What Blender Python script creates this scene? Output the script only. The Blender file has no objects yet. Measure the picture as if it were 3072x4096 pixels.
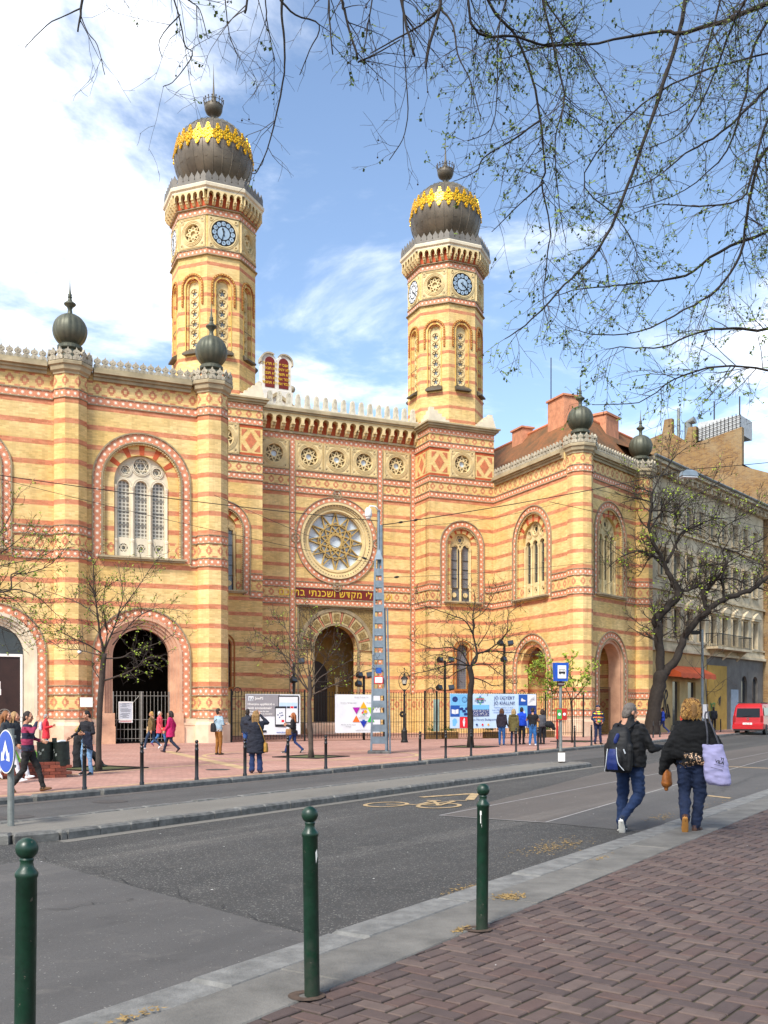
import bpy, bmesh, math, random
import numpy as np
from mathutils import Vector, Matrix, noise, kdtree
from mathutils.geometry import tessellate_polygon

R = math.radians
scn = bpy.context.scene
COL = scn.collection

# ------------------------------------------------------------------ camera, sky, sun, exposure
cam_d = bpy.data.cameras.new('camera')
cam = bpy.data.objects.new('camera', cam_d)
COL.objects.link(cam)
cam.location = (0, 0, 1.7)
cam.rotation_euler = (R(90), 0, 0)
cam_d.sensor_fit = 'HORIZONTAL'
cam_d.sensor_width = 36
cam_d.lens = 3945 / 3072 * 36
cam_d.shift_y = 787 / 3072
cam_d.clip_start = 0.05
cam_d.clip_end = 3000
scn.camera = cam

SUN_AZ, SUN_EL = R(-152), R(48)          # azimuth measured from +Y towards +X
world = bpy.data.worlds.new('World')
scn.world = world
world.use_nodes = True
wt = world.node_tree
wt.nodes.clear()


def wn(kind, **kw):
    n = wt.nodes.new(kind)
    for k, v in kw.items():
        setattr(n, k, v)
    return n


sky = wn('ShaderNodeTexSky', sky_type='NISHITA', sun_disc=False, sun_elevation=SUN_EL, sun_rotation=SUN_AZ,
         air_density=1.0, dust_density=0.7, ozone_density=1.0)
tc = wn('ShaderNodeTexCoord')
sep = wn('ShaderNodeSeparateXYZ')
wt.links.new(tc.outputs['Generated'], sep.inputs[0])


def wmath(op, a, b=None, clamp=False):
    n = wn('ShaderNodeMath', operation=op, use_clamp=clamp)
    for i, x in enumerate((a, b)):
        if x is None:
            continue
        if isinstance(x, (int, float)):
            n.inputs[i].default_value = x
        else:
            wt.links.new(x, n.inputs[i])
    return n.outputs[0]


# a flat cloud layer overhead: project the view direction on a plane and read noise there
zc = wmath('MAXIMUM', sep.outputs[2], 0.03)
zc = wmath('ADD', zc, 0.12)
cx_ = wmath('DIVIDE', sep.outputs[0], zc)
cy_ = wmath('DIVIDE', sep.outputs[1], zc)
cmb = wn('ShaderNodeCombineXYZ')
wt.links.new(cx_, cmb.inputs[0])
wt.links.new(cy_, cmb.inputs[1])
nz = wn('ShaderNodeTexNoise')
nz.inputs['Scale'].default_value = 1.7
nz.inputs['Detail'].default_value = 9
nz.inputs['Roughness'].default_value = 0.6
nz.inputs['Distortion'].default_value = 0.35
wt.links.new(cmb.outputs[0], nz.inputs['Vector'])
bank = wn('ShaderNodeMapRange', interpolation_type='SMOOTHSTEP')   # the cloud bank lies to the west
bank.inputs['From Min'].default_value = 0.02
bank.inputs['From Max'].default_value = -0.52
bank.inputs['To Min'].default_value = -0.11
bank.inputs['To Max'].default_value = 0.165
wt.links.new(cx_, bank.inputs['Value'])
brk = wn('ShaderNodeMapRange')                # the bank frays towards the horizon
brk.inputs['From Min'].default_value = 0.28
brk.inputs['From Max'].default_value = 0.56
brk.inputs['To Min'].default_value = 0.05
brk.inputs['To Max'].default_value = 1.0
wt.links.new(sep.outputs[2], brk.inputs['Value'])
cl = wmath('ADD', nz.outputs['Fac'], wmath('MULTIPLY', bank.outputs[0], brk.outputs[0]))
ramp = wn('ShaderNodeMapRange', interpolation_type='SMOOTHSTEP')
ramp.inputs['From Min'].default_value = 0.45
ramp.inputs['From Max'].default_value = 0.72
wt.links.new(cl, ramp.inputs['Value'])
cloudmix = wn('ShaderNodeMix', data_type='RGBA')
nz2 = wn('ShaderNodeTexNoise')
nz2.inputs['Scale'].default_value = 3.1
nz2.inputs['Detail'].default_value = 6
wt.links.new(cmb.outputs[0], nz2.inputs['Vector'])
ctone = wn('ShaderNodeMapRange')
ctone.inputs['From Min'].default_value = 0.35
ctone.inputs['From Max'].default_value = 0.62
wt.links.new(nz2.outputs['Fac'], ctone.inputs['Value'])
cshade = wn('ShaderNodeMix', data_type='RGBA')
cshade.inputs['A'].default_value = (6.2, 6.55, 7.1, 1)
cshade.inputs['B'].default_value = (8.6, 8.65, 8.7, 1)
wt.links.new(ctone.outputs[0], cshade.inputs['Factor'])
wt.links.new(cshade.outputs['Result'], cloudmix.inputs['B'])
wt.links.new(ramp.outputs[0], cloudmix.inputs['Factor'])
wt.links.new(sky.outputs[0], cloudmix.inputs['A'])
bg = wn('ShaderNodeBackground')
bg.inputs['Strength'].default_value = 0.12
wt.links.new(cloudmix.outputs['Result'], bg.inputs['Color'])
wo = wn('ShaderNodeOutputWorld')
wt.links.new(bg.outputs[0], wo.inputs[0])

sun_d = bpy.data.lights.new('sun', 'SUN')
sun_d.energy = 2.5
sun_d.angle = R(15)
sun_d.color = (1.0, 0.95, 0.875)
sun = bpy.data.objects.new('sun', sun_d)
COL.objects.link(sun)
sd = Vector((math.sin(SUN_AZ) * math.cos(SUN_EL), math.cos(SUN_AZ) * math.cos(SUN_EL), math.sin(SUN_EL)))
sun.rotation_euler = sd.to_track_quat('Z', 'Y').to_euler()
sun.location = sd * 60

vs = scn.view_settings
vs.view_transform = 'Standard'
vs.look = 'None'
vs.gamma = 1
vs.use_curve_mapping = False
vs.exposure = 1.12
scn.cycles.use_denoising = True
scn.cycles.max_bounces = 5
scn.cycles.caustics_reflective = False
scn.cycles.caustics_refractive = False


# ------------------------------------------------------------------ colour and material helpers
def lin(c):
    if isinstance(c, str):
        c = ''.join(x * 2 for x in c) if len(c) == 3 else c
        c = tuple(int(c[i:i + 2], 16) / 255 for i in (0, 2, 4))
    return tuple((x / 12.92 if x <= 0.04045 else ((x + 0.055) / 1.055) ** 2.4) for x in c)


class X:
    """a socket with arithmetic"""
    def __init__(s, nt, sock):
        s.nt, s.k = nt, sock

    def op(s, o, b=None, c=None, clamp=False):
        n = s.nt.nodes.new('ShaderNodeMath')
        n.operation = o
        n.use_clamp = clamp
        for i, x in enumerate((s, b, c)):
            if x is None:
                continue
            if isinstance(x, X):
                s.nt.links.new(x.k, n.inputs[i])
            else:
                n.inputs[i].default_value = x
        return X(s.nt, n.outputs[0])

    def __add__(s, b): return s.op('ADD', b)
    def __sub__(s, b): return s.op('SUBTRACT', b)
    def __mul__(s, b): return s.op('MULTIPLY', b)
    def __truediv__(s, b): return s.op('DIVIDE', b)
    def lt(s, b): return s.op('LESS_THAN', b)
    def gt(s, b): return s.op('GREATER_THAN', b)
    def mod(s, b): return s.op('FLOORED_MODULO', b)
    def abs(s): return s.op('ABSOLUTE')
    def floor(s): return s.op('FLOOR')
    def max(s, b): return s.op('MAXIMUM', b)
    def min(s, b): return s.op('MINIMUM', b)
    def clamp(s): return s.op('ADD', 0.0, clamp=True)


class MT:
    """small wrapper round a material's node tree"""
    def __init__(s, name):
        s.m = bpy.data.materials.new(name)
        s.m.use_nodes = True
        s.nt = s.m.node_tree
        s.b = s.nt.nodes['Principled BSDF']
        s.tcn = s.nt.nodes.new('ShaderNodeTexCoord')

    def node(s, k, **kw):
        n = s.nt.nodes.new(k)
        for a, v in kw.items():
            setattr(n, a, v)
        return n

    def sock(s, n, i, v):
        if isinstance(v, X):
            s.nt.links.new(v.k, n.inputs[i])
        elif hasattr(v, 'is_output'):
            s.nt.links.new(v, n.inputs[i])
        else:
            if isinstance(v, tuple) and len(v) == 3 and n.inputs[i].type == 'RGBA':
                v = (*v, 1)
            n.inputs[i].default_value = v

    def uv(s):
        sp = s.node('ShaderNodeSeparateXYZ')
        s.nt.links.new(s.tcn.outputs['UV'], sp.inputs[0])
        return X(s.nt, sp.outputs[0]), X(s.nt, sp.outputs[1])

    def pos(s, which='Object'):
        sp = s.node('ShaderNodeSeparateXYZ')
        s.nt.links.new(s.tcn.outputs[which], sp.inputs[0])
        return tuple(X(s.nt, sp.outputs[i]) for i in range(3))

    def wpos(s):
        g = s.node('ShaderNodeNewGeometry')
        return g.outputs['Position']

    def noise(s, scale, detail=3, rough=.55, vec=None, out='Fac'):
        n = s.node('ShaderNodeTexNoise')
        n.inputs['Scale'].default_value = scale
        n.inputs['Detail'].default_value = detail
        n.inputs['Roughness'].default_value = rough
        s.nt.links.new(vec if vec is not None else s.wpos(), n.inputs['Vector'])
        return X(s.nt, n.outputs[out])

    def voronoi(s, scale, vec=None, out='Distance', rand=1):
        n = s.node('ShaderNodeTexVoronoi')
        n.inputs['Scale'].default_value = scale
        n.inputs['Randomness'].default_value = rand
        s.nt.links.new(vec if vec is not None else s.wpos(), n.inputs['Vector'])
        return X(s.nt, n.outputs[out])

    def mix(s, f, a, b, blend='MIX'):
        n = s.node('ShaderNodeMix', data_type='RGBA', blend_type=blend)
        s.sock(n, 0, f)
        for i, v in ((6, a), (7, b)):
            s.sock(n, i, v)
        return n.outputs[2]

    def ramp(s, x, lo, hi, tlo=0., thi=1.):
        n = s.node('ShaderNodeMapRange')
        s.sock(n, 0, x)
        for i, v in enumerate((lo, hi, tlo, thi)):
            n.inputs[i + 1].default_value = v
        return X(s.nt, n.outputs[0])

    def color(s, v):
        s.sock(s.b, 'Base Color', v)
        return s

    def set(s, **kw):
        for k, v in kw.items():
            s.sock(s.b, {'rough': 'Roughness', 'metal': 'Metallic', 'spec': 'Specular IOR Level', 'alpha': 'Alpha', 'trans': 'Transmission Weight',
                         'coat': 'Coat Weight', 'sheen': 'Sheen Weight'}[k], v)
        return s

    def bump(s, h, strength=.4, dist=.01):
        n = s.node('ShaderNodeBump')
        n.inputs['Strength'].default_value = strength
        n.inputs['Distance'].default_value = dist
        s.sock(n, 'Height', h)
        s.nt.links.new(n.outputs[0], s.b.inputs['Normal'])
        return s


MATS = {}


def mat(name, c, rough=.7, metal=0., var=.18, scale=3., bump=0., bscale=40., spec=.4, c2=None):
    """plain procedural material: colour with mottling, optional second tint, fine bump"""
    if name in MATS:
        return MATS[name]
    t = MT(name)
    c = lin(c)
    n1 = t.noise(scale, 5, .62)
    d = tuple(x * (1 - var) for x in c) if c2 is None else lin(c2)
    e = tuple(min(1, x * (1 + var * .7)) for x in c)
    t.color(t.mix(t.ramp(n1, .32, .68), d, e))
    t.set(rough=rough, metal=metal, spec=spec)
    if bump:
        t.bump(t.noise(bscale, 4, .6), bump, .01)
    MATS[name] = t.m
    return t.m


# ------------------------------------------------------------------ mesh builder
def T(x=0, y=0, z=0): return Matrix.Translation((x, y, z))
def RZ(a): return Matrix.Rotation(a, 4, 'Z')
def RX(a): return Matrix.Rotation(a, 4, 'X')
def RY(a): return Matrix.Rotation(a, 4, 'Y')
def SC(x, y, z): return Matrix.Diagonal((x, y, z, 1))


ID = Matrix.Identity(4)
WM = {}


def arch_loop(cx, h, zb, zs, n=14):
    p = [(cx - h, zb), (cx + h, zb)]
    for i in range(n + 1):
        a = math.pi * i / n
        p.append((cx + h * math.cos(a), zs + h * math.sin(a)))
    return p


def circ(cx, cz, r, n=20, a0=0):
    return [(cx + r * math.cos(a0 + 2 * math.pi * i / n), cz + r * math.sin(a0 + 2 * math.pi * i / n)) for i in range(n)]


def rect(x0, x1, z0, z1): return [(x0, z0), (x1, z0), (x1, z1), (x0, z1)]


class MB:
    def __init__(s, M=None):
        s.v, s.f, s.m = [], [], []
        s.M = M

    def add(s, vs, fs, mi=0):
        o = len(s.v)
        if s.M is not None:
            vs = [s.M @ Vector(v) for v in vs]
        s.v.extend(tuple(v) for v in vs)
        s.f.extend(tuple(i + o for i in f) for f in fs)
        s.m.extend([mi] * len(fs))
        return s

    def box(s, x0, x1, y0, y1, z0, z1, mi=0):
        return s.add([(x0, y0, z0), (x1, y0, z0), (x1, y1, z0), (x0, y1, z0), (x0, y0, z1), (x1, y0, z1), (x1, y1, z1), (x0, y1, z1)],
                     [(0, 3, 2, 1), (4, 5, 6, 7), (0, 1, 5, 4), (1, 2, 6, 5), (2, 3, 7, 6), (3, 0, 4, 7)], mi)

    def bbox(s, x0, x1, y0, y1, z0, z1, b=.01, mi=0):
        """box with its upper edges and corners chamfered"""
        vs = []
        for (i, z) in ((0, z0), (0, z1 - b), (b, z1)):
            vs += [(x0 + i, y0 + i, z), (x1 - i, y0 + i, z), (x1 - i, y1 - i, z), (x0 + i, y1 - i, z)]
        fs = [(0, 3, 2, 1), (8, 9, 10, 11)]
        for k in (0, 4):
            for j in range(4):
                a, c = k + j, k + (j + 1) % 4
                fs.append((a, c, c + 4, a + 4))
        return s.add(vs, fs, mi)

    def path(s, pts, rad, n=6, mi=0, cap=True):
        pts = [Vector(p) for p in pts]
        if not hasattr(rad, '__len__'):
            rad = [rad] * len(pts)
        vs, fs = [], []
        up = Vector((0, 0, 1))
        t0 = (pts[1] - pts[0]).normalized()
        if abs(t0.z) > .9:
            up = Vector((1, 0, 0))
        u = t0.cross(up).normalized()
        for i, p in enumerate(pts):
            t = (pts[min(i + 1, len(pts) - 1)] - pts[max(i - 1, 0)])
            if t.length < 1e-9:
                t = t0
            t = t.normalized()
            u = u - t * u.dot(t)
            if u.length < 1e-6:
                u = t.orthogonal()
            u.normalize()
            w = t.cross(u)
            for k in range(n):
                a = 2 * math.pi * k / n
                vs.append(p + (u * math.cos(a) + w * math.sin(a)) * rad[i])
        for i in range(len(pts) - 1):
            for k in range(n):
                a, b = i * n + k, i * n + (k + 1) % n
                fs.append((a, b, b + n, a + n))
        if cap:
            fs.append(tuple(range(n - 1, -1, -1)))
            fs.append(tuple((len(pts) - 1) * n + k for k in range(n)))
        return s.add(vs, fs, mi)

    def bar(s, p0, p1, w, h, mi=0, up=(0, 1, 0)):
        """rectangular bar between two points: w across, h along 'up'"""
        p0, p1 = Vector(p0), Vector(p1)
        t = (p1 - p0).normalized()
        up = Vector(up)
        a = t.cross(up).normalized() * (w / 2)
        b = up.normalized() * (h / 2)
        vs = []
        for p in (p0, p1):
            vs += [p - a - b, p + a - b, p + a + b, p - a + b]
        return s.add(vs, [(0, 1, 2, 3), (7, 6, 5, 4), (0, 4, 5, 1), (1, 5, 6, 2), (2, 6, 7, 3), (3, 7, 4, 0)], mi)

    def lathe(s, prof, n=16, cx=0, cy=0, mi=0, a0=0, lobe=None, caps=True):
        vs, fs = [], []
        for r, z in prof:
            for k in range(n):
                a = a0 + 2 * math.pi * k / n
                q = r * (lobe(k, z) if lobe else 1)
                vs.append((cx + q * math.cos(a), cy + q * math.sin(a), z))
        for i in range(len(prof) - 1):
            for k in range(n):
                a, b = i * n + k, i * n + (k + 1) % n
                fs.append((a, b, b + n, a + n))
        if caps:
            fs.append(tuple(range(n - 1, -1, -1)))
            fs.append(tuple((len(prof) - 1) * n + k for k in range(n)))
        return s.add(vs, fs, mi)

    def plate(s, loops, y0, y1, mi=0, back=False, smi=None):
        """flat plate in the x-z plane, front at y0; loops[0] outer, rest holes"""
        smi = mi if smi is None else smi
        allp = [p for l in loops for p in l]
        tri = tessellate_polygon([[Vector((x, z, 0)) for x, z in l] for l in loops])
        s.add([(x, y0, z) for x, z in allp], tri, mi)
        if back:
            s.add([(x, y1, z) for x, z in allp], tri, mi)
        if y1 != y0:
            for l in loops:
                n = len(l)
                s.add([(x, y0, z) for x, z in l] + [(x, y1, z) for x, z in l],
                      [(i, (i + 1) % n, n + (i + 1) % n, n + i) for i in range(n)], smi)
        return s

    def strip(s, inner, outer, y0, y1, mi=0):
        """band between two open polylines of equal length, front y0, edges back to y1"""
        n = len(inner)
        vs = [(x, y0, z) for x, z in inner] + [(x, y0, z) for x, z in outer] + [(x, y1, z) for x, z in inner] + [(x, y1, z) for x, z in outer]
        fs = []
        for i in range(n - 1):
            fs += [(i, i + 1, n + i + 1, n + i), (i, i + 1, 2 * n + i + 1, 2 * n + i), (n + i, n + i + 1, 3 * n + i + 1, 3 * n + i)]
        fs += [(0, n, 3 * n, 2 * n), (n - 1, 2 * n - 1, 4 * n - 1, 3 * n - 1)]
        return s.add(vs, fs, mi)

    def arch(s, cx, h0, h1, zb, zs, y0, y1, n=18, mi=0):
        def pl(h):
            return [(cx - h, zb)] + [(cx - h * math.cos(math.pi * i / n), zs + h * math.sin(math.pi * i / n)) for i in range(n + 1)] + [(cx + h, zb)]
        return s.strip(pl(h0), pl(h1), y0, y1, mi)

    def ring(s, cx, cz, r0, r1, y0, y1, n=24, mi=0):
        def pl(h):
            return [(cx + h * math.cos(2 * math.pi * i / n), cz + h * math.sin(2 * math.pi * i / n)) for i in range(n + 1)]
        return s.strip(pl(r0), pl(r1), y0, y1, mi)

    def sphere(s, c, r, n=10, m=6, mi=0, sz=1.):
        prof = [(max(1e-4, r * math.sin(math.pi * i / m)), c[2] - r * sz * math.cos(math.pi * i / m)) for i in range(m + 1)]
        return s.lathe(prof, n, c[0], c[1], mi, caps=False)

    def mesh(s, name, mats, smooth=False, uv=False):
        me = bpy.data.meshes.new(name)
        me.from_pydata(s.v, [], s.f)
        for m in (mats if isinstance(mats, (list, tuple)) else [mats]):
            me.materials.append(m)
        if len(me.polygons):
            me.polygons.foreach_set('material_index', s.m)
            if smooth:
                me.polygons.foreach_set('use_smooth', [True] * len(me.polygons))
        if uv:
            nl = len(me.loops)
            co = np.empty(len(me.vertices) * 3)
            me.vertices.foreach_get('co', co)
            co = co.reshape(-1, 3)
            li = np.empty(nl, dtype=np.int64)
            me.loops.foreach_get('vertex_index', li)
            nr = np.empty(len(me.polygons) * 3)
            me.polygons.foreach_get('normal', nr)
            nr = nr.reshape(-1, 3)
            tot = np.empty(len(me.polygons), dtype=np.int64)
            me.polygons.foreach_get('loop_total', tot)
            ln = np.repeat(nr, tot, axis=0)
            p = co[li]
            flat = np.abs(ln[:, 2]) > .75
            h = np.hypot(ln[:, 0], ln[:, 1]) + 1e-9
            sg = np.where((ln[:, 1] > 1e-4) | ((np.abs(ln[:, 1]) <= 1e-4) & (ln[:, 0] < 0)), -1., 1.)
            u = (-p[:, 0] * ln[:, 1] + p[:, 1] * ln[:, 0]) / h * sg
            uvs = np.stack([np.where(flat, p[:, 0], u), np.where(flat, p[:, 1], p[:, 2])], 1)
            lay = me.uv_layers.new(name='UVMap')
            lay.data.foreach_set('uv', uvs.ravel())
        me.validate()
        return me

    def build(s, name, mats, parent=None, M=ID, smooth=False, uv=False, **props):
        return put(s.mesh(name, mats, smooth, uv), name, parent, M, **props)


def each(mb, name, mats, parent=None, M=ID, smooth=False, uv=False):
    """one object for every connected piece the builder holds"""
    par = list(range(len(mb.v)))

    def find(a):
        while par[a] != a:
            par[a] = par[par[a]]
            a = par[a]
        return a
    for f in mb.f:
        r = find(f[0])
        for i in f[1:]:
            par[find(i)] = r
    groups = {}
    for k, f in enumerate(mb.f):
        groups.setdefault(find(f[0]), []).append(k)
    out = []
    for ks in groups.values():
        b = MB()
        idx = {}
        for k in ks:
            nf = []
            for i in mb.f[k]:
                if i not in idx:
                    idx[i] = len(b.v)
                    b.v.append(mb.v[i])
                nf.append(idx[i])
            b.f.append(tuple(nf))
            b.m.append(mb.m[k])
        out.append(b.build(name, mats, parent, M, smooth, uv))
    return out


def put(data, name, parent=None, M=ID, label=None, cat=None, group=None, kind=None):
    """link an object with world matrix M under parent"""
    o = bpy.data.objects.new(name, data)
    COL.objects.link(o)
    WM[o.name] = M.copy()
    if parent is not None:
        o.parent = parent
        o.matrix_basis = WM[parent.name].inverted() @ M
    else:
        o.matrix_basis = M
    for k, v in (('label', label), ('category', cat), ('group', group), ('kind', kind)):
        if v:
            o[k] = v
    return o


def thing(name, M, label, cat, group=None):
    o = put(None, name, None, M, label, cat, group)
    o.empty_display_size = .2
    return o


def struct(mb, name, mats, M=ID, **kw):
    return mb.build(name, mats, None, M, kind='structure', **kw)


TMP = bpy.data.scenes.new('scratch')


def evaluated(o):
    """mesh of an object after its modifiers, made in the scratch scene"""
    TMP.collection.objects.link(o)
    vl = TMP.view_layers[0]
    vl.update()
    dg = vl.depsgraph
    dg.update()
    me = bpy.data.meshes.new_from_object(o.evaluated_get(dg))
    d = o.data
    bpy.data.objects.remove(o)
    (bpy.data.curves if isinstance(d, bpy.types.Curve) else bpy.data.meshes).remove(d)
    return me


def text_mesh(txt, size=.1, m=None, align='CENTER', depth=.0, bold=0., name='lettering', ls=1.):
    c = bpy.data.curves.new(name, 'FONT')
    c.body = txt
    c.size = size
    c.align_x = align
    c.align_y = 'CENTER'
    c.extrude = depth
    c.offset = bold
    c.space_character = ls
    c.resolution_u = 3
    me = evaluated(bpy.data.objects.new(name, c))
    me.materials.clear()
    if m:
        me.materials.append(m)
    return me


def text(txt, size, m, parent, M, **kw):
    """lettering standing in the x-z plane of M, read from -y"""
    return put(text_mesh(txt, size, m, **kw), 'lettering', parent, M @ RX(R(90)))
# ------------------------------------------------------------------ materials
def brick_mat():
    """yellow brick with red courses and stepped diamond friezes, by height"""
    t = MT('striped_brick')
    u, v = t.uv()
    cv = t.node('ShaderNodeCombineXYZ')
    t.sock(cv, 0, u)
    t.sock(cv, 1, v)
    br = t.node('ShaderNodeTexBrick')
    t.nt.links.new(cv.outputs[0], br.inputs['Vector'])
    for k, x in (('Scale', 1.), ('Mortar Size', .0075), ('Mortar Smooth', .2), ('Bias', 0.), ('Brick Width', .27), ('Row Height', .0775)):
        br.inputs[k].default_value = x
    br.inputs['Color1'].default_value = (1.1, 1.08, 1.05, 1)
    br.inputs['Color2'].default_value = (.8, .77, .70, 1)
    br.inputs['Mortar'].default_value = (.9, .89, .86, 1)
    red = None
    for lo, hi, z0, P, w in ((2.7, 8.45, 2.74, .9075, .225), (9.8, 15.46, 9.83, .897, .225), (20.3, 28.3, 20.52, .901, .21)):
        z = (v - z0).mod(P).lt(w) * v.gt(lo) * v.lt(hi)
        red = z if red is None else red + z
    # friezes of stepped diamonds
    for c, hw in ((1.985, .345), (9.09, .36), (16.19, .345), (19.38, .28)):
        qv = ((v - c) / .0775).floor() + .5
        for off, a, b, dz in ((0., .235, .26, 0.), (.31, .20, .17, .345)):
            qu = (((u + off).mod(.62) - .31) / .062).floor() + .5
            au, av = qu.abs() * .062, (qv.abs() * .0775 - dz).abs()
            d = (au / a + av / b).lt(1.)
            if dz == 0:
                d = d * (au.lt(.065) * av.lt(.045)).lt(.5)
            red = red + d * (v - c).abs().lt(hw)
    red = red.clamp()
    big = t.noise(.35, 4, .6)
    mid = t.noise(2.2, 3, .6)
    y = t.mix(t.ramp(big, .35, .65), lin('dcbb78'), lin('e8cc92'))
    y = t.mix(t.ramp(mid, .55, .75, 0, .45), y, lin('cfae6a'))
    r = t.mix(t.ramp(mid, .3, .7), lin('c47b58'), lin('d59472'))
    c = t.mix(red, y, r)
    c = t.mix(1., c, br.outputs['Color'], 'MULTIPLY')
    # rain streaks and soot: long vertical stains
    st = t.node('ShaderNodeMapping')
    st.inputs['Scale'].default_value = (1.3, 1.3, .12)
    t.nt.links.new(t.wpos(), st.inputs['Vector'])
    c = t.mix(t.ramp(t.noise(1., 4, .7, st.outputs[0]), .5, .74, 0, .5), c, lin('9a8154'))
    c = t.mix(t.ramp(t.noise(5.5, 4, .75), .6, .72, 0, .35), c, lin('f0dcae'))
    t.color(c).set(rough=.82, spec=.25)
    t.bump(X(t.nt, br.outputs['Fac']) * -1., .35, .012)
    MATS['brick'] = t.m
    return t.m


BRICK = brick_mat()
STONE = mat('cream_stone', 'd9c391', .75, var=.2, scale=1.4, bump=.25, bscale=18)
STONEW = mat('pale_stone', 'd8ccb2', .75, var=.16, scale=1.4, bump=.25, bscale=18)
ROPE = mat('weathered_moulding', '96876a', .8, var=.3, scale=2.5, bump=.4, bscale=30)
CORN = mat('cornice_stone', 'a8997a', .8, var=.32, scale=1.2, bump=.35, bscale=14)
MERL = mat('parapet_stone', 'a9a08c', .85, var=.34, scale=2.2, bump=.5, bscale=22)
MERLW = mat('pale_parapet_stone', 'cdc5b0', .85, var=.26, scale=2.2, bump=.5, bscale=22)
PLINTH = mat('pinkish_limestone', 'd9c0a4', .6, var=.2, scale=.9, c2='c49f83', bump=.2, bscale=9)
PINK = mat('pink_marble', 'c99f80', .55, var=.25, scale=1.3, c2='b58a6f', bump=.15, bscale=9)
ORANGE = mat('orange_tile', 'd38a66', .6, var=.16, scale=5.)
TWHITE = mat('white_tile_star', 'f0e4cc', .6, var=.08, scale=5.)
REDB = mat('red_brick', 'b9552f', .8, var=.28, scale=4., bump=.3, bscale=30)
YELB = mat('yellow_brick', 'd9b25c', .8, var=.2, scale=3., bump=.3, bscale=30)
ZIG = mat('brown_moulding', 'a2632c', .75, var=.3, scale=6., bump=.5, bscale=40)
COPPER = mat('patinated_copper', '59584a', .5, .35, var=.3, scale=1.6, c2='4a4d40', bump=.12, bscale=8)
SHEET = mat('dark_sheet_metal', '5b5448', .55, .3, var=.25, scale=2.)
SLATE = mat('grey_crest_metal', '77726a', .6, .2, var=.2, scale=3.)
GOLD = mat('gilding', 'f0c030', .3, .55, var=.25, scale=9., bump=.6, bscale=26)
IRON = mat('black_iron', '22211f', .55, .3, var=.25, scale=6.)
IRONG = mat('grey_iron', '8a867d', .6, .3, var=.25, scale=6.)
DARK = mat('unlit_dark', '14110e', .9, var=.2)
MAROON = mat('maroon_panel', '6d1f18', .5, var=.12)
LETTER = mat('gold_lettering', 'e3b93a', .35, .3, var=.08)
WPAINT = mat('white_paint', 'e9e6df', .6, var=.06)
PANEL_W = mat('white_plaster', 'd8d5cd', .75, var=.1, scale=2.)
INNER = mat('vestibule_plaster', '8a6a3a', .9, var=.2)


def dome_mat():
    t = MT('brown_dome_copper')
    n = t.noise(.9, 5, .6)
    n2 = t.voronoi(1.1, out='Distance')
    c = t.mix(t.ramp(n, .3, .7), lin('534a3f'), lin('786c5b'))
    c = t.mix(.25, c, X(t.nt, n2.k), 'SOFT_LIGHT')
    x, y, z = t.pos()
    t.color(t.mix(t.ramp(z, 1.2, 2.4, 0, .8), c, lin('7a7663')))      # shifts to a lighter grey-olive towards the top
    t.set(rough=.48, metal=.35)
    t.bump(t.noise(3., 3), .15, .02)
    return t.m


DOMEM = dome_mat()


def glass_mat(name, c, rough=.08, grid=None, lead='2a2a28', w=.014, alt=None):
    """window glass seen from outside by day: dark or pale, glossy; optional leading on a grid"""
    t = MT(name)
    n = t.noise(1.6, 3)
    col = t.mix(t.ramp(n, .3, .7), tuple(x * .75 for x in lin(c)), lin(c))
    if grid:
        u, v = t.uv()
        a = ((u / grid).mod(1.) - .5).abs()
        b = ((v / grid).mod(1.) - .5).abs()
        if alt:
            dd = (a * a + b * b).op('SQRT')
            col = t.mix(dd.lt(.36), lin(alt), col)
        m = a.gt(.5 - w / grid / 2).max(b.gt(.5 - w / grid / 2))
        col = t.mix(m, col, lin(lead))
    t.color(col).set(rough=rough, spec=.7)
    t.bump(t.noise(4., 2), .08, .02)
    return t.m


STAINED = glass_mat('leaded_stained_glass', '6e6350', .2, .17, 'c9c4b4', .02, 'b5ab93')
STAINEDB = glass_mat('blue_grey_leaded_glass', '5c6472', .2, .12, '3a3a36', .012, '8a8c90')
ROSEG = glass_mat('pale_rose_glass', 'd3dee6', .3)
DGLASS = glass_mat('dark_glass', '30363c', .08)
WGLASS = glass_mat('flat_window_glass', '4d5654', .06)


def clock_glass():
    t = MT('clock_face_glass')
    t.color(t.mix(t.ramp(t.noise(2.), .3, .7), lin('8aa0b2'), lin('a7bac8'))).set(rough=.2, spec=.6)
    return t.m


CLOCKB = clock_glass()
CLOCKW = mat('lit_clock_glass', 'e4e6e8', .3, var=.06)  # side faces: same clock glass, with the light on it put into the colour


def roof_tile_mat():
    t = MT('clay_roof_tiles')
    u, v = t.uv()
    n = t.noise(1.2, 4)
    f = t.noise(14., 2)
    c = t.mix(t.ramp(n, .35, .62), lin('664a2a'), lin('8f5a32'))
    c = t.mix(t.ramp(f, .45, .7, 0, .7), c, lin('463a28'))
    t.color(c).set(rough=.9)
    return t.m


RTILE = roof_tile_mat()


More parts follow.
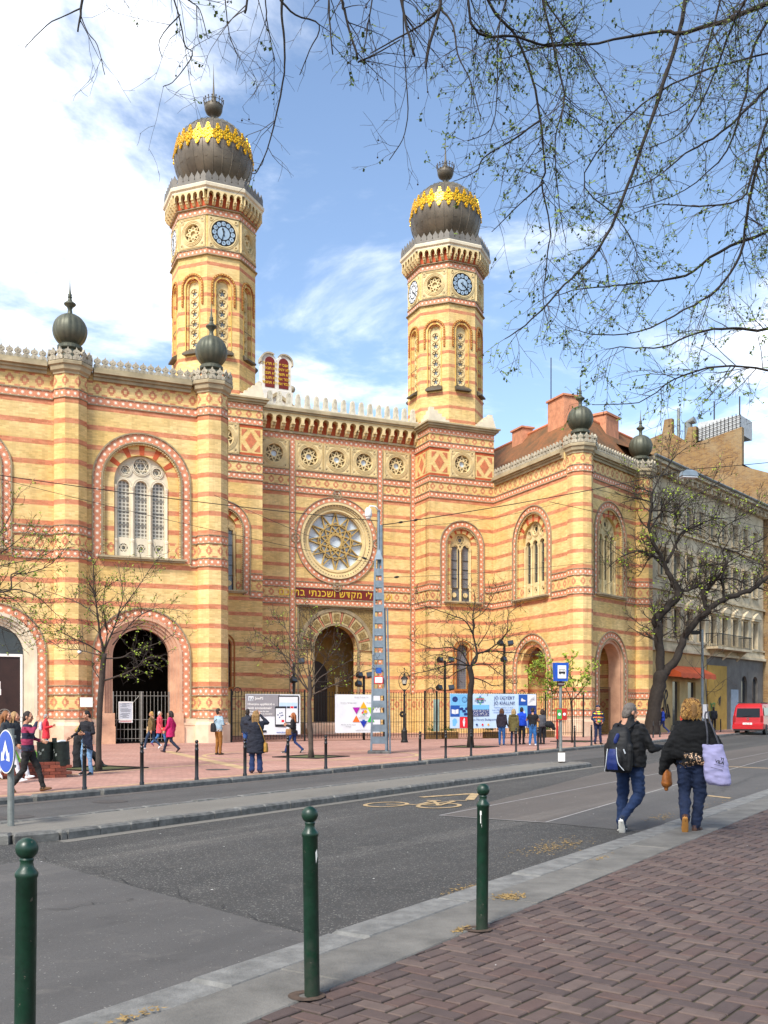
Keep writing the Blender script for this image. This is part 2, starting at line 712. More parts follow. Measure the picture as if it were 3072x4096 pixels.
def asphalt(name, a, b, grain, bumpv, spk):
    t = MT(name)
    n = t.noise(.45, 5, .65)
    g = t.noise(grain, 2, .7)
    vo = t.voronoi(grain * .9, out='Color')
    hs = t.node('ShaderNodeSeparateColor')
    t.nt.links.new(vo.k, hs.inputs[0])
    c = t.mix(t.ramp(n, .3, .7), lin(a), lin(b))
    c = t.mix(t.ramp(g, .3, .7, 0, .55), c, tuple(x * .45 for x in lin(a)))
    c = t.mix(t.ramp(X(t.nt, hs.outputs[0]), spk, 1., 0, .75), c, lin('a9a59c'))
    wear = t.noise(2.6, 4, .7)
    # tyre-worn lanes and drip stains run along the street
    mp = t.node('ShaderNodeMapping')
    mp.inputs['Rotation'].default_value = (0, 0, R(-57.5))
    t.nt.links.new(t.wpos(), mp.inputs['Vector'])
    mp2 = t.node('ShaderNodeMapping')
    mp2.inputs['Scale'].default_value = (.05, .9, 1)
    t.nt.links.new(mp.outputs[0], mp2.inputs['Vector'])
    lane = t.noise(1., 4, .6, mp2.outputs[0])
    c = t.mix(t.ramp(lane, .40, .62, .42, 0), c, tuple(x * .55 for x in lin(a)))
    c = t.mix(t.ramp(lane, .58, .75, 0, .3), c, lin('857f76'))
    c = t.mix(t.ramp(t.noise(1.7, 5, .75), .58, .72, 0, .6), c, tuple(x * .5 for x in lin(a)))
    c = t.mix(t.ramp(wear, .58, .72, 0, .25), c, lin('7a746c'))
    t.color(c).set(rough=.88, spec=.3)
    t.bump(g * .6 + t.noise(grain * 2.5, 2) * .4, bumpv, .012)
    return t.m


ASPH = asphalt('coarse_asphalt', '454442', '565451', 95., 1., .90)
ASPH2 = asphalt('smooth_asphalt', '545250', '63605d', 120., .4, .99)
ASPH3 = asphalt('patched_asphalt', '5e5853', '6a635d', 110., .4, .99)
ISLAND = asphalt('island_asphalt', '77736b', '88837a', 110., .4, .99)
GRANITE = mat('grey_granite_kerb', '6f6e6a', .75, var=.34, scale=7., bump=.8, bscale=45)
GRANITED = mat('dark_granite_kerb', '64635f', .8, var=.45, scale=7., bump=.9, bscale=35)
CONCRETE = mat('concrete_strip', '67645e', .8, var=.34, scale=2.6, bump=.6, bscale=50)
PAVERS = [mat('paver_brown_%s' % k, c, .8, var=.16, scale=9., bump=.5, bscale=120) for k, c in (('a', '52443f'), ('b', '594943'), ('c', '4c3f3b'), ('d', '55433d'), ('e', '5e4f48'))]
SANDJ = mat('sandy_joint', '2b2620', .95, var=.4, scale=9., c2='3c3722', bump=.5, bscale=150)


def plaza_mat():
    t = MT('red_plaza_pavers')
    ps = t.wpos()
    mp = t.node('ShaderNodeMapping')
    mp.inputs['Rotation'].default_value = (0, 0, R(32.5))
    t.nt.links.new(ps, mp.inputs['Vector'])
    br = t.node('ShaderNodeTexBrick')
    t.nt.links.new(mp.outputs[0], br.inputs['Vector'])
    for k, x in (('Scale', 1.), ('Mortar Size', .006), ('Brick Width', .2), ('Row Height', .1)):
        br.inputs[k].default_value = x
    br.inputs['Color1'].default_value = (1.1, 1.08, 1.08, 1)
    br.inputs['Color2'].default_value = (.8, .8, .8, 1)
    br.inputs['Mortar'].default_value = (.6, .58, .56, 1)
    n = t.noise(.5, 5, .65)
    c = t.mix(t.ramp(n, .3, .7), lin('a07566'), lin('b48c7d'))
    c = t.mix(1., c, br.outputs['Color'], 'MULTIPLY')
    c = t.mix(t.ramp(t.noise(3., 4, .7), .55, .8, 0, .4), c, lin('8a6a5b'))
    t.color(c).set(rough=.85)
    t.bump(X(t.nt, br.outputs['Fac']) * -1., .3, .008)
    return t.m


PLAZA = plaza_mat()
YSTRIP = mat('yellow_paving_strip', 'b89c74', .85, var=.2, scale=3., bump=.3, bscale=60)
def green_paint():
    t = MT('green_bollard_paint')
    c = t.mix(t.ramp(t.noise(9., 5, .7), .3, .7), lin('052316'), lin('0a3422'))
    x, y, z = t.pos()
    grime = t.noise(16., 5, .7)
    c = t.mix(t.ramp(grime * (t.ramp(z, .0, .5, 1., .35)), .30, .5, 0, .6), c, lin('2c2f26'))      # street grime, thickest near the foot
    chip = t.noise(26., 4, .8).gt(.67) * t.noise(4., 3).gt(.5)
    c = t.mix(chip, c, lin('5f5a4e'))
    t.color(c).set(spec=.5)
    t.set(rough=t.ramp(grime, .3, .7, .28, .6))
    t.bump(t.noise(45., 4) + chip * -.6, .12, .006)
    return t.m


GPAINT = green_paint()
KPAINT = mat('black_bollard_paint', '101113', .35, .1, var=.2, scale=14., spec=.6)
MPAINT = mat('grey_mast_paint', '74818a', .55, .2, var=.22, scale=4., bump=.15, bscale=25)
GALV = mat('galvanised_steel', '848783', .5, .5, var=.2, scale=8.)
ROADP = mat('worn_road_paint', 'b09468', .85, var=.3, scale=9., c2='7d6f59')
STRAW = mat('straw_litter', '93794a', .95, var=.35, scale=20., c2='6e5a38')
# ------------------------------------------------------------------ frames of the building
A0 = R(23.8)
MAIN = T(-12.7, 44.8, 0) @ RZ(A0)                       # x along the main front, y into the building
CEN = MAIN @ T(0, 13.5, 0)
RET = MAIN @ T(26.85, 11.3, 0) @ RZ(R(-90))             # side wall of the corner wing
RW1 = (MAIN @ Vector((27.3, 2.0, 0))).to_tuple()
RWF = T(*RW1) @ RZ(R(50))                               # street front of the corner wing
GZ = .10                                                # height of the plaza paving

wing = thing('museum_wing', MAIN, 'yellow and red striped brick wing with tall three-light window, left of the clock towers', 'building')
syna = thing('synagogue', MAIN @ T(16.5, 13.5, 0), 'striped brick synagogue with rose window and two onion-domed clock towers', 'building')
corner = thing('corner_wing', MAIN @ T(27.3, 2, 0), 'striped brick corner wing between the clock towers and the grey apartment house', 'building')
TILES = {wing.name: [], syna.name: [], corner.name: []}


def tile(root, M, x, z, w, h, rot=0., y=0.):
    TILES[root.name].append(M @ T(x, y, z) @ RY(rot) @ SC(w, 1, h))


def segs(x0, x1, gaps):
    out, x = [], x0
    for a, b in sorted(gaps):
        if b <= x or a >= x1:
            continue
        if a > x + .05:
            out.append((x, min(a, x1)))
        x = max(x, b)
    if x1 > x + .05:
        out.append((x, x1))
    return out


def band(root, M, x0, x1, z0, z1, gaps=(), y=0., vertical=False):
    for a, b in segs(x0, x1, gaps):
        n = max(1, round((b - a) / (z1 - z0)))
        w = (b - a) / n
        for i in range(n):
            if vertical:
                tile(root, M, (z0 + z1) / 2, a + (i + .5) * w, z1 - z0, w, y=y)
            else:
                tile(root, M, a + (i + .5) * w, (z0 + z1) / 2, w, z1 - z0, y=y)


def mould(mb, x0, x1, zs, gaps=(), t=.055, d=.05, y=0.):
    for z in zs:
        for a, b in segs(x0, x1, gaps):
            mb.box(a, b, y - d, y + .01, z - t / 2, z + t / 2)


BANDS3 = ((1.28, 1.62), (2.35, 2.69), (8.40, 8.72), (9.47, 9.79), (15.48, 15.81))
LINES3 = (1.25, 1.645, 2.325, 2.715, 8.375, 8.745, 9.445, 9.815, 15.455, 15.835)


def star_arch(root, M, cx, rc, w, zb, zs, y=0.):
    n = max(1, round((zs - zb) / w))
    h = (zs - zb) / n
    for sx in (-1, 1):
        for i in range(n):
            tile(root, M, cx + sx * rc, zb + (i + .5) * h, w, h, y=y)
    n = round(math.pi * rc / w)
    for i in range(n):
        a = math.pi * (i + .5) / n
        tile(root, M, cx + rc * math.cos(a), zs + rc * math.sin(a), w, math.pi * rc / n * 1.0, rot=-a, y=y)


def star_bars(mb, cx, cz, r, n, skip, y, w=.05, h=.07, mi=0, a0=math.pi / 2):
    for i in range(n):
        a, b = a0 + 2 * math.pi * i / n, a0 + 2 * math.pi * (i + skip) / n
        mb.bar((cx + r * math.cos(a), y + .0007 * (i % 5), cz + r * math.sin(a)), (cx + r * math.cos(b), y + .0007 * (i % 5), cz + r * math.sin(b)), w, h, mi)


def grand_window(root, M, cx, k=1., lights=3, zb=8.66, zs=12.15, stone=STONEW, glass=STAINED, inner=1.25):
    """arched window: star-tile frame, rope and zigzag mouldings, brick reveal, stone tracery, leaded glass"""
    hi, ho = inner * k, 1.70 * k
    star_arch(root, M, cx, 2.02 * k, .34, 8.5, zs)
    m = MB()
    m.arch(cx, 2.02 * k + .175, 2.02 * k + .24, 8.5, zs, -.07, .01, 26)
    m.arch(cx, 2.02 * k - .24, 2.02 * k - .175, 8.5, zs, -.08, .01, 26)
    each(m, 'rope_moulding', [ROPE], root, M)
    m = MB()
    h1 = 2.02 * k - .24
    m.arch(cx, ho, h1, zb, zs, .015, .1, 26)
    nt = int((math.pi * h1 + 2 * (zs - zb)) / .12)
    for i in range(nt):
        s_ = (i + .5) / nt * (math.pi * h1 + 2 * (zs - zb)) - (zs - zb)
        if s_ < 0:
            px, pz, a = -1, s_, math.pi
        elif s_ > math.pi * h1:
            px, pz, a = 1, -(s_ - math.pi * h1), 0
        else:
            a = math.pi - s_ / h1
            px, pz = math.cos(a), math.sin(a) * (h1 - .05)
        r = h1 - .05
        x, z = cx + px * r, zs + pz
        m.box(x - .03, x + .03, -.035, .02, z - .03, z + .03, 1)
    m.build('zigzag_moulding', [ZIG, STONE], root, M)
    m = MB()
    m.arch(cx, hi, ho, zb, zs, .12, .55, 26)
    m.build('window_reveal', [BRICK], root, M, uv=True)
    m = MB()
    for a in (35, 63, 90, 117, 145):
        a0_, a1 = R(a - 4.5), R(a + 4.5)
        m.plate([[(cx + r * math.cos(t), zs + r * math.sin(t)) for r, t in ((hi + .01, a0_), (ho, a0_), (ho, a1), (hi + .01, a1))]], .112, .13)
    each(m, 'red_voussoir', [REDB], root, M)
    # tracery
    lw = .27 * k if lights == 3 else .25
    lx = (-.8 * k, 0, .8 * k) if lights == 3 else (-.42, .42)
    ltop = zs - .17
    big = (cx, zs + .80 * k, .36 * k)
    if lights == 3:
        cs = [big, (cx - .72 * k, zs + .56 * k, .20 * k), (cx + .72 * k, zs + .56 * k, .20 * k)]
    else:
        cs = [(cx, zs + .40, .30), (cx - .57, zs + .1, .09), (cx + .57, zs + .1, .09)]
    holes = [arch_loop(cx + x, lw, zb + .95, ltop, 10) for x in lx] + [circ(x, z, r, 18) for x, z, r in cs]
    low = [circ(cx + x, zb + .47, .2 * max(k, .8), 14) for x in lx]
    m = MB()
    m.plate([arch_loop(cx, hi, zb, zs, 24)] + holes + low, .32, .46)
    for x, z, r in cs:
        m.ring(x, z, r, r + .05 * k, .27, .33, 20)
        m.ring(x, z, r + .07 * k, r + .11 * k, .28, .33, 20)
        star_bars(m, x, z, r, 6, 2, .36, .03, .05)
    for x, c in zip(lx, low):
        star_bars(m, cx + x, zb + .47, .2 * max(k, .8), 6, 2, .36, .03, .05)
        m.arch(cx + x, lw + .01, lw + .07, ltop - .02, ltop, .26, .33, 12)
        m.arch(cx + x, lw + .09, lw + .13, ltop - .02, ltop, .28, .33, 12)
    tr = m.build('tracery', [stone], root, M)
    m = MB()
    for x in sorted({x + s_ * (.40 * k if lights == 3 else .42) for x in lx for s_ in (-1, 1)}):
        q = cx + max(-hi + .08, min(hi - .08, x))
        m.lathe([(.085, zb), (.085, zb + .72), (.10, zb + .74), (.10, zb + .84), (.065, zb + .88), (.06, ltop - .3), (.075, ltop - .28), (.06, ltop - .24), (.115, ltop - .06), (.12, ltop)], 10, q, .26)
    each(m, 'colonnette', [stone], root, M, smooth=False)
    m = MB()
    m.plate([arch_loop(cx, hi + .03, zb, zs, 20)], .44, .44)
    m.build('window_glass', [glass], root, M, uv=True)
    m = MB()
    for x in lx:                                   # iron saddle bars
        for z in (zb + 1.55, zb + 2.15, zb + 2.75):
            m.box(cx + x - lw, cx + x + lw, .40, .425, z, z + .03)
    each(m, 'saddle_bar', [IRONG if lights == 3 else IRON], root, M)
    m = MB()
    m.box(cx - 2.0 * k, cx + 2.0 * k, -.30, .30, zb - .09, zb)
    m.box(cx - 1.94 * k, cx + 1.94 * k, -.22, .1, zb - .17, zb - .09)
    m.build('window_ledge', [CORN], root, M)
    return [arch_loop(cx, ho, zb - .1, zs, 24)]


def pier(root, M, x, y=0., r=.755):
    """octagonal pier with cornice, crest and copper bulb"""
    Mp = M @ T(x, y, 0)
    a0 = R(22.5)
    m = MB()
    m.lathe([(r, GZ), (r, 16.5)], 8, a0=a0, caps=False)
    m.build('pier', [BRICK], root, Mp, uv=True)
    m = MB()
    m.lathe([(r + .14, GZ), (r + .14, .95), (r + .03, 1.1), (r + .03, 1.25), (r - .01, 1.25)], 8, a0=a0)
    m.build('pier_base', [PLINTH], root, Mp)
    m = MB()
    for z in LINES3:
        m.lathe([(r, z - .03), (r + .05, z - .02), (r + .05, z + .02), (r, z + .03)], 8, a0=a0, caps=False)
    each(m, 'string_course', [ROPE], root, Mp)
    ap = r * math.cos(a0)
    fw = 2 * r * math.sin(a0)
    for k in range(8):
        if k in (3, 4, 5):
            continue
        Mf = Mp @ RZ(R(45 * k)) @ T(0, -ap, 0)
        for z0, z1 in BANDS3:
            for s_ in (-1, 1):
                tile(root, Mf, s_ * fw / 4, (z0 + z1) / 2, fw / 2, z1 - z0)
    m = MB()
    m.lathe([(r, 16.5), (r + .05, 16.5), (r + .06, 16.58), (r + .16, 16.66), (r + .2, 16.84), (r + .27, 16.88), (r + .28, 17.0), (r + .22, 17.06), (.3, 17.08)], 8, a0=a0)
    cr = m.build('pier_cornice', [CORN], root, Mp)
    rr = (r + .2) * math.cos(a0)
    fw = 2 * (r + .2) * math.sin(a0)
    for k in range(8):
        for s_ in (-1, 1):
            put(MERLON, 'parapet_leaf', cr, Mp @ RZ(R(45 * k)) @ T(s_ * fw / 4, -rr, 17.06) @ SC(1.03, 1, 1.05))
    m = MB()
    m.lathe([(.5, 17.06), (.46, 17.5), (.44, 17.75)], 20)
    m.lathe([(.5, 17.72), (.55, 17.78), (.55, 17.9), (.48, 17.96)], 20)
    bulb = m.build('dome_neck', [COPPER], root, Mp, smooth=False)
    m = MB()
    prof = [(.46, 17.9)] + [(.74 * math.cos(t), 18.62 + .76 * math.sin(t)) for t in [R(-62 + i * 11.5) for i in range(13)]] + [(.13, 19.36), (.10, 19.42)]
    m.lathe(prof, 96, lobe=lambda k, z: 1 + .035 * abs(math.sin(math.pi * 16 * k / 96)) - .01)
    m.build('dome', [COPPER], root, Mp, smooth=True)
    m = MB()
    m.lathe([(.16, 19.3), (.11, 19.42), (.09, 19.6), (.12, 19.64), (.12, 19.68), (.25, 19.78), (.27, 19.83), (.25, 19.86), (.12, 19.95), (.08, 20.05), (.08, 20.1), (.11, 20.13), (.07, 20.2), (.095, 20.24), (.055, 20.3), (.03, 20.5), (.006, 21.0)], 14)
    m.build('finial', [COPPER], root, Mp, smooth=True)


def merlon_mesh():
    h = [(-.165, 0), (.165, 0), (.165, .13), (.10, .18), (.085, .225), (.15, .28), (.155, .34), (.10, .40), (.045, .42), (0, .53)]
    pts = h + [(-x, z) for x, z in reversed(h[2:-1])]
    m = MB()
    m.plate([pts], -.06, .06, back=True)
    m.ring(0, .28, .045, .075, -.075, -.055, 10)
    m.ring(0, .09, .03, .055, -.075, -.055, 8)
    return m.mesh('parapet_leaf', [MERL])


MERLON = merlon_mesh()


def parapet(root, M, x0, x1, y=-.02, pitch=.345):
    """straight parapet: stone course with a row of leaves"""
    m = MB()
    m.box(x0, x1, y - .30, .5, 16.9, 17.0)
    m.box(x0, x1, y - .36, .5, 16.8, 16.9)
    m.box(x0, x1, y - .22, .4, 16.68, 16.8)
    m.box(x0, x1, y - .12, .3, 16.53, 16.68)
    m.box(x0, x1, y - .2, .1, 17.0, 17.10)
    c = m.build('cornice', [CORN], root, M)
    n = round((x1 - x0) / pitch)
    for i in range(n):
        put(MERLON, 'parapet_leaf', c, M @ T(x0 + (i + .5) * (x1 - x0) / n, y - .12, 17.08))


def iron_bars(root, M, x0, x1, z0, z1, pitch, name, m_=IRON, r=.011, tips=True, rails=None):
    me = MB()
    me.path([(0, 0, z0), (0, 0, z1)], r, 5)
    if tips:
        me.sphere((0, 0, z1 + .02), r * 2.2, 6, 4)
    me = me.mesh(name, [m_], smooth=False)
    n = int((x1 - x0) / pitch)
    for i in range(n + 1):
        put(me, name, root, M @ T(x0 + i * (x1 - x0) / n, 0, 0))
    m = MB()
    for z in rails or (z0 + .1, z1 - .12):
        m.box(x0, x1, -.018, .018, z - .012, z + .012)
    m.build('rail', [m_], root, M)


# ------------------------------------------------------------------ left wing
holes = []
for cx in (1.7, -4.73, -11.1):
    holes += grand_window(wing, MAIN, cx) if cx > 0 else grand_window(wing, MAIN, cx - .85, .70, 2, 8.75, 12.3, STONEW, STAINED, 1.18)
    holes += [arch_loop(cx, 1.84, GZ, 4.1, 24)]
m = MB()
holes = [[(x, max(z, GZ)) for x, z in h] for h in holes]
# doorways open to the ground: cut them into the outline instead of leaving holes that touch it
out = [(-16., GZ)]
for cx in (-11.1, -4.73, 1.7):
    out += [(cx - 1.84, GZ)] + [(cx - 1.84 * math.cos(math.pi * i / 24), 4.1 + 1.84 * math.sin(math.pi * i / 24)) for i in range(25)] + [(cx + 1.84, GZ)]
out += [(5.75, GZ), (5.75, 16.9), (-16., 16.9)]
m.plate([out] + holes[0::2], 0, .6)
m.box(-16, 5.75, .6, 13.5, 16.2, 16.85)                       # roof slab
m.box(5.2, 5.75, .6, 13.5, GZ, 16.2)
m.box(-16, -15.5, .6, 13.5, GZ, 16.2)
m.build('wall', [BRICK], wing, MAIN, uv=True)
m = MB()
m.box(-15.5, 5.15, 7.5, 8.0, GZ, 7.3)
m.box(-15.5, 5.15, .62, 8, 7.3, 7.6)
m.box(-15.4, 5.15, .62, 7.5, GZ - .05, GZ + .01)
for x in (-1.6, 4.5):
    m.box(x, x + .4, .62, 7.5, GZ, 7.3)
m.build('entrance_hall', [mat('shaded_hall_plaster', '33281c', .9, var=.3)], wing, MAIN)  # shade inside the arches is put into this dark colour
m = MB()
gl = [(cx - 2.22, cx + 2.22) for cx in (1.7, -4.73, -11.1)]
mould(m, -16, 5.3, LINES3[:4], gl)
gu = [(-.52, 3.92), (-5.58 - 1.64, -5.58 + 1.64), (-11.95 - 1.64, -11.95 + 1.64)]
mould(m, -16, 5.3, LINES3[4:8], gu)
mould(m, -16, 5.3, LINES3[8:])
each(m, 'string_course', [ROPE], wing, MAIN)
for z0, z1 in BANDS3:
    band(wing, MAIN, -16 + 8, 5.0, z0, z1, gl if z0 < 3 else (gu if z0 < 15 else ()))
m = MB()
for a, b in segs(-16, 5.5, [(cx - 1.8, cx + 1.8) for cx in (1.7, -4.73, -11.1)]):
    m.box(a, b, -.16, .1, GZ, .86)
    m.box(a, b, -.11, .1, .86, .93)
    m.box(a, b, -.14, .1, .93, 1.05)
    m.box(a, b, -.06, .1, 1.05, 1.24)
each(m, 'plinth', [PLINTH], wing, MAIN)
for cx in (1.7, -4.73, -11.1):
    star_arch(wing, MAIN, cx, 2.02, .34, 1.28, 4.1)
    m = MB()
    m.arch(cx, 2.195, 2.26, 1.26, 4.1, -.07, .01, 26)
    each(m, 'rope_moulding', [ROPE], wing, MAIN)
    stn = PINK if cx > 0 else STONEW
    m = MB()
    m.arch(cx, 1.70, 1.845, GZ + .8, 4.1, -.05, .6, 26)
    m.arch(cx, 1.56, 1.70, GZ + .8, 4.1, .06, .6, 26)
    m.arch(cx, 1.43, 1.56, GZ + .8, 4.1, .16, .6, 26)
    m.arch(cx, 1.30, 1.43, GZ + .8, 4.1, .26, .62, 26)
    for s_ in (-1, 1):
        xs = sorted((cx + s_ * 1.24, cx + s_ * 1.9))
        m.box(xs[0], xs[1], -.24, .66, GZ, .9)
        m.box(xs[0] + .02, xs[1] - .02, -.16, .66, .9, 1.5) if cx > 0 else None
    each(m, 'door_surround', [stn], wing, MAIN)
for x in (-1.5, 4.93, -7.95, -14.4):
    pier(wing, MAIN, x)
for a, b in ((-13.4, -8.95), (-6.95, -2.5), (-.5, 3.93)):
    parapet(wing, MAIN, a, b)

# iron gate in the middle doorway, with its notice
gate = thing('iron_gate', MAIN @ T(1.7, .3, GZ), 'pale grey barred double gate in the arched doorway behind the leaning young tree', 'gate')
iron_bars(gate, MAIN @ T(0, .3, 0), .42, 2.98, .2, 2.45, .165, 'bar', IRONG, .013, rails=(.32, .75, 1.2, 2.3))
m = MB()
m.box(1.66, 1.74, .25, .33, .15, 2.5)
m.box(.4, .45, .25, .33, .15, 2.5)
m.box(2.95, 3.0, .25, .33, .15, 2.5)
m.path([(.5, .28, 1.0), (1.6, .28, 2.3)], .014, 5)
m.build('frame', [IRONG], gate, MAIN)
note = thing('notice_board', MAIN @ T(.96, .2, 1.4), 'white notice board hanging on the pale grey barred gate', 'notice')
m = MB()
m.box(.68, 1.28, .20, .23, 1.2, 2.02)
m.build('board', [mat('notice_grey', 'b9bcc2', .5, var=.05)], note, MAIN)
m = MB()
m.box(.66, 1.30, .185, .215, 1.98, 2.03)
m.box(.66, 1.30, .185, .215, 1.19, 1.22)
m.box(.66, .69, .185, .215, 1.22, 1.98)
m.box(1.27, 1.30, .185, .215, 1.22, 1.98)
m.build('frame', [WPAINT], note, MAIN)
INK = mat('grey_print', '5d6068', .7, var=.05)
REDINK = mat('red_print', 'b03038', .7, var=.05)
m = MB()
rnd = random.Random(4)
for i in range(15):
    z = 1.92 - i * .045
    w = rnd.uniform(.25, .5)
    if i in (4, 9):
        continue
    m.box(.74 if i % 2 else .98 - w / 2, (.74 + w) if i % 2 else .98 + w / 2, .196, .2, z, z + .016)
m.build('printed_line', [INK], note, MAIN)
m = MB()
m.box(.67, 1.29, .19, .22, 1.06, 1.17)
m.build('lower_board', [WPAINT], note, MAIN)
m = MB()
for z in (1.13, 1.09):
    m.box(.72, 1.24, .183, .189, z, z + .018)
m.build('printed_line', [REDINK], note, MAIN)

# left doorway: white frame, dark sheet coloured as the shaded interior, and a low gate with a six-pointed star
door = thing('glazed_doorway', MAIN @ T(-4.73, .45, GZ), 'white framed dark doorway under the arch at the left edge', 'door')
m = MB()
m.box(-6.0, -3.47, .40, .52, 4.0, 4.12)
for x in (-6.02, -3.57):
    m.box(x, x + .1, .40, .52, GZ, 4.0)
m.build('frame', [WPAINT], door, MAIN)
m = MB()
m.box(-5.92, -3.57, .46, .5, GZ, 4.0)
m.build('interior_sheet', [mat('shaded_interior_brown', '33201a', .45, var=.2)], door, MAIN)
m = MB()
m.plate([arch_loop(-4.73, 1.3, 4.12, 4.13, 20)], .48, .48)
m.build('fanlight', [DGLASS], door, MAIN)
lg = thing('low_star_gate', MAIN @ T(-4.73, .05, GZ), 'low grey railing with a six-pointed star in a ring, left doorway', 'railing')
iron_bars(lg, MAIN @ T(0, .05, 0), -6.0, -3.5, .15, 1.35, .2, 'bar', IRONG, .012, False, (.2, 1.15, 1.33))
m = MB()
m.ring(-4.25, 1.42, .25, .28, .03, .06, 24)
for f in (0, 1):
    star_bars(m, -4.25, 1.42, .25, 3, 1, .045, .02, .02, a0=math.pi / 2 + f * math.pi)
m.build('star_emblem', [IRONG], lg, MAIN)
m = MB()
m.path([(-4.4, .2, 2.9), (-4.4, .2, 2.55)], .012, 5)
m.path([(-4.4, .2, 2.56), (-4.4, .2, 2.3)], .035, 8)
m.build('hanging_lamp', [WPAINT], None, MAIN, label='small white hanging lamp bulb in the dark doorway at the left edge', cat='lamp')
cam1 = MB()
cam1.sphere((0, -.12, 0), .09, 10, 6)
cam1.box(-.03, .03, -.12, .05, .02, .08)
dome_cam = cam1.mesh('security_camera', [WPAINT], smooth=True)
put(dome_cam, 'security_camera', None, MAIN @ T(-1.2, -.8, 4.2), 'small white dome camera on the brick pier left of the young tree', 'camera')
put(dome_cam, 'security_camera', None, RET @ T(8.2, -.02, 3.75), 'small white dome camera on the corner wing wall above the small green tree', 'camera')
m = MB()
m.box(-1.15, -.62, -.80, -.70, 1.78, 2.2)
m.build('plaque', [WPAINT], None, MAIN, label='small blank white plaque on the patterned pier base', cat='plaque')

# ------------------------------------------------------------------ synagogue: centre front
CX = 16.5


def rosette_mesh(name, s=1.85, hole=.56, pts=8, skip=3, centre=ROSEG, back=STAINED):
    m = MB()
    h = s / 2
    m.plate([rect(-h, h, -h, h), circ(0, 0, hole, 28)], -.05, .22)
    for r in (hole + .03, hole + .12, hole + .2):
        m.ring(0, 0, r, r + .035, -.09, -.045, 28)
    for f in (.03, .09):
        q = h - f
        for a, b in (((-q, -q), (q, -q)), ((q, -q), (q, q)), ((q, q), (-q, q)), ((-q, q), (-q, -q))):
            m.bar((a[0], -.06, a[1]), (b[0], -.06, b[1]), .025, .05)
    for sx in (-1, 1):
        for sz in (-1, 1):
            c = h - .2
            m.ring(sx * c, sz * c, .07, .10, -.08, -.045, 12)
            m.ring(sx * c, sz * c, .12, .15, -.08, -.045, 12)
            m.plate([circ(sx * c, sz * c, .05, 8)], -.055, -.055, 1)
    star_bars(m, 0, 0, hole, pts, skip, .08, .055, .1)
    m.plate([circ(0, 0, hole + .01, 24)], .17, .17, 1)
    m.plate([circ(0, 0, hole * .36, 16)], .15, .15, 2)
    return m.mesh(name, [STONE, DARK if back is None else ROPE, centre])


ROSETTE = rosette_mesh('rosette_panel')
holes = [circ(CX, 12.55, 2.42, 48)] + [circ(x, 17.82, .6, 24) for x in (12.28, 14.6, CX, 18.4, 20.74)]
out = [(10.9, GZ), (CX - 2.7, GZ), (CX - 2.7, 8.36), (CX + 2.7, 8.36), (CX + 2.7, GZ), (22.1, GZ), (22.1, 20.3), (10.9, 20.3)]
m = MB()
m.plate([out] + holes, 0, .6)
m.box(10.9, 22.1, .6, 9, 19.6, 20.3)
m.build('centre_wall', [BRICK], syna, CEN, uv=True)
V1 = ((13.31, 13.63), (19.37, 19.69), (21.78, 22.09), (10.92, 11.22))
for a, b in V1:
    band(syna, CEN, 2.7, 19.12, a, b, vertical=True, y=-.012)
gv = [(a - .03, b + .03) for a, b in V1]
for z0, z1 in ((18.78, 19.12), (16.52, 16.84), (15.50, 15.82), (9.47, 9.79), (8.40, 8.72)):
    band(syna, CEN, 10.9, 22.1, z0, z1, gv)
m = MB()
for a, b in V1:
    for x in (a - .02, b + .02):
        m.box(x - .025, x + .025, -.06, .01, 2.7, 18.7)
mould(m, 10.9, 22.1, (16.87, 16.49, 15.85, 15.47), gv)
mould(m, 10.9, 22.1, (9.82, 9.44, 8.75, 8.37), gv)
each(m, 'string_course', [ROPE], syna, CEN)
for x in (12.28, 14.6, CX, 18.4, 20.74):
    put(ROSETTE, 'rosette_panel', syna, CEN @ T(x, 0, 17.82))
# rose window
m = MB()
for r0, r1, y0 in ((2.33, 2.46, -.12), (2.22, 2.33, -.03), (2.12, 2.22, .04), (2.03, 2.12, .10), (1.94, 2.03, .05), (1.87, 1.94, .12)):
    m.ring(CX, 12.55, r0, r1, y0, .5, 56)
for i in range(72):
    a = 2 * math.pi * i / 72
    m.M = T(CX, 0, 12.55) @ RY(a)
    m.box(-.04, .04, -.06, .0, 2.24, 2.31, 1)
m.M = None
rs = m.build('rose_moulding', [STONE, ROPE], syna, CEN)
m = MB()
for n_, sk, r, w in ((12, 5, 1.90, .065), (12, 2, 1.22, .05)):
    star_bars(m, CX, 12.55, r, n_, sk, .24 + .012 * sk, w, .14, a0=math.pi / 2 + (math.pi / 12 if sk == 3 else 0))
m.ring(CX, 12.55, .40, .46, .22, .34, 24)
m.build('rose_tracery', [mat('rose_stone', 'b79a5c', .75, var=.2)], rs, CEN)
m = MB()
m.plate([circ(CX, 12.55, 1.98, 40)], .40, .40)
m.build('rose_glass', [ROSEG], rs, CEN)
nt = 44
for i in range(nt):
    a = 2 * math.pi * (i + .5) / nt
    tile(syna, CEN, CX + 2.63 * math.cos(a), 12.55 + 2.63 * math.sin(a), .33, .375, rot=-a, y=-.02)
m = MB()
for r in (2.80, 2.46):
    m.ring(CX, 12.55, r, r + .05, -.08, .01, 56)
for a in (0, 90, 180, 270):
    c = Vector((CX + 2.98 * math.cos(R(a)), 0, 12.55 + 2.98 * math.sin(R(a))))
    if a in (0, 180):
        c.x = CX + (2.70 if a == 0 else -2.70) * 1.04
    m.ring(c.x, c.z, .26, .31, -.085, .01, 18)
    m.ring(c.x, c.z, .08, .12, -.085, .01, 12)
m.build('rose_border', [ROPE], syna, CEN)
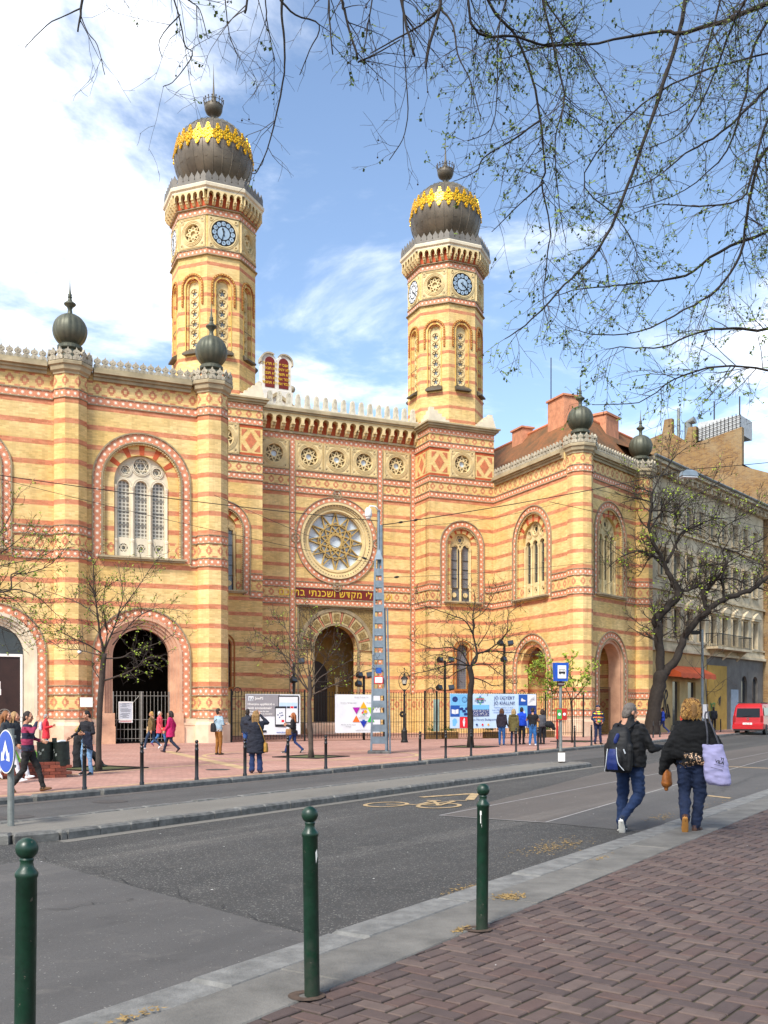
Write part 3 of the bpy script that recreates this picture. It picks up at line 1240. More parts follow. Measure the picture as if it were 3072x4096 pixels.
# inscription
m = MB()
m.box(13.70, 19.30, -.03, .02, 8.78, 9.42)
ins = m.build('inscription_panel', [MAROON], syna, CEN)
heb = '\u05d5\u05e2\u05e9\u05d5 \u05dc\u05d9 \u05de\u05e7\u05d3\u05e9 \u05d5\u05e9\u05db\u05e0\u05ea\u05d9 \u05d1\u05ea\u05d5\u05db\u05dd'[::-1]
text(heb, .60, LETTER, ins, CEN @ T(CX, -.036, 9.09), ls=1.12, bold=.006)
# portal
m = MB()
op = arch_loop(CX, 1.53, GZ, 5.6, 20)
po = [(CX - 2.7, GZ), (CX - 1.53, GZ)] + [(CX - 1.53 * math.cos(math.pi * i / 20), 5.6 + 1.53 * math.sin(math.pi * i / 20)) for i in range(21)] + [(CX + 1.53, GZ), (CX + 2.7, GZ), (CX + 2.7, 8.36), (CX - 2.7, 8.36)]
m.plate([po], .16, .9)
prt = m.build('portal', [BRICK], syna, CEN, uv=True)
CARVE = mat('carved_stone', '8f7a4c', .8, var=.5, scale=11., c2='5c4a2b', bump=1., bscale=16)
m = MB()
for x in (CX - 2.7, CX + 2.56):
    m.box(x, x + .14, .02, .2, GZ, 8.2)
m.box(CX - 2.7, CX + 2.7, .02, .2, 8.2, 8.36)
m.box(CX - 2.8, CX + 2.8, -.12, .2, 8.3, 8.38)
m.arch(CX, 2.40, 2.62, 5.5, 5.6, .02, .2, 24)
m.arch(CX, 1.50, 1.62, 2.6, 5.6, .08, .2, 24)
each(m, 'portal_moulding', [ROPE], prt, CEN)
for s_ in (-1, 1):
    m = MB()
    sp = [(CX + s_ * 2.56, 5.6)] + [(CX + s_ * 2.62 * math.cos(t), 5.6 + 2.62 * math.sin(t)) for t in [R(8 + i * 8) for i in range(11)]] + [(CX, 8.2), (CX + s_ * 2.56, 8.2)]
    m.plate([sp], .10, .17)
    m.build('carved_spandrel', [CARVE], prt, CEN)
for i in range(17):
    a0_, a1 = R(180 * i / 17 + .6), R(180 * (i + 1) / 17 - .6)
    if i % 2 == 0:
        a0_ -= R(3.0); a1 += R(3.0)
    else:
        a0_ += R(3.2); a1 -= R(3.2)
    m = MB()
    m.plate([[(CX + r * math.cos(t), 5.6 + r * math.sin(t)) for r, t in ((1.63, a0_), (2.39, a0_), (2.39, (a0_ + a1) / 2), (2.39, a1), (1.63, a1))]], .06 if i % 2 == 0 else .08, .17)
    m.build('voussoir', [mat('voussoir_stone', 'b8a578', .8, var=.25) if i % 2 == 0 else mat('voussoir_brick', 'b5765a', .8, var=.25)], prt, CEN)
    if i % 2 == 0:
        am = (a0_ + a1) / 2
        m = MB(T(CX + 2.0 * math.cos(am), 0, 5.6 + 2.0 * math.sin(am)) @ RY(math.pi / 2 - am))
        m.plate([rect(-.2, .2, -.25, .25)], .04, .06)
        m.build('carved_boss', [CARVE], prt, CEN)
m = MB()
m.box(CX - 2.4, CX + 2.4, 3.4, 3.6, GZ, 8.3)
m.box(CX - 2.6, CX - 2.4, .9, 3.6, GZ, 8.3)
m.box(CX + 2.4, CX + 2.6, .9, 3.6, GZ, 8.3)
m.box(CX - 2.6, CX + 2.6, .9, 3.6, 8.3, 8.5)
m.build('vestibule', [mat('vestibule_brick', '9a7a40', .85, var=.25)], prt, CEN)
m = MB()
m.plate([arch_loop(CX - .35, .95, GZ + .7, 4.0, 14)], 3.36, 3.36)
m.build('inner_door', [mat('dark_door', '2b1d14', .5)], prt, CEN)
for x in (CX - 1.6, CX + 1.0):
    m = MB()
    m.lathe([(.16, .8), (.16, 1.0), (.11, 1.1), (.10, 3.3), (.16, 3.5), (.2, 3.7), (.2, 3.8)], 12, x, 2.6)
    each(m, 'vestibule_column', [STONE], prt, CEN, smooth=True)
m = MB()
m.box(CX - 2.4, CX + 2.4, .95, 3.4, GZ, .82)
for i in range(4):
    m.box(CX - 2.3, CX + 2.3, -1.2 + i * .34, .96, GZ + i * .18, GZ + (i + 1) * .18)
m.build('step', [PLINTH], prt, CEN)
# corbelled cornice
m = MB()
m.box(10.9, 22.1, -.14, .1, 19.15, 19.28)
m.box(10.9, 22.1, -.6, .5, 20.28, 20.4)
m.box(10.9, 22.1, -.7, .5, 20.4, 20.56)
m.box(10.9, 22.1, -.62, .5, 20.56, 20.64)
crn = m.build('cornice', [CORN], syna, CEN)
m = MB()
m.box(10.9, 22.1, -.06, .02, 19.28, 20.28)
m.build('corbel_backing', [REDB], crn, CEN)


def corbel_mesh(w=.62, h=1.0, d=.5, name='corbel'):
    m = MB()
    hw = w / 2
    lo = h * .42
    m.plate([[(-hw, h), (-hw, lo)] + [(-hw + .09, lo)] + [(-(hw - .09) * math.cos(math.pi * i / 10), h * .62 + (hw - .09) * math.sin(math.pi * i / 10)) for i in range(11)] + [(hw - .09, lo), (hw, lo), (hw, h)]], -d, -.05)
    for s_ in (-1, 1):
        for k in range(4):
            a = R(20 + k * 36)
            m.sphere(((hw - .1) * math.cos(a) if k < 9 else 0, -d * .75, h * .62 + (hw - .1) * math.sin(a)), .05, 6, 4)
        x = s_ * (hw - .045)
        prof = [(d * .1, 0), (d * .35, .04), (d * .5, lo * .4), (d * .72, lo * .45), (d * .8, lo * .75), (d, lo * .85), (d, lo + .02)]
        vs = [(x - .085, -y, z) for y, z in prof] + [(x + .085, -y, z) for y, z in prof] + [(x - .085, 0, lo), (x + .085, 0, lo), (x - .085, 0, 0), (x + .085, 0, 0)]
        n = len(prof)
        fs = [(i, i + 1, n + i + 1, n + i) for i in range(n - 1)]
        fs += [tuple(range(n)) + (2 * n, 2 * n + 2), tuple(range(n, 2 * n)) + (2 * n + 1, 2 * n + 3)]
        m.add(vs, fs)
    return m.mesh(name, [STONE])


CORB = corbel_mesh()
nc = 18
for i in range(nc):
    put(CORB, 'corbel', crn, CEN @ T(10.9 + (i + .5) * 11.2 / nc, -.02, 19.28) @ SC(11.2 / nc / .62, 1, 1))
m = MB()
h = [(-.2, 0), (.2, 0), (.2, .22), (.165, .26), (.165, .62), (.14, .66), (.14, .72)]
pts = h + [(.14 * math.cos(R(t)), .74 + .17 * math.sin(R(t))) for t in range(20, 180, 20)] + [(-x, z) for x, z in reversed(h[2:])]
m.plate([pts], -.1, .1, back=True)
m.ring(0, .72, .06, .09, -.12, -.095, 12)
m.ring(0, .30, .05, .075, -.12, -.095, 10)
m.box(-.03, .03, -.115, -.1, .38, .6)
TALLM = m.mesh('tall_parapet_leaf', [MERLW])
m = MB()
m.box(10.9, 22.1, -.55, -.25, 20.64, 20.74)
for i in range(18):
    put(TALLM, 'parapet_leaf', crn, CEN @ T(11.25 + i * .617, -.40, 20.72) @ SC(.95, 1, .96))
m.build('parapet_course', [MERLW], syna, CEN)

# gable with the tablets of the law, on the roof behind the parapet
TAB = MAIN @ T(16.45, 26.1, 0)
m = MB()
m.box(-1.3, 1.3, 0, .7, 20, 26.0)
m.plate([[(-3.4, 20), (3.4, 20), (3.4, 23.4), (0, 25.6), (-3.4, 23.4)]], .2, 1.2, back=True)
gab = m.build('roof_gable', [PANEL_W], syna, TAB)
m = MB()
for s_ in (-1, 1):
    m.bar((s_ * 3.7, .1, 23.3), (0, .1, 25.75), .22, .5, up=(0, 1, 0))
each(m, 'gable_coping', [CORN], gab, TAB)
m = MB()
tl = [(-1.2, 26.0), (1.2, 26.0), (1.2, 28.0)] + [(.6 + .6 * math.cos(R(t)), 28.15 + .62 * math.sin(R(t))) for t in range(0, 181, 20)] + [(-.6 + .6 * math.cos(R(t)), 28.15 + .62 * math.sin(R(t))) for t in range(20, 181, 20)] + [(-1.2, 28.0)]
m.plate([tl], .05, .6, back=True)
tb = m.build('tablets', [PANEL_W], syna, TAB)
m = MB()
for s_ in (-1, 1):
    for r0, r1 in ((.60, .72),):
        pl = lambda r: [(s_ * .6 + r * math.cos(R(t)), 28.15 + r * math.sin(R(t))) for t in (range(-12, 126, 6) if s_ > 0 else range(55, 193, 6))]
        m.strip(pl(r0), pl(r1), -.08, .6)
m.build('tablet_hood', [MERL], tb, TAB)
for s_ in (-1, 1):
    m = MB()
    m.plate([arch_loop(s_ * .55, .38, 26.2, 28.15, 14)], .02, .05)
    pn = m.build('tablet_panel', [MAROON], tb, TAB)
    rows = (('\u05d0\u05e0\u05db\u05d9 \u05d9\u05d9', '\u05dc\u05d0 \u05d9\u05d4\u05d9\u05d4', '\u05dc\u05d0 \u05ea\u05e9\u05d0', '\u05d6\u05db\u05d5\u05e8 \u05d0\u05ea', '\u05db\u05d1\u05d3 \u05d0\u05ea'),
            ('\u05dc\u05d0 \u05ea\u05e8\u05e6\u05d7', '\u05dc\u05d0 \u05ea\u05e0\u05d0\u05e3', '\u05dc\u05d0 \u05ea\u05d2\u05e0\u05d1', '\u05dc\u05d0 \u05ea\u05e2\u05e0\u05d4', '\u05dc\u05d0 \u05ea\u05d7\u05de\u05d3'))[0 if s_ > 0 else 1]
    for i, rw in enumerate(rows):
        text(rw[::-1], .30, LETTER, pn, TAB @ T(s_ * .55, .012, 28.0 - i * .36), bold=.006)
m = MB()
for s_ in (-1, 1):
    m.sphere((s_ * 1.3, .3, 26.35), .28, 10, 6)
each(m, 'scroll', [MERL], tb, TAB, smooth=True)

# ------------------------------------------------------------------ towers
AP = 2.37
OCT = 2 * AP * math.tan(R(22.5))
TROS = rosette_mesh('rosette_panel', 1.80, .50, 8, 3, STONE)


def brick_diamond(w=1.05):
    """stepped red-brick diamond with four stepped corners"""
    m = MB()
    n, st = 6, w / 13
    for i in range(-n + 1, n):
        k = n - abs(i) - .5
        m.box(-k * st * .78, k * st * .78, -.012, .01, (i - .5) * st * 1.1, (i + .5) * st * 1.1)
    for sx in (-1, 1):
        for sz in (-1, 1):
            for i in range(5):
                z1 = sz * (w * .62 - i * st)
                z0 = z1 - sz * st
                xs = sorted((sx * w * .55, sx * (w * .55 - (5 - i) * st * .85)))
                m.box(xs[0], xs[1], -.012, .01, min(z0, z1), max(z0, z1))
    return m.mesh('brick_diamond', [mat('salmon_brick', 'c4754f', .8, var=.25, scale=5.)])


BDIA = brick_diamond()
CLK = {}


def clock(root, M, face, hands):
    m = MB()
    m.plate([circ(0, 0, .74, 36)], -.06, .05)
    ck = m.build('clock', [IRON], root, M)
    m = MB()
    m.plate([circ(0, 0, .37, 24)], -.075, -.07)
    for i in range(12):
        a = R(90 - 30 * i)
        m.plate([circ(.555 * math.cos(a), .555 * math.sin(a), .128, 14)], -.075, -.07)
    m.build('clock_face', [face], ck, M)
    for i in range(12):
        a = R(90 - 30 * i)
        key = (12 if i == 0 else i)
        if key not in CLK:
            CLK[key] = text_mesh(str(key), .17, IRON, name='numeral')
        put(CLK[key], 'numeral', ck, M @ T(.555 * math.cos(a), -.082, .555 * math.sin(a)) @ RX(R(90)))
    for deg, ln, w in hands:
        a = R(90 - deg)
        m = MB()
        m.bar((-.16 * math.cos(a), -.1, -.16 * math.sin(a)), (ln * math.cos(a), -.1, ln * math.sin(a)), w, .02)
        m.plate([circ(ln * .72 * math.cos(a), ln * .72 * math.sin(a), w * 1.1, 10)], -.115, -.085)
        m.build('clock_hand', [IRON], ck, M)


def crest_mesh():
    h = [(-.2, 0), (.2, 0), (.2, .18), (.15, .22), (.19, .3), (.17, .42), (.06, .56), (0, .68)]
    m = MB()
    m.plate([h + [(-x, z) for x, z in reversed(h[2:-1])]], -.03, .03, back=True)
    return m.mesh('crest_leaf', [SLATE])


CREST = crest_mesh()


def gold_mesh():
    m = MB()
    def lobe(x, z, r, d=.03, n=12):
        m.plate([circ(x, z, r, n)], -d, .02)
        m.ring(x, z, r * .45, r * .7, -d - .035, -d, n)
    for x, z, r in ((0, 0, .16), (0, .38, .13), (0, .55, .075), (0, -.36, .12), (0, -.5, .07), (.16, .17, .11), (-.16, .17, .11), (.16, -.16, .11), (-.16, -.16, .11), (.24, 0, .075), (-.24, 0, .075)):
        lobe(x, z, r)
    return m.mesh('gilded_ornament', [GOLD])


GOLDM = gold_mesh()
TCORB = corbel_mesh(.62, .78, .32, 'corbel')


def tower(x0, hands0, left):
    """square striped base, octagonal shaft, clock storey, corbelled cornice, gilded dome"""
    Mt = MAIN @ T(x0, 11.3 + 2.4, 0)
    if left:
        Mt = Mt @ T(0, 0, 20.3) @ SC(1, 1, 1.025) @ T(0, 0, -20.3)
    F = MAIN @ T(x0, 11.3, 0)
    hb = 2.4
    hl = grand_window(syna, F, 0, .70, 2, 8.75, 12.45, STONE, STAINEDB, 1.18)
    low = arch_loop(0, .42, 3.0, 5.5, 14)
    m = MB()
    m.plate([rect(-hb, hb, GZ, 20.0)] + hl + [low, circ(0, 17.82, .6, 24)], 0, .6)
    for s_ in (-1, 1):
        m.box(s_ * hb - (0 if s_ < 0 else .4), s_ * hb + (.4 if s_ < 0 else 0), .6, 4.8, GZ, 20.0)
    m.box(-hb, -hb + .4, 0.002, .6, GZ, 20.0)
    m.box(hb - .4, hb, .002, .6, GZ, 20.0)
    m.box(-hb, hb, 4.4, 4.8, GZ, 20.0)
    m.build('tower_base', [BRICK], syna, F, uv=True)
    m = MB()
    m.arch(0, .42, .50, 3.0, 5.5, -.03, .2, 14)
    m.arch(0, .62, .70, 3.0, 5.5, -.06, .01, 14)
    m.box(-.6, .6, -.12, .1, 2.86, 3.0)
    m.build('small_window_frame', [ZIG], syna, F)
    m = MB()
    m.plate([arch_loop(0, .42, 3.0, 5.5, 14)], .25, .25)
    m.build('small_window_glass', [STAINEDB], syna, F, uv=True)
    faces = [(F, -hb, hb, [(-1.6, 1.6)]), (F @ T(-hb, 4.8, 0) @ RZ(R(-90)), 0, 4.8, []), (F @ T(hb, 0, 0) @ RZ(R(90)), 0, 4.8, [])]
    for i, (Mf, a, b, gp) in enumerate(faces):
        pg = [(-.98, .98)] if i == 0 else []
        m = MB()
        for z0, z1 in ((19.66, 19.98), (18.78, 19.1), (16.52, 16.84), (15.50, 15.82)):
            band(syna, Mf, a, b, z0, z1)
            mould(m, a, b, (z0 - .03, z1 + .03))
        for z0, z1 in ((9.47, 9.79), (8.40, 8.72)):
            band(syna, Mf, a, b, z0, z1, gp)
            mould(m, a, b, (z0 - .03, z1 + .03), gp)
        each(m, 'string_course', [ROPE], syna, Mf)
        m = MB()
        for a_, b_ in segs(a, b, pg):
            m.box(a_, b_, -.004, .01, 18.55, 18.74)
            m.box(a_, b_, -.004, .01, 16.88, 17.05)
        each(m, 'red_course', [REDB], syna, Mf)
        for x in ((-1.68, 1.68) if i == 0 else (1.2, 3.6)):
            put(BDIA, 'brick_diamond', syna, Mf @ T(x, 0, 17.8))
    put(ROSETTE, 'rosette_panel', syna, F @ T(0, 0, 17.82))
    m = MB()
    for z0, z1, p in ((20.0, 20.12, .12), (20.12, 20.26, .24), (20.26, 20.36, .34)):
        m.box(-hb - p, hb + p, -p, 4.8 + p, z0, z1)
    m.build('base_cornice', [CORN], syna, F)
    m = MB()
    for i in range(5):
        q = .42 * i
        for sx in (-1, 1):
            for sy in (0, 1):
                w = 1.5 - q * .62
                xs = sorted((sx * (hb + .1 - i * .04), sx * (hb + .1 - w)))
                ys = (0 - .1 + i * .04, w - .1) if sy == 0 else (4.9 - w, 4.9 - i * .04)
                m.box(xs[0], xs[1], ys[0], ys[1], 20.36 + i * .2, 20.36 + (i + 1) * .2)
    m.build('corner_steps', [STONEW], syna, F)
    # octagon
    sh = MB()
    dt = MB()
    st = MB()
    gl = MB()
    sl = MB()
    hwz = OCT / 2
    for k in range(8):
        Mk = RZ(R(45 * k)) @ T(0, -AP, 0)
        sh.M = dt.M = st.M = gl.M = sl.M = Mk
        sh.plate([rect(-hwz, hwz, 20.3, 28.3), arch_loop(0, .46, 22.9, 26.6, 14)], 0, .42)
        sh.arch(0, .36, .46, 22.9, 26.6, .10, .42, 14)
        sh.plate([rect(-hwz, hwz, 28.3, 31.1)] + ([circ(0, 29.66, .53, 24)] if k % 2 else []), .001, .3)
        dt.arch(0, .62, .74, 25.5, 26.6, -.07, .01, 18, 0)
        for j in range(26):
            L_ = math.pi * .68 + 2.0
            s_ = (j + .5) / 26 * L_ - 1.0
            if s_ < 0:
                px, pz = -.68, 26.6 + s_
            elif s_ > math.pi * .68:
                px, pz = .68, 26.6 - (s_ - math.pi * .68)
            else:
                a = math.pi - s_ / .68
                px, pz = .68 * math.cos(a), 26.6 + .68 * math.sin(a)
            dt.box(px - .028, px + .028, -.09, -.06, pz - .028, pz + .028, 1)
        dt.arch(0, .46, .50, 22.95, 26.6, -.03, .02, 16, 1)
        dt.plate([[(-.09, 26.98), (.09, 26.98), (.12, 27.2), (-.12, 27.2)]], -.02, .01, 0)
        # pierced stone screen with six rosettes
        hol = []
        zz = [23.32 + j * .59 for j in range(6)]
        for z in zz:
            pts = []
            for q in range(5):
                c = R(90 + 72 * q)
                for w_, rr in ((-30, .10), (-18, .18), (0, .20), (18, .18), (30, .10)):
                    pts.append((rr * math.cos(c + R(w_)), z + rr * math.sin(c + R(w_))))
            hol.append(pts)
        st.plate([arch_loop(0, .36, 22.9, 26.6, 12)] + hol, .22, .34)
        for z in zz:
            st.ring(0, z, .25, .29, .17, .23, 16)
        gl.plate([arch_loop(0, .36, 22.9, 26.6, 10)], .33, .33)
        sl.add([(-.52, .25, 23.1), (.52, .25, 23.1), (.56, -.3, 22.72), (-.56, -.3, 22.72), (-.56, -.3, 22.62), (.56, -.3, 22.62), (.5, .1, 22.62), (-.5, .1, 22.62)],
               [(0, 1, 2, 3), (3, 2, 5, 4), (4, 5, 6, 7), (0, 3, 4, 7), (1, 6, 5, 2)])
        sl.bar((-.47, -.02, 24.35), (.47, -.02, 24.35), .025, .025)
        Mw = Mt @ Mk
        for z0, z1 in ((28.38, 28.68), (30.66, 30.98)):
            band(syna, Mw, -hwz, hwz, z0, z1)
    ts = sh.build('tower_shaft', [BRICK], syna, Mt, uv=True)
    dt.build('arch_label', [ZIG, YELB], ts, Mt)
    st.build('pierced_screen', [STONE], ts, Mt)
    gl.build('screen_glass', [mat('blue_grey_louvre', '7b8792', .4, var=.2)], ts, Mt)
    each(sl, 'sloping_sill', [SHEET], ts, Mt)
    m = MB()
    rc = AP / math.cos(R(22.5))
    o8 = R(22.5)
    for z, p in ((28.33, .14), (28.72, .06), (30.62, .06), (31.04, .14)):
        m.lathe([(rc - .02, z - .05), (rc + p, z - .02), (rc + p, z + .03), (rc - .02, z + .05)], 8, a0=o8, caps=False)
    each(m, 'string_course', [ROPE], ts, Mt)
    for k in range(8):
        if k in (3, 4, 5):
            continue
        Mk = Mt @ RZ(R(45 * k)) @ T(0, -AP, 29.66)
        if k % 2 == 0:
            m = MB()
            m.plate([rect(-.92, .92, -.9, .9)], -.03, .01)
            m.ring(0, 0, .75, .82, -.09, -.02, 32)
            m.ring(0, 0, .86, .89, -.07, -.02, 32)
            for sx in (-1, 1):
                for sz in (-1, 1):
                    m.ring(sx * .75, sz * .74, .07, .11, -.08, -.02, 12)
            m.build('clock_panel', [STONE], syna, Mk)
            clock(syna, Mk, CLOCKB if k == 0 else CLOCKW, hands0)
        else:
            put(TROS, 'rosette_panel', syna, Mk)
    m = MB()
    m.lathe([(rc, 31.08), (rc + .1, 31.1), (rc + .1, 31.9)], 8, a0=o8, caps=False)
    m.build('corbel_backing', [REDB], syna, Mt)
    m = MB()
    m.lathe([(rc + .4, 31.86), (rc + .44, 31.9), (rc + .44, 32.0), (rc + .54, 32.08), (rc + .56, 32.24), (rc + .5, 32.3), (1.2, 32.34)], 8, a0=o8, caps=False)
    cn = m.build('tower_cornice', [STONEW], syna, Mt)
    for k in range(8):
        if k in (3, 4, 5) and not left:
            pass
        w = (OCT + .1) / 5
        for j in range(5):
            put(TCORB, 'corbel', cn, Mt @ RZ(R(45 * k)) @ T(-2 * w + j * w, -AP - .1, 31.12) @ SC(w / .62, 1, 1))
        w = (OCT + .4) / 6
        for j in range(6):
            put(CREST, 'crest_leaf', cn, Mt @ RZ(R(45 * k)) @ T(-2.5 * w + j * w, -AP - .4, 32.3) @ SC(1.0, 1, 1.0))
    # dome, local z measured from its centre
    Md = Mt @ T(0, 0, 34.9)
    m = MB()
    m.lathe([(1.75, -2.6), (1.7, -2.2), (1.55, -1.9)], 32)
    prof = [(1.36, -2.0)] + [(2.36 * math.cos(t), 2.40 * math.sin(t)) for t in [R(-54 + i * 6.5) for i in range(22)]] + [(.25, 2.39)]
    m.lathe(prof, 48, lobe=lambda k, z: 1.0 if k % 2 else 1.012)
    dm = m.build('dome', [DOMEM], syna, Md, smooth=True)
    r_ = MB()
    r_.path([(0, -2.375 * math.cos(t), 2.415 * math.sin(t)) for t in [R(-54 + i * 9) for i in range(16)]], .032, 5)
    rm = r_.mesh('dome_rib', [DOMEM], smooth=True)
    s_m = MB()
    for t in (-36, -18, 0, 40, 58):
        q = 2.365 * math.cos(R(t))
        s_m.path([(q * math.sin(R(a)), -q * math.cos(R(a)), 2.405 * math.sin(R(t + (3 if (a > 0) else 0)))) for a in (-7, -2.5, 2.5, 7)], .014, 4)
    sm = s_m.mesh('sheet_seam', [DOMEM])
    for k in range(24):
        put(rm, 'dome_rib', dm, Md @ RZ(R(15 * k)))
        put(sm, 'sheet_seam', dm, Md @ RZ(R(15 * k + 7.5)) @ RZ(0))
        put(GOLDM, 'gilded_ornament', dm, Md @ RZ(R(15 * k + 7.5)) @ RX(R(-12)) @ T(0, -2.37, .05) @ SC(1.08, 1, 1.15))
    m = MB()
    m.lathe([(.34, 2.3), (.24, 2.42), (.2, 2.55), (.24, 2.6), (.17, 2.66), (.17, 2.84), (.3, 2.9), (.46, 3.02), (.54, 3.2), (.56, 3.36), (.52, 3.42), (.54, 3.5), (.2, 3.5), (.16, 3.8), (.1, 3.95), (.14, 4.0), (.07, 4.1), (.03, 5.0), (.006, 6.0)], 18)
    fn = m.build('finial', [SHEET], syna, Md, smooth=True)
    sp = MB()
    sp.path([(0, -.55, 3.45), (0, -.6, 3.75)], .025, 5)
    sp.path([(-.07, -.585, 3.66), (.07, -.585, 3.66)], .02, 4)
    sp.sphere((0, -.605, 3.8), .05, 6, 4)
    sp.sphere((.075, -.59, 3.67), .03, 5, 3)
    sp.sphere((-.075, -.59, 3.67), .03, 5, 3)
    spm = sp.mesh('crown_point', [SHEET])
    for k in range(16):
        put(spm, 'crown_point', fn, Md @ RZ(R(22.5 * k)))


tower(24.5, ((124, .30, .05), (128, .56, .035), (4, .2, .02)), False)
tower(8.45, ((-12, .32, .05), (196, .60, .035)), True)

# ------------------------------------------------------------------ corner wing
hr = grand_window(corner, RET, 4.75, 1., 3, 8.66, 12.15, STONE, DGLASS)
hf = grand_window(corner, RWF, 3.75, .93, 3, 8.66, 12.3, STONE, DGLASS)


def arch_out(x0, x1, cx, h, zs, ztop):
    return [(x0, GZ), (cx - h, GZ)] + [(cx - h * math.cos(math.pi * i / 24), zs + h * math.sin(math.pi * i / 24)) for i in range(25)] + [(cx + h, GZ), (x1, GZ), (x1, ztop), (x0, ztop)]


m = MB()
m.plate([arch_out(0, 9.2, 4.8, 1.75, 4.15, 16.9)] + hr, 0, .6)
m.box(2.7, 6.9, 2.0, 2.1, GZ, 6.6)
m.box(2.7, 6.9, .6, 2.0, 6.5, 6.6)
m.box(2.6, 2.7, .6, 2.1, GZ, 6.6)
m.box(6.9, 7.0, .6, 2.1, GZ, 6.6)
m.build('side_wall', [BRICK], corner, RET, uv=True)
m = MB()
m.plate([arch_out(0, 8.75, 3.9, 1.75, 4.35, 16.9)] + hf, 0, .6)
m.box(2.0, 5.8, 1.9, 2.0, GZ, 6.6)
m.box(2.0, 5.8, .6, 1.9, 6.5, 6.6)
m.box(1.9, 2.0, .6, 2.0, GZ, 6.6)
m.box(5.8, 5.9, .6, 2.0, GZ, 6.6)
m.box(8.4, 8.75, .6, 6, GZ, 16.9)
m.build('street_wall', [BRICK], corner, RWF, uv=True)
for M_, x1, cx, zs, gx, col in ((RET, 8.6, 4.8, 4.15, 4.75, STONE), (RWF, 8.2, 3.9, 4.35, 3.75, PINK)):
    k = 1. if M_ is RET else .93
    x0 = 0 if M_ is RET else .7
    gl_ = [(cx - 2.22 * k, cx + 2.22 * k)]
    gw = [(gx - 2.22 * k, gx + 2.22 * k)]
    m = MB()
    mould(m, x0, x1, LINES3[:4], gl_)
    mould(m, x0, x1, LINES3[4:8], gw)
    mould(m, x0, x1, LINES3[8:])
    each(m, 'string_course', [ROPE], corner, M_)
    for z0, z1 in BANDS3:
        band(corner, M_, x0, x1, z0, z1, gl_ if z0 < 3 else (gw if z0 < 15 else ()))
    star_arch(corner, M_, cx, 2.02 * k, .34, 1.28, zs)
    m = MB()
    m.arch(cx, 2.02 * k + .175, 2.02 * k + .24, 1.26, zs, -.07, .01, 24)
    m.arch(cx, 2.02 * k - .25, 2.02 * k - .175, 1.0, zs, -.07, .01, 24)
    each(m, 'rope_moulding', [ROPE], corner, M_)
    m = MB()
    if M_ is RET:
        m.arch(cx, 1.45, 1.78, GZ, zs, .1, .6, 24)
        each(m, 'door_surround', [BRICK], corner, M_, uv=True)
    else:
        m.arch(cx, 1.55, 1.7, GZ, zs, .0, .6, 24)
        m.arch(cx, 1.38, 1.55, GZ, zs, .1, .9, 24)
        each(m, 'door_surround', [PINK], corner, M_)
    m = MB()
    for a, b in segs(x0, x1 + .2, [(cx - 1.75, cx + 1.75)]):
        m.box(a, b, -.16, .1, GZ, .86)
        m.box(a, b, -.11, .1, .86, .93)
        m.box(a, b, -.14, .1, .93, 1.05)
        m.box(a, b, -.06, .1, 1.05, 1.24)
    each(m, 'plinth', [PLINTH], corner, M_)
pier(corner, MAIN, 27.3, 2.0)
pier(corner, RWF, 7.95, 0)
parapet(corner, RET, .35, 8.3)
parapet(corner, RWF, .95, 7.0)
# doorway grille of the street front
m = MB()
dg_ = thing('doorway_grille', RWF @ T(3.9, .7, GZ), 'dark iron grille inside the arched doorway of the corner wing', 'gate')
iron_bars(dg_, RWF @ T(0, .75, 0), 2.6, 5.2, .2, 3.0, .14, 'bar', IRON, .012)
# hipped tile roof, ridges parallel to both walls
m = MB()
def W(p, M_=MAIN): return M_ @ Vector(p)
ridge_a = W((30.4, 7.0, 20.75))
ridge_b = W((30.4, 22.0, 20.75))
rd = (RWF @ Vector((1, 0, 0)) - RWF @ Vector((0, 0, 0)))
ridge_c = ridge_a + rd * 9.5
e1 = W((26.95, 3.0, 16.6))
e2 = W((26.95, 22.0, 16.6))
e3 = RWF @ Vector((.4, .35, 16.6))
e4 = RWF @ Vector((10.5, .35, 16.6))
e5 = e4 + Vector((-5.5, 6.5, 0))
rf = MB()
rf.add([e1, e2, ridge_b, ridge_a, e3], [(0, 1, 2, 3), (0, 3, 4)])
rf.add([e3, ridge_a, ridge_c, e4], [(0, 1, 2, 3)])
rf.add([e4, ridge_c, e5], [(0, 1, 2)])
rf.add([ridge_a, ridge_b, ridge_c, e5 + Vector((0, 0, 0))], [(0, 1, 2)])
rf.build('roof', [RTILE], corner, ID, uv=True)
m = MB()
m.path([ridge_b, ridge_a, ridge_c], .13, 6)
m.build('ridge_tiles', [mat('new_clay_ridge', 'c2764f', .85, var=.2)], corner, ID)
CHIM = mat('plastered_chimney', 'c98a68', .85, var=.25, scale=3., bump=.3, bscale=15)
for s_, n_, w, h_, z in ((30.3, 8.2, 1.15, 1.5, 20.5), (30.3, 13.2, .85, .6, 20.7), (29.2, 17.8, .8, 1.2, 19.4)):
    c = W((s_, n_, 0))
    m = MB(T(c.x, c.y, 0) @ RZ(A0))
    m.box(-w / 2, w / 2, -w * .8, w * .8, z - 2, z + h_ - .12)
    m.box(-w / 2 - .1, w / 2 + .1, -w * .8 - .1, w * .8 + .1, z + h_ - .12, z + h_)
    m.build('chimney', [CHIM], corner, ID)
c = ridge_a + rd * 4.2
m = MB(T(c.x, c.y, 0) @ RZ(R(50)))
m.box(-.9, .9, -.5, .5, 19.5, 21.35)
m.box(-1.0, 1.0, -.6, .6, 21.35, 21.5)
m.build('chimney', [CHIM], corner, ID)
c = W((30.1, 9.3, 0))
m = MB()
m.path([(c.x, c.y, 20.5), (c.x, c.y, 25.0)], .035, 5)
m.build('flue_rod', [IRON], corner, ID)
m = MB()
q = RWF @ Vector((8.78, -.12, 0))
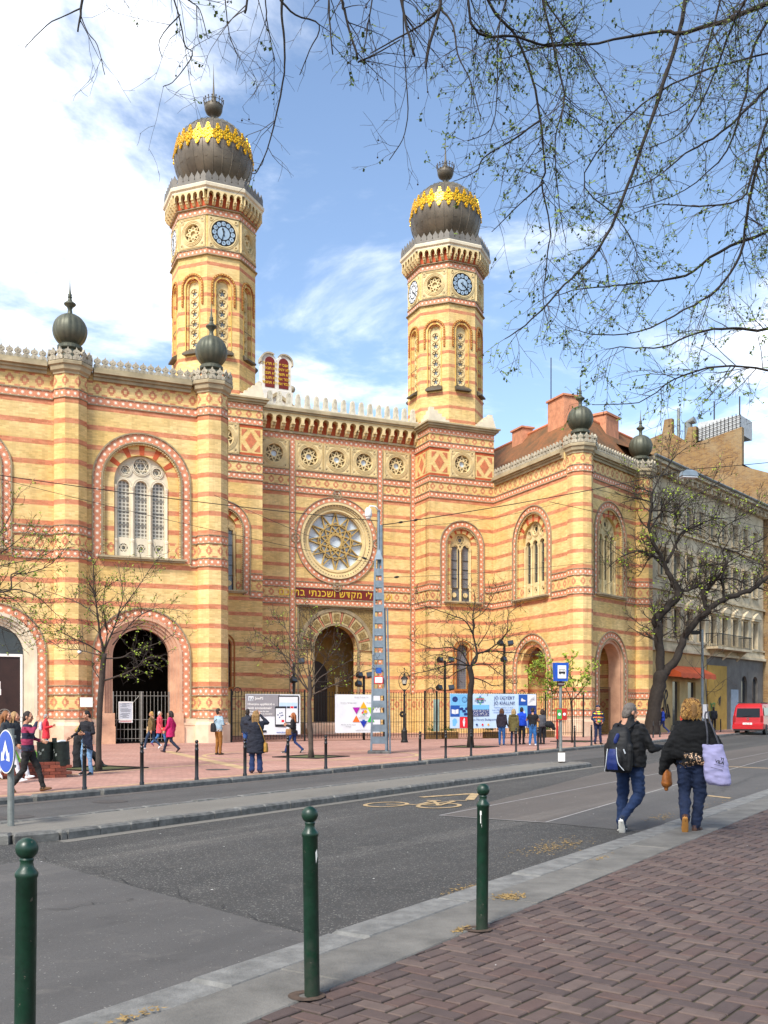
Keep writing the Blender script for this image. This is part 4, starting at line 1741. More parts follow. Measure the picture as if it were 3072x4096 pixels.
m.path([(q.x, q.y, GZ), (q.x, q.y, 16.6)], .06, 8)
m.build('downpipe', [GALV], corner, ID)

# ------------------------------------------------------------------ star tiles: the nearest 300 of each building singly, the rest joined
tm = MB()
tm.add([(-.49, -.012, -.49), (.49, -.012, -.49), (.49, -.012, .49), (-.49, -.012, .49), (-.49, .01, -.49), (.49, .01, -.49), (.49, .01, .49), (-.49, .01, .49)],
       [(0, 1, 2, 3), (0, 4, 5, 1), (1, 5, 6, 2), (2, 6, 7, 3), (3, 7, 4, 0)], 0)
sp_ = [((.30, .125)[i % 2] * math.cos(R(22.5 * i)), (.30, .125)[i % 2] * math.sin(R(22.5 * i))) for i in range(16)]
tm.add([(0, -.02, 0)] + [(x, -.018, z) for x, z in sp_], [(0, 1 + i, 1 + (i + 1) % 16) for i in range(16)], 1)
for sx, sz in ((1, 1), (1, -1), (-1, -1), (-1, 1)):
    tm.add([(sx * .49, -.016, sz * .49), (sx * .49, -.016, sz * .36), (sx * .41, -.016, sz * .41), (sx * .36, -.016, sz * .49)], [(0, 1, 2, 3)], 1)
STAR = tm.mesh('star_tile', [ORANGE, TWHITE])
for root, lst in ((wing, TILES[wing.name]), (syna, TILES[syna.name]), (corner, TILES[corner.name])):
    lst.sort(key=lambda M_: (M_.translation - cam.location).length)
    # in view first
    def vis(M_):
        p = M_.translation
        return 0 if -.4 < p.x / p.y < .4 else 1
    lst.sort(key=vis)
    for M_ in lst[:300]:
        put(STAR, 'star_tile', root, M_)
    rest = lst[300:]
    if rest:
        g = MB()
        for M_ in rest:
            for mi in (0, 1):
                pass
            g.M = M_
            o_ = len(g.v)
            g.v.extend((M_ @ Vector(v)).to_tuple() for v in tm.v)
            g.f.extend(tuple(i + o_ for i in f) for f in tm.f)
            g.m.extend(tm.m)
        g.M = None
        g.build('star_tiles', [ORANGE, TWHITE], root, ID, kind='stuff')
# ------------------------------------------------------------------ ground, road, kerbs, paving (x along the street, y to its left)
ST = RZ(R(57.5))
m = MB()
m.add([(-1500, -1500, -.03), (1500, -1500, -.03), (1500, 1500, -.03), (-1500, 1500, -.03)], [(0, 1, 2, 3)])
struct(m, 'ground', [ASPH2])


def sheet(pts, z):
    b = MB()
    b.plate([pts], 0, 0)
    b.v = [(x, y_, z) for x, _, y_ in b.v]
    return b


road = struct(sheet([(-60, 3.9), (160, 3.9), (160, 15.3), (-60, 15.3)], 0), 'road', [ASPH], ST)


def on_road(pts, z, name, mt, parent=None):
    return sheet(pts, z).build(name, [mt], parent or road, ST)


on_road([(7.25, 9.28), (6.52, 6.56), (5.85, 4.2), (-8, 4.2), (-8, 9.6)], .004, 'asphalt_patch', ASPH2)
on_road([(13.69, 7.68), (13.68, 5.89), (22.0, 6.34), (60, 8.2), (60, 10), (25.85, 9.34)], .004, 'asphalt_patch', ASPH3)
on_road([(13.68, 5.85), (13.35, 4.3), (60, 4.3), (60, 8.16), (22.0, 6.30)], .004, 'asphalt_patch', ASPH2)
on_road([(-10, 12.0), (45, 12.0), (45, 15.1), (-10, 15.1)], .004, 'bus_lane_asphalt', ASPH2)
on_road([(8.4, 10.12), (28.2, 10.12), (28.2, 10.34), (8.4, 10.34)], .005, 'gutter_strip', ISLAND)
on_road([(-8, 14.72), (50, 14.72), (50, 15.05), (-8, 15.05)], .008, 'gutter_strip', ASPH3)
SEAL = mat('joint_sealant', '8d8a86', .8, var=.2)
for (a, b), (c, d) in (((13.69, 7.68), (60, 8.2)), ((13.68, 5.87), (13.69, 7.68)), ((13.68, 5.87), (22, 6.32)), ((22, 6.32), (60, 8.18))):
    q = Vector((d - b, -(c - a))).normalized() * .02
    on_road([(a - q.x, b - q.y), (c - q.x, d - q.y), (c + q.x, d + q.y), (a + q.x, b + q.y)], .008, 'patch_seam', SEAL)
# bicycle symbol and chevron
m = MB()


def flat_ring(mb, cx, cy, r0, r1, z, n=28, sx=1., sy=1.):
    p = [(cx + sx * r * math.cos(2 * math.pi * i / n), cy + sy * r * math.sin(2 * math.pi * i / n), z) for r in (r0, r1) for i in range(n)]
    mb.add(p, [(i, (i + 1) % n, n + (i + 1) % n, n + i) for i in range(n)])


def flat_line(mb, p, q, w, z):
    d = Vector((q[1] - p[1], -(q[0] - p[0]))).normalized() * w / 2
    mb.add([(p[0] - d.x, p[1] - d.y, z), (q[0] - d.x, q[1] - d.y, z), (q[0] + d.x, q[1] + d.y, z), (p[0] + d.x, p[1] + d.y, z)], [(0, 1, 2, 3)])


bw = [(14.75, 9.35), (15.05, 8.45)]
for i, (x, y) in enumerate(bw):
    flat_ring(m, x, y, .30, .37, .009 + .0005 * i, sx=1.35)
fr = [(14.75, 9.35), (15.0, 8.85), (15.75, 8.95), (15.05, 8.45), (15.0, 8.85), (15.9, 8.6), (15.05, 8.45)]
for i, (p, q) in enumerate(zip(fr, fr[1:])):
    flat_line(m, p, q, .07, .0105 + .0004 * i)
flat_line(m, (15.75, 9.1), (15.85, 8.85), .09, .0135)
flat_line(m, (15.95, 8.75), (16.1, 8.45), .07, .014)
for i, (p, q) in enumerate((((16.3, 9.55), (17.6, 9.05)), ((17.6, 9.05), (16.3, 8.5)))):
    flat_line(m, p, q, .17, .0094 + .0005 * i)
m.build('bicycle_marking', [ROADP], road, ST)
on_road([(29.4, 5.8), (29.6, 5.8), (30.0, 7.6), (29.8, 7.6)], .0094, 'road_marking', ROADP)
on_road([(19.2, 4.5), (19.35, 4.5), (19.7, 5.0), (19.5, 5.0)], .0094, 'road_marking', ROADP)

rk = random.Random(11)
CRACK = mat('crack_shadow', '2b2927', .95, var=.3)
for x0_, y0_, x1_, y1_ in ((7.4, 9.3, 5.9, 4.3), (10.2, 9.8, 13.0, 5.2), (16.8, 9.4, 18.3, 7.5), (4.5, 7.2, 6.2, 6.6), (20, 5.0, 27, 5.6), (11.5, 13.2, 17.5, 12.8), (24, 13.0, 30, 14.0)):
    cb = MB()
    q0 = Vector((x0_, y0_))
    for i in range(1, 25):
        t_ = i / 24
        q1 = Vector((x0_ + (x1_ - x0_) * t_ + rk.gauss(0, .05), y0_ + (y1_ - y0_) * t_ + rk.gauss(0, .05)))
        flat_line(cb, q0, q1, rk.uniform(.004, .012), .0152 + .0002 * (i % 3))
        q0 = q1
    cb.build('road_crack', [CRACK], road, ST)


def stone_row(name, x0, x1, y0, y1, z0, z1, L, mt, chamf=.02, jitter=.008, fn=None):
    root = put(None, name, None, ST, kind='structure')
    x = x0
    while x < x1:
        l = L * rk.uniform(.8, 1.2)
        jy, jz = rk.uniform(-jitter, jitter), rk.uniform(-jitter, jitter)
        b = MB()
        b.bbox(0, l - (.012 if rk.random() < .7 else .03), y0, y1, z0, z1, chamf * rk.uniform(.7, 1.6))
        off = fn(x + l / 2) if fn else (0, 0)
        b.build('kerb_stone', [mt], root, ST @ T(x, jy + off[0], jz) @ RZ(off[1] + rk.gauss(0, jitter * .5)))
        x += l
    return root


stone_row('near_kerb', .5, 60, 3.80, 4.14, -.1, .095, 1.25, GRANITE)
stone_row('kerb_backing', .5, 60, 3.29, 3.79, -.1, .106, 2.3, CONCRETE, .006, .002)
stone_row('plaza_kerb', -6, 75, 15.02, 15.24, -.1, .125, 1.3, GRANITED, .03, .006)
# traffic island
pts = [(8.2, 10.5)] + [(27.3, 10.5)] + [(27.6 + .35 * math.cos(R(t)), 10.9 + .42 * math.sin(R(t))) for t in range(-70, 71, 20)] + [(26.5, 11.78), (8.2, 11.78)] + [(8.2 - .6 * math.cos(R(t)), 11.14 - .62 * math.sin(R(t))) for t in range(-70, 71, 20)]
isl = put(None, 'traffic_island', None, ST, kind='structure')
b = sheet(pts, .11)
b.build('island_surface', [ISLAND], isl, ST)


def curve_stones(parent, path, L, w, z0, z1, mt):
    """kerb stones laid along a polyline"""
    path = [Vector((*p, 0)) for p in path]
    d = [0]
    for p, q in zip(path, path[1:]):
        d.append(d[-1] + (q - p).length)
    def at(s):
        s = max(0, min(d[-1], s))
        for i in range(len(path) - 1):
            if s <= d[i + 1]:
                return path[i].lerp(path[i + 1], (s - d[i]) / max(1e-6, d[i + 1] - d[i]))
        return path[-1]
    s = 0
    while s < d[-1] - .05:
        l = min(L * rk.uniform(.8, 1.25), d[-1] - s)
        p, q = at(s), at(s + l)
        a = math.atan2(q.y - p.y, q.x - p.x)
        b = MB()
        b.bbox(.006, (q - p).length - .006, -w / 2, w / 2, z0, z1, .03)
        b.build('kerb_stone', [mt], parent, ST @ T(p.x, p.y + rk.uniform(-.006, .006), rk.uniform(-.008, .008)) @ RZ(a))
        s += l


tip = [(8.6, 10.44), (27.2, 10.44)] + [(27.55 + .45 * math.cos(R(t)), 10.94 + .5 * math.sin(R(t))) for t in (-60, -30, 0, 30, 60, 90)] + [(26.4, 11.84), (8.6, 11.84)]
curve_stones(isl, tip, .62, .2, -.1, .125, GRANITED)
lt = [(8.6, 11.84), (8.1, 11.7), (7.75, 11.4), (7.65, 11.1), (7.8, 10.7), (8.2, 10.48), (8.6, 10.44)]
curve_stones(isl, lt, .5, .2, -.1, .13, GRANITED)

plaza = struct(sheet([(-70, 15.22), (170, 15.22), (170, 140), (-70, 140)], .10), 'plaza_pavement', [PLAZA], ST)


def strip_on_plaza(p, q, w, z=.104):
    b = MB()
    flat_line(b, p, q, w, z)
    b.build('paving_strip', [YSTRIP], plaza, ST)


strip_on_plaza((-5, 15.62), (48, 15.62), .12)
for i in range(9):
    strip_on_plaza((20.2 + i * .75, 17.2 + i * 1.08), (20.9 + i * .75, 18.2 + i * 1.08), .38)
strip_on_plaza((14, 19.2), (24, 19.6), .14, .1045)
strip_on_plaza((24.6, 17.9), (28.4, 17.9), .14)
b = MB()
flat_ring(b, 27.5, 20.5, 3.6, 3.76, .1048, 48)
b.build('paving_strip', [YSTRIP], plaza, ST)
GRATE = mat('tree_pit_soil', '4a4433', .95, var=.5, scale=12., c2='55602f', bump=.8, bscale=60)
for (x, y) in ((18.09, 20.55), (26.29, 19.61), (36.73, 19.13), (45.65, 18.02)):
    g_ = put(None, 'tree_pit', None, ST @ T(x, y, .1), kind='structure')
    b = MB()
    b.add([(-.85, -.85, .004), (.85, -.85, .004), (.85, .85, .004), (-.85, .85, .004)], [(0, 1, 2, 3)])
    b.build('soil', [GRATE], g_, ST @ T(x, y, .1))
    for k in range(4):
        b = MB()
        b.box(-.92, .82, -.92, -.82, 0, .03)
        b.build('edging', [IRON], g_, ST @ T(x, y, .1) @ RZ(R(90 * k)))
# manhole covers
for x, y, z in ((9.9, 13.2, .009), (19.5, 17.6, .106), (12.5, 13.9, .009)):
    b = MB()
    flat_ring(b, x, y, .001, .32, z, 20)
    b.build('manhole_cover', [mat('cast_iron_cover', '4b4846', .7, .2, var=.3, scale=14.)], road if z < .05 else plaza, ST)

# near pavement: herringbone of brown pavers on a sandy bed
pav = struct(sheet([(-30, -30), (160, -30), (160, 3.28), (-30, 3.28)], .0885), 'near_pavement', [SANDJ], ST)
CA, SA = math.cos(R(-6)), math.sin(R(-6))
cells = []
for r in range(-80, 60):
    for c in range(-30, 190):
        k = (c - r) % 4
        if k == 0:
            cells.append((c + 1, r + .5, 0))
        elif k == 3:
            cells.append((c + .5, r + 1, 1))
pm = []
for mt in PAVERS:
    b = MB()
    b.bbox(-.1115, .1115, -.0515, .0515, -.03, .018, .006)
    pm.append(b.mesh('paver', [mt]))
items = []
for x, y, v in cells:
    a_, y_ = x * .12 * CA - y * .12 * SA, x * .12 * SA + y * .12 * CA
    if y_ > 3.42:
        continue
    w = ST @ Vector((a_, y_, 0))
    if w.y < .8 or w.x > 9 or w.x / w.y < -.6 or (w.x / w.y > .75 and w.y > 9):
        continue
    items.append((w.length if w.x / w.y < .4 and 1.7 / w.y < .335 else 1000 + w.length, a_, y_, v))
items.sort()
rest = MB()
for i, (d_, a_, y_, v) in enumerate(items):
    M_ = ST @ T(a_, y_, .08 + rk.uniform(-.002, .003) - (.002 if rk.random() < .06 else 0)) @ RZ(R(-6) + R(90) * v + rk.gauss(0, .012)) @ RX(rk.uniform(-.02, .02)) @ RY(rk.uniform(-.01, .01))
    if i < 300:
        put(rk.choice(pm), 'paver', pav, M_)
    else:
        rest.M = M_
        n0 = len(rest.f)
        rest.bbox(-.1115, .1115, -.0515, .0515, -.03, .018, .006, rk.choice((0, 0, 1, 1, 2, 3, 4)))
rest.M = None
rest.build('pavers', PAVERS, pav, ID, kind='stuff')
b = sheet([(21.5, -12), (90, -12), (90, 3.28), (21.5, 3.28)], .0965)
b.build('pavers_beyond', [PAVERS[0]], pav, ST)

# litter on road and kerb: straw-coloured blossom chaff, bits of paper
lit = MB()
for cx, cy, sx, sy, n, z in ((11.4, 4.75, .9, .28, 420, .006), (8.2, 4.35, .4, .12, 90, .006), (7.62, 3.60, .16, .12, 260, .105), (15.3, 4.6, .5, .2, 90, .006), (3.6, 3.85, .2, .06, 60, .1), (10.2, 3.7, .3, .05, 40, .106), (6.3, 3.36, .12, .04, 60, .105), (17.5, 4.5, 3, .3, 60, .008)):
    for i in range(n):
        x, y = rk.gauss(cx, sx / 2), rk.gauss(cy, sy / 2)
        if z > .05 and y > 4.1:
            continue
        a, l = rk.uniform(0, 6.28), rk.uniform(.006, .03)
        w = l * rk.uniform(.15, .5)
        ca, sa = math.cos(a), math.sin(a)
        zz = z + rk.uniform(.002, .008)
        lit.add([(x - ca * l, y - sa * l, zz), (x + sa * w, y - ca * w, zz + .002), (x + ca * l, y + sa * l, zz + rk.uniform(0, .01)), (x - sa * w, y + ca * w, zz)], [(0, 1, 2, 3)])
lit.build('straw_litter', [STRAW], None, ST, kind='stuff', label='straw coloured chaff lying along the gutter and kerb', cat='litter')
lit = MB()
for i in range(70):
    x, y = rk.uniform(5, 22), rk.uniform(-2, 13)
    z = .006 if 4.2 < y < 10.2 else (.115 if 10.6 < y < 11.7 else (.1 if y < 3.2 else .09))
    if 3.2 <= y <= 4.2 or 10.2 <= y <= 10.6 or y > 11.7:
        continue
    a, l = rk.uniform(0, 6.28), rk.uniform(.006, .02)
    lit.add([(x + l * math.cos(a + k * 1.57), y + l * .6 * math.sin(a + k * 1.57), z + .006) for k in range(4)], [(0, 1, 2, 3)])
lit.build('paper_litter', [WPAINT], None, ST, kind='stuff', label='tiny pale scraps and gum spots scattered over road and paving', cat='litter')

# ------------------------------------------------------------------ raised lawn bed with brick edge, left
BED = T(-7.38, 22.95, GZ) @ RZ(A0)
bed = put(None, 'lawn_bed', None, BED, kind='structure')
m = MB()
m.add([(-8, .2, .36), (-.2, .2, .36), (-.2, 7, .36), (-8, 7, .36)], [(0, 1, 2, 3)])
m.build('soil', [GRATE], bed, BED)
BEDB = [mat('bed_brick_%s' % k, c, .85, var=.25, scale=8., bump=.4, bscale=60) for k, c in (('a', '7a3f30'), ('b', '8c4b38'), ('c', '6a3a2e'))]
bmx = []
for mt in BEDB:
    b = MB()
    b.bbox(0, .24, -.06, .06, 0, .068, .006)
    bmx.append(b.mesh('brick', [mt]))
for k in range(5):
    for i in range(22):
        put(rk.choice(bmx), 'brick', bed, BED @ T(-.25 * (i + 1) + (.125 if k % 2 else 0), .06, k * .075))
        if i < 18:
            put(rk.choice(bmx), 'brick', bed, BED @ T(-.06, .13 + .25 * i + (.125 if k % 2 else 0), k * .075) @ RZ(R(90)))
g = MB()
for i in range(9000):
    x, y = rk.uniform(-7, -.25), rk.uniform(.25, 6.8)
    h_, a = rk.uniform(.04, .11), rk.uniform(0, 6.28)
    c_, s_ = math.cos(a) * .008, math.sin(a) * .008
    q = rk.uniform(-.03, .03)
    g.add([(x - c_, y - s_, .36), (x + c_, y + s_, .36), (x + q, y + q, .36 + h_)], [(0, 1, 2)])
GRASS = mat('lawn_grass', '4f8a1e', .8, var=.35, scale=3.)
g.build('grass', [GRASS], None, BED, kind='stuff', label='short bright green grass in the raised brick-edged bed', cat='grass')

# ------------------------------------------------------------------ courtyard fence and what hangs on it
FZ = 2.5
fence = thing('iron_fence', MAIN @ T(16, 0, GZ), 'long black iron bar fence closing the courtyard between the two wings', 'fence')
iron_bars(fence, MAIN, 5.95, 26.1, .22, FZ, .145, 'bar', IRON, .013, rails=(.36, 1.02, 2.30))
for x in (5.9, 9.6, 13.9, 16.2, 16.9, 23.6, 26.1):
    m = MB()
    m.box(x - .035, x + .035, -.035, .035, GZ, FZ + .08)
    m.sphere((x, 0, FZ + .1), .05, 8, 5)
    m.build('fence_post', [IRON], fence, MAIN)
for x, w in ((6.2, .22), (16.55, .3), (22.1, .2), (24.6, .2)):
    m = MB()
    m.M = T(x, 0, FZ)
    m.path([(-w, 0, -.15)] + [(-w * math.cos(R(t)), 0, w * math.sin(R(t))) for t in range(0, 181, 20)] + [(w, 0, -.15)], .016, 5)
    m.path([(.6 * w * math.cos(R(t)), 0, .1 + .6 * w * math.sin(R(t))) for t in range(0, 361, 30)], .013, 5)
    m.build('scroll_arch', [IRON], fence, MAIN)
m = MB()
for i in range(8):
    a = R(45 * i)
    m.sphere((14.9 + .1 * math.cos(a), -.03, 1.42 + .1 * math.sin(a)), .07, 6, 4)
m.build('lock_rosette', [IRON], fence, MAIN)


def banner(name, label, x0, x1, z0, z1, m_):
    t = thing(name, MAIN @ T((x0 + x1) / 2, -.06, z0), label, 'banner')
    b = MB()
    nx, nz = 16, 6
    for j in range(nz + 1):
        for i in range(nx + 1):
            x, z = x0 + (x1 - x0) * i / nx, z0 + (z1 - z0) * j / nz
            b.v.append((x, -.05 - .012 * math.sin(i * .9 + j * .5) - .006 * math.sin(j * 1.7), z))
    for j in range(nz):
        for i in range(nx):
            a = j * (nx + 1) + i
            b.f.append((a, a + 1, a + nx + 2, a + nx + 1))
            b.m.append(0)
    b.build('sheet', [m_], t, MAIN, smooth=True)
    for x in (x0 + .03, x1 - .03):
        for z in (z0 + .03, z1 - .03):
            q = MB()
            q.path([(x, -.07, z), (x, .01, z)], .012, 5)
            q.build('tie', [IRON], t, MAIN)
    return t


def quad(t, x0, x1, z0, z1, m_, y=-.076, name='print'):
    b = MB()
    b.add([(x0, y, z0), (x1, y, z0), (x1, y, z1), (x0, y, z1)], [(0, 1, 2, 3)])
    return b.build(name, [m_], t, MAIN)


def poly(t, pts, m_, y=-.078, name='print'):
    b = MB()
    b.plate([pts], y, y)
    return b.build(name, [m_], t, MAIN)


GREYB = mat('banner_grey', '8d8a8c', .6, var=.06)
WHITEB = mat('banner_white', 'd9dbdc', .6, var=.05)
PBLUE = mat('print_pale_blue', 'b7cfe4', .6, var=.06)
BLUE1 = mat('print_blue', '1c4fa0', .6, var=.06)
BLUE2 = mat('print_sky_blue', '6fb2de', .6, var=.06)
NAVY = mat('print_navy', '16306f', .6, var=.06)
REDP = mat('print_red', 'd3202c', .6, var=.05)
INKD = mat('print_black', '26262a', .6, var=.05)
b1 = banner('app_banner', 'grey and white banner with phone and tablet pictures on the fence', 6.58, 9.36, .44, 2.41, WHITEB)
quad(b1, 6.60, 8.30, 1.35, 2.39, GREYB, -.0715)
quad(b1, 6.72, 6.98, 2.08, 2.31, WHITEB, -.0735)
for x in (6.79, 6.91):
    poly(b1, circ(x, 2.21, .03, 10), INKD)
for i in range(3):
    quad(b1, 6.76 + i * .08, 6.81 + i * .08, 2.10, 2.15, INKD)
text('JewPS', .17, WPAINT, b1, MAIN @ T(7.05, -.079, 2.2), align='LEFT', bold=.003)
text('Hivatalos applik\u00e1ci\u00f3 a', .155, WPAINT, b1, MAIN @ T(6.68, -.079, 1.92), align='LEFT', bold=.003)
text('zsid\u00f3 k\u00f6z\u00f6ss\u00e9gnek!', .155, WPAINT, b1, MAIN @ T(6.68, -.079, 1.73), align='LEFT', bold=.003)
text('Official application for the', .10, WPAINT, b1, MAIN @ T(6.68, -.079, 1.57), align='LEFT', bold=.002)
text('Jewish community in Hungary!', .10, WPAINT, b1, MAIN @ T(6.68, -.079, 1.45), align='LEFT', bold=.002)
poly(b1, [(8.22, 2.35), (9.24, 2.35), (9.28, 2.31), (9.28, 1.0), (8.22, 1.0)], INKD, -.0725)
quad(b1, 8.26, 9.22, 1.05, 2.28, WHITEB, -.0740)
quad(b1, 8.28, 9.2, 1.82, 2.0, PBLUE, -.0750)
for i, c in enumerate((REDP, NAVY, INKD, REDP, NAVY)):
    quad(b1, 8.3 + i * .18, 8.46 + i * .18, 1.72, 1.82, c)
quad(b1, 8.75, 9.15, 1.28, 1.36, INKD)
poly(b1, [(8.08, .82), (8.58, .82), (8.61, .86), (8.61, 1.78), (8.58, 1.82), (8.08, 1.82), (8.05, 1.78), (8.05, .86)], INKD, -.0805)
quad(b1, 8.09, 8.57, .94, 1.72, WHITEB, -.0825)
for x, z in ((8.2, 1.4), (8.3, 1.48), (8.4, 1.5), (8.36, 1.36), (8.28, 1.28), (8.44, 1.38)):
    poly(b1, circ(x, z, .035, 8), NAVY, -.0845)
quad(b1, 8.38, 8.52, 1.04, 1.16, REDP, -.0845)
for i, w in enumerate((.6, .5, .65, .4, .55)):
    quad(b1, 6.75, 6.75 + w, 1.2 - i * .1, 1.225 - i * .1, GREYB)
quad(b1, 7.3, 7.62, .56, .66, INKD)
text('www.jewps.hu', .11, BLUE1, b1, MAIN @ T(8.45, -.079, .55), bold=.002)

b2 = banner('star_banner', 'white banner with a star of six coloured triangles on the fence', 11.18, 13.65, .49, 2.42, WHITEB)
cxs, czs = 12.72, 1.40
TRI = [(90, 'e8a617'), (30, 'a5cf2a'), (-30, '1fae3a'), (-90, '1a2f9c'), (-150, 'ea6c1c'), (150, 'a3189a')]
for a, c in TRI:
    r = .46
    px, pz = cxs + r * math.cos(R(a)), czs + r * math.sin(R(a))
    up = 1 if a in (90, -30, -150) else -1
    poly(b2, [(px - .2, pz - up * .14), (px + .2, pz - up * .14), (px, pz + up * .2)], mat('triangle_' + c, c, .6, var=.05))
poly(b2, circ(cxs + .1, czs + .16, .09, 14), mat('triangle_e8a617', 'e8a617'))
poly(b2, circ(cxs - .06, czs + .1, .05, 10), REDP, -.0795)
poly(b2, circ(cxs - .02, czs + .19, .04, 10), mat('triangle_a3189a', 'a3189a'), -.0795)
poly(b2, circ(cxs + .02, czs + .02, .04, 10), mat('triangle_1fae3a', '1fae3a'), -.0795)
text('EUR\u00d3PAI\n\u00d6R\u00d6KS\u00c9G C\u00cdM', .085, GREYB, b2, MAIN @ T(cxs, -.079, czs - .12))
quad(b2, cxs - .07, cxs + .07, czs - .34, czs - .25, BLUE1, -.0795)
for z, x, tx in ((2.28, 12.6, 'Eur\u00f3pai \u00d6r\u00f6ks\u00e9g C\u00edm'), (2.0, 11.9, 'European Heritage Label'), (2.0, 13.2, 'Ma del Patrimonio'), (.86, 11.9, 'Marchio del Patrimonio\nEuropeo'), (.62, 12.8, 'Label du Patrimoine europ\u00e9en')):
    text(tx, .085, GREYB, b2, MAIN @ T(x, -.079, z))

b3 = banner('march_banner', 'wide pale blue banner with square blue icons on the fence', 17.64, 22.98, .66, 2.5, PBLUE)
sq = .60
for i, (c, r_) in enumerate(((0, 2), (1, 2), (0, 1), (1, 1), (0, 0), (1, 0))):
    col = (BLUE2, BLUE2, BLUE1, BLUE2, PBLUE, REDP)[i]
    quad(b3, 17.66 + c * .56, 18.21 + c * .56, .68 + r_ * .6, 1.27 + r_ * .6, col, -.0730)
for i in range(9):
    a = R(40 * i)
    poly(b3, circ(17.94 + .1 * math.cos(a), 2.2 + .08 * math.sin(a), .075, 10), NAVY, -.0745 - .0004 * i)
m = MB()
m.ring(18.5, 2.18, .13, .155, -.079, -.077, 20)
m.build('smiley_ring', [NAVY], b3, MAIN)
for x in (18.45, 18.55):
    poly(b3, circ(x, 2.22, .018, 8), NAVY)
poly(b3, [(18.42, 2.14), (18.46, 2.10), (18.54, 2.10), (18.58, 2.14), (18.54, 2.12), (18.46, 2.12)], NAVY)
poly(b3, [(17.74, 1.45), (17.94, 1.41), (18.14, 1.45), (18.14, 1.68), (17.94, 1.64), (17.74, 1.68)], WHITEB)
quad(b3, 17.932, 17.948, 1.41, 1.64, BLUE1, -.080)
for dx, dz in ((0, 0), (.17, .13), (-.15, .12), (.1, -.16)):
    poly(b3, [(18.38 + dx, 1.5 + dz), (18.55 + dx, 1.5 + dz), (18.6 + dx, 1.58 + dz), (18.52 + dx, 1.66 + dz), (18.36 + dx, 1.62 + dz)], NAVY, -.078 - .001 * dx)
poly(b3, [(17.8, .8), (17.95, .78), (18.0, .9), (18.08, .98), (18.02, 1.15), (17.9, 1.2), (17.78, 1.1)], BLUE2)
poly(b3, [(18.44, .76), (18.50, .76), (18.54, 1.02), (18.40, 1.02)], WHITEB)
poly(b3, [(18.38, 1.03), (18.56, 1.03), (18.52, 1.08), (18.42, 1.08)], WHITEB, -.079)
poly(b3, [(18.43, 1.09), (18.51, 1.09), (18.54, 1.15), (18.48, 1.23), (18.45, 1.16)], WHITEB)
for f in (1, -1):
    m = MB()
    star_bars(m, 19.45, 2.16, .24, 3, 1, -.079 - .002 * f, .03, .002, a0=f * math.pi / 2)
    m.build('star_outline', [BLUE1 if f > 0 else mat('triangle_1fae3a', '1fae3a')], b3, MAIN)
quad(b3, 19.15, 19.7, 2.2, 2.24, REDP, -.0835)
text('AZ \u00c9LET MENETE', .09, INKD, b3, MAIN @ T(19.45, -.085, 2.13), bold=.002)
quad(b3, 18.95, 20.0, 1.31, 1.9, BLUE2, -.0740)
quad(b3, 18.95, 20.0, 1.31, 1.66, NAVY, -.0750)
m = MB()
for i in range(260):
    x, z = rk.uniform(18.97, 19.98), rk.uniform(1.33, 1.66)
    s_ = rk.uniform(.006, .018)
    m.add([(x - s_, -.077, z - s_), (x + s_, -.077, z - s_), (x, -.077, z + s_)], [(0, 1, 2)])
m.build('crowd_print', [WHITEB], b3, MAIN)
text('J\u00d3 \u00dcGY\u00c9RT', .25, NAVY, b3, MAIN @ T(20.95, -.079, 2.27), bold=.001)
text('J\u00d3 KI\u00c1LLNI!', .25, NAVY, b3, MAIN @ T(20.95, -.079, 2.0), bold=.001)
for i, tx in enumerate(('Tal\u00e1lkozz a M\u00e1rcius 15. t\u00e9ren,', 'innen a B\u00e1za D\u00e1niel r\u00e9gi ker\u00fcletben', 'vonulunk a Keleti p\u00e1lyaudvarhoz')):
    text(tx, .10, BLUE1, b3, MAIN @ T(20.9, -.079, 1.76 - i * .13))
text('Az \u00c9let Menete Budapesten', .16, NAVY, b3, MAIN @ T(19.6, -.079, 1.12))
for x, c in ((19.25, NAVY), (19.6, REDP), (19.95, mat('triangle_e8a617', 'e8a617'))):
    poly(b3, circ(x, .85, .06, 10), c)
for i, (c, r_, col) in enumerate(((0, 2, BLUE1), (1, 2, WHITEB), (0, 1, BLUE2), (1, 1, NAVY), (0, 0, PBLUE), (1, 0, BLUE1))):
    quad(b3, 21.84 + c * .56, 22.39 + c * .56, .68 + r_ * .6, 1.27 + r_ * .6, col, -.0730)
poly(b3, [(21.98, 2.1), (22.26, 2.1), (22.28, 2.16), (22.14, 2.2), (22.05, 2.28), (22.0, 2.24)], WHITEB)
for i in range(4):
    m = MB()
    m.path([(22.46 + .1 * i, -.077, 2.0 + .05 * i), (22.6 + .06 * i, -.077, 2.2), (22.85, -.077, 2.36 - .07 * i)], .008, 4)
    m.build('scribble', [GREYB], b3, MAIN)
for i in range(4):
    poly(b3, [(21.98 + i * .07, 1.4), (22.02 + i * .07, 1.4), (22.02 + i * .07, 1.66 - abs(i - 1.5) * .04), (21.98 + i * .07, 1.66 - abs(i - 1.5) * .04)], WHITEB)
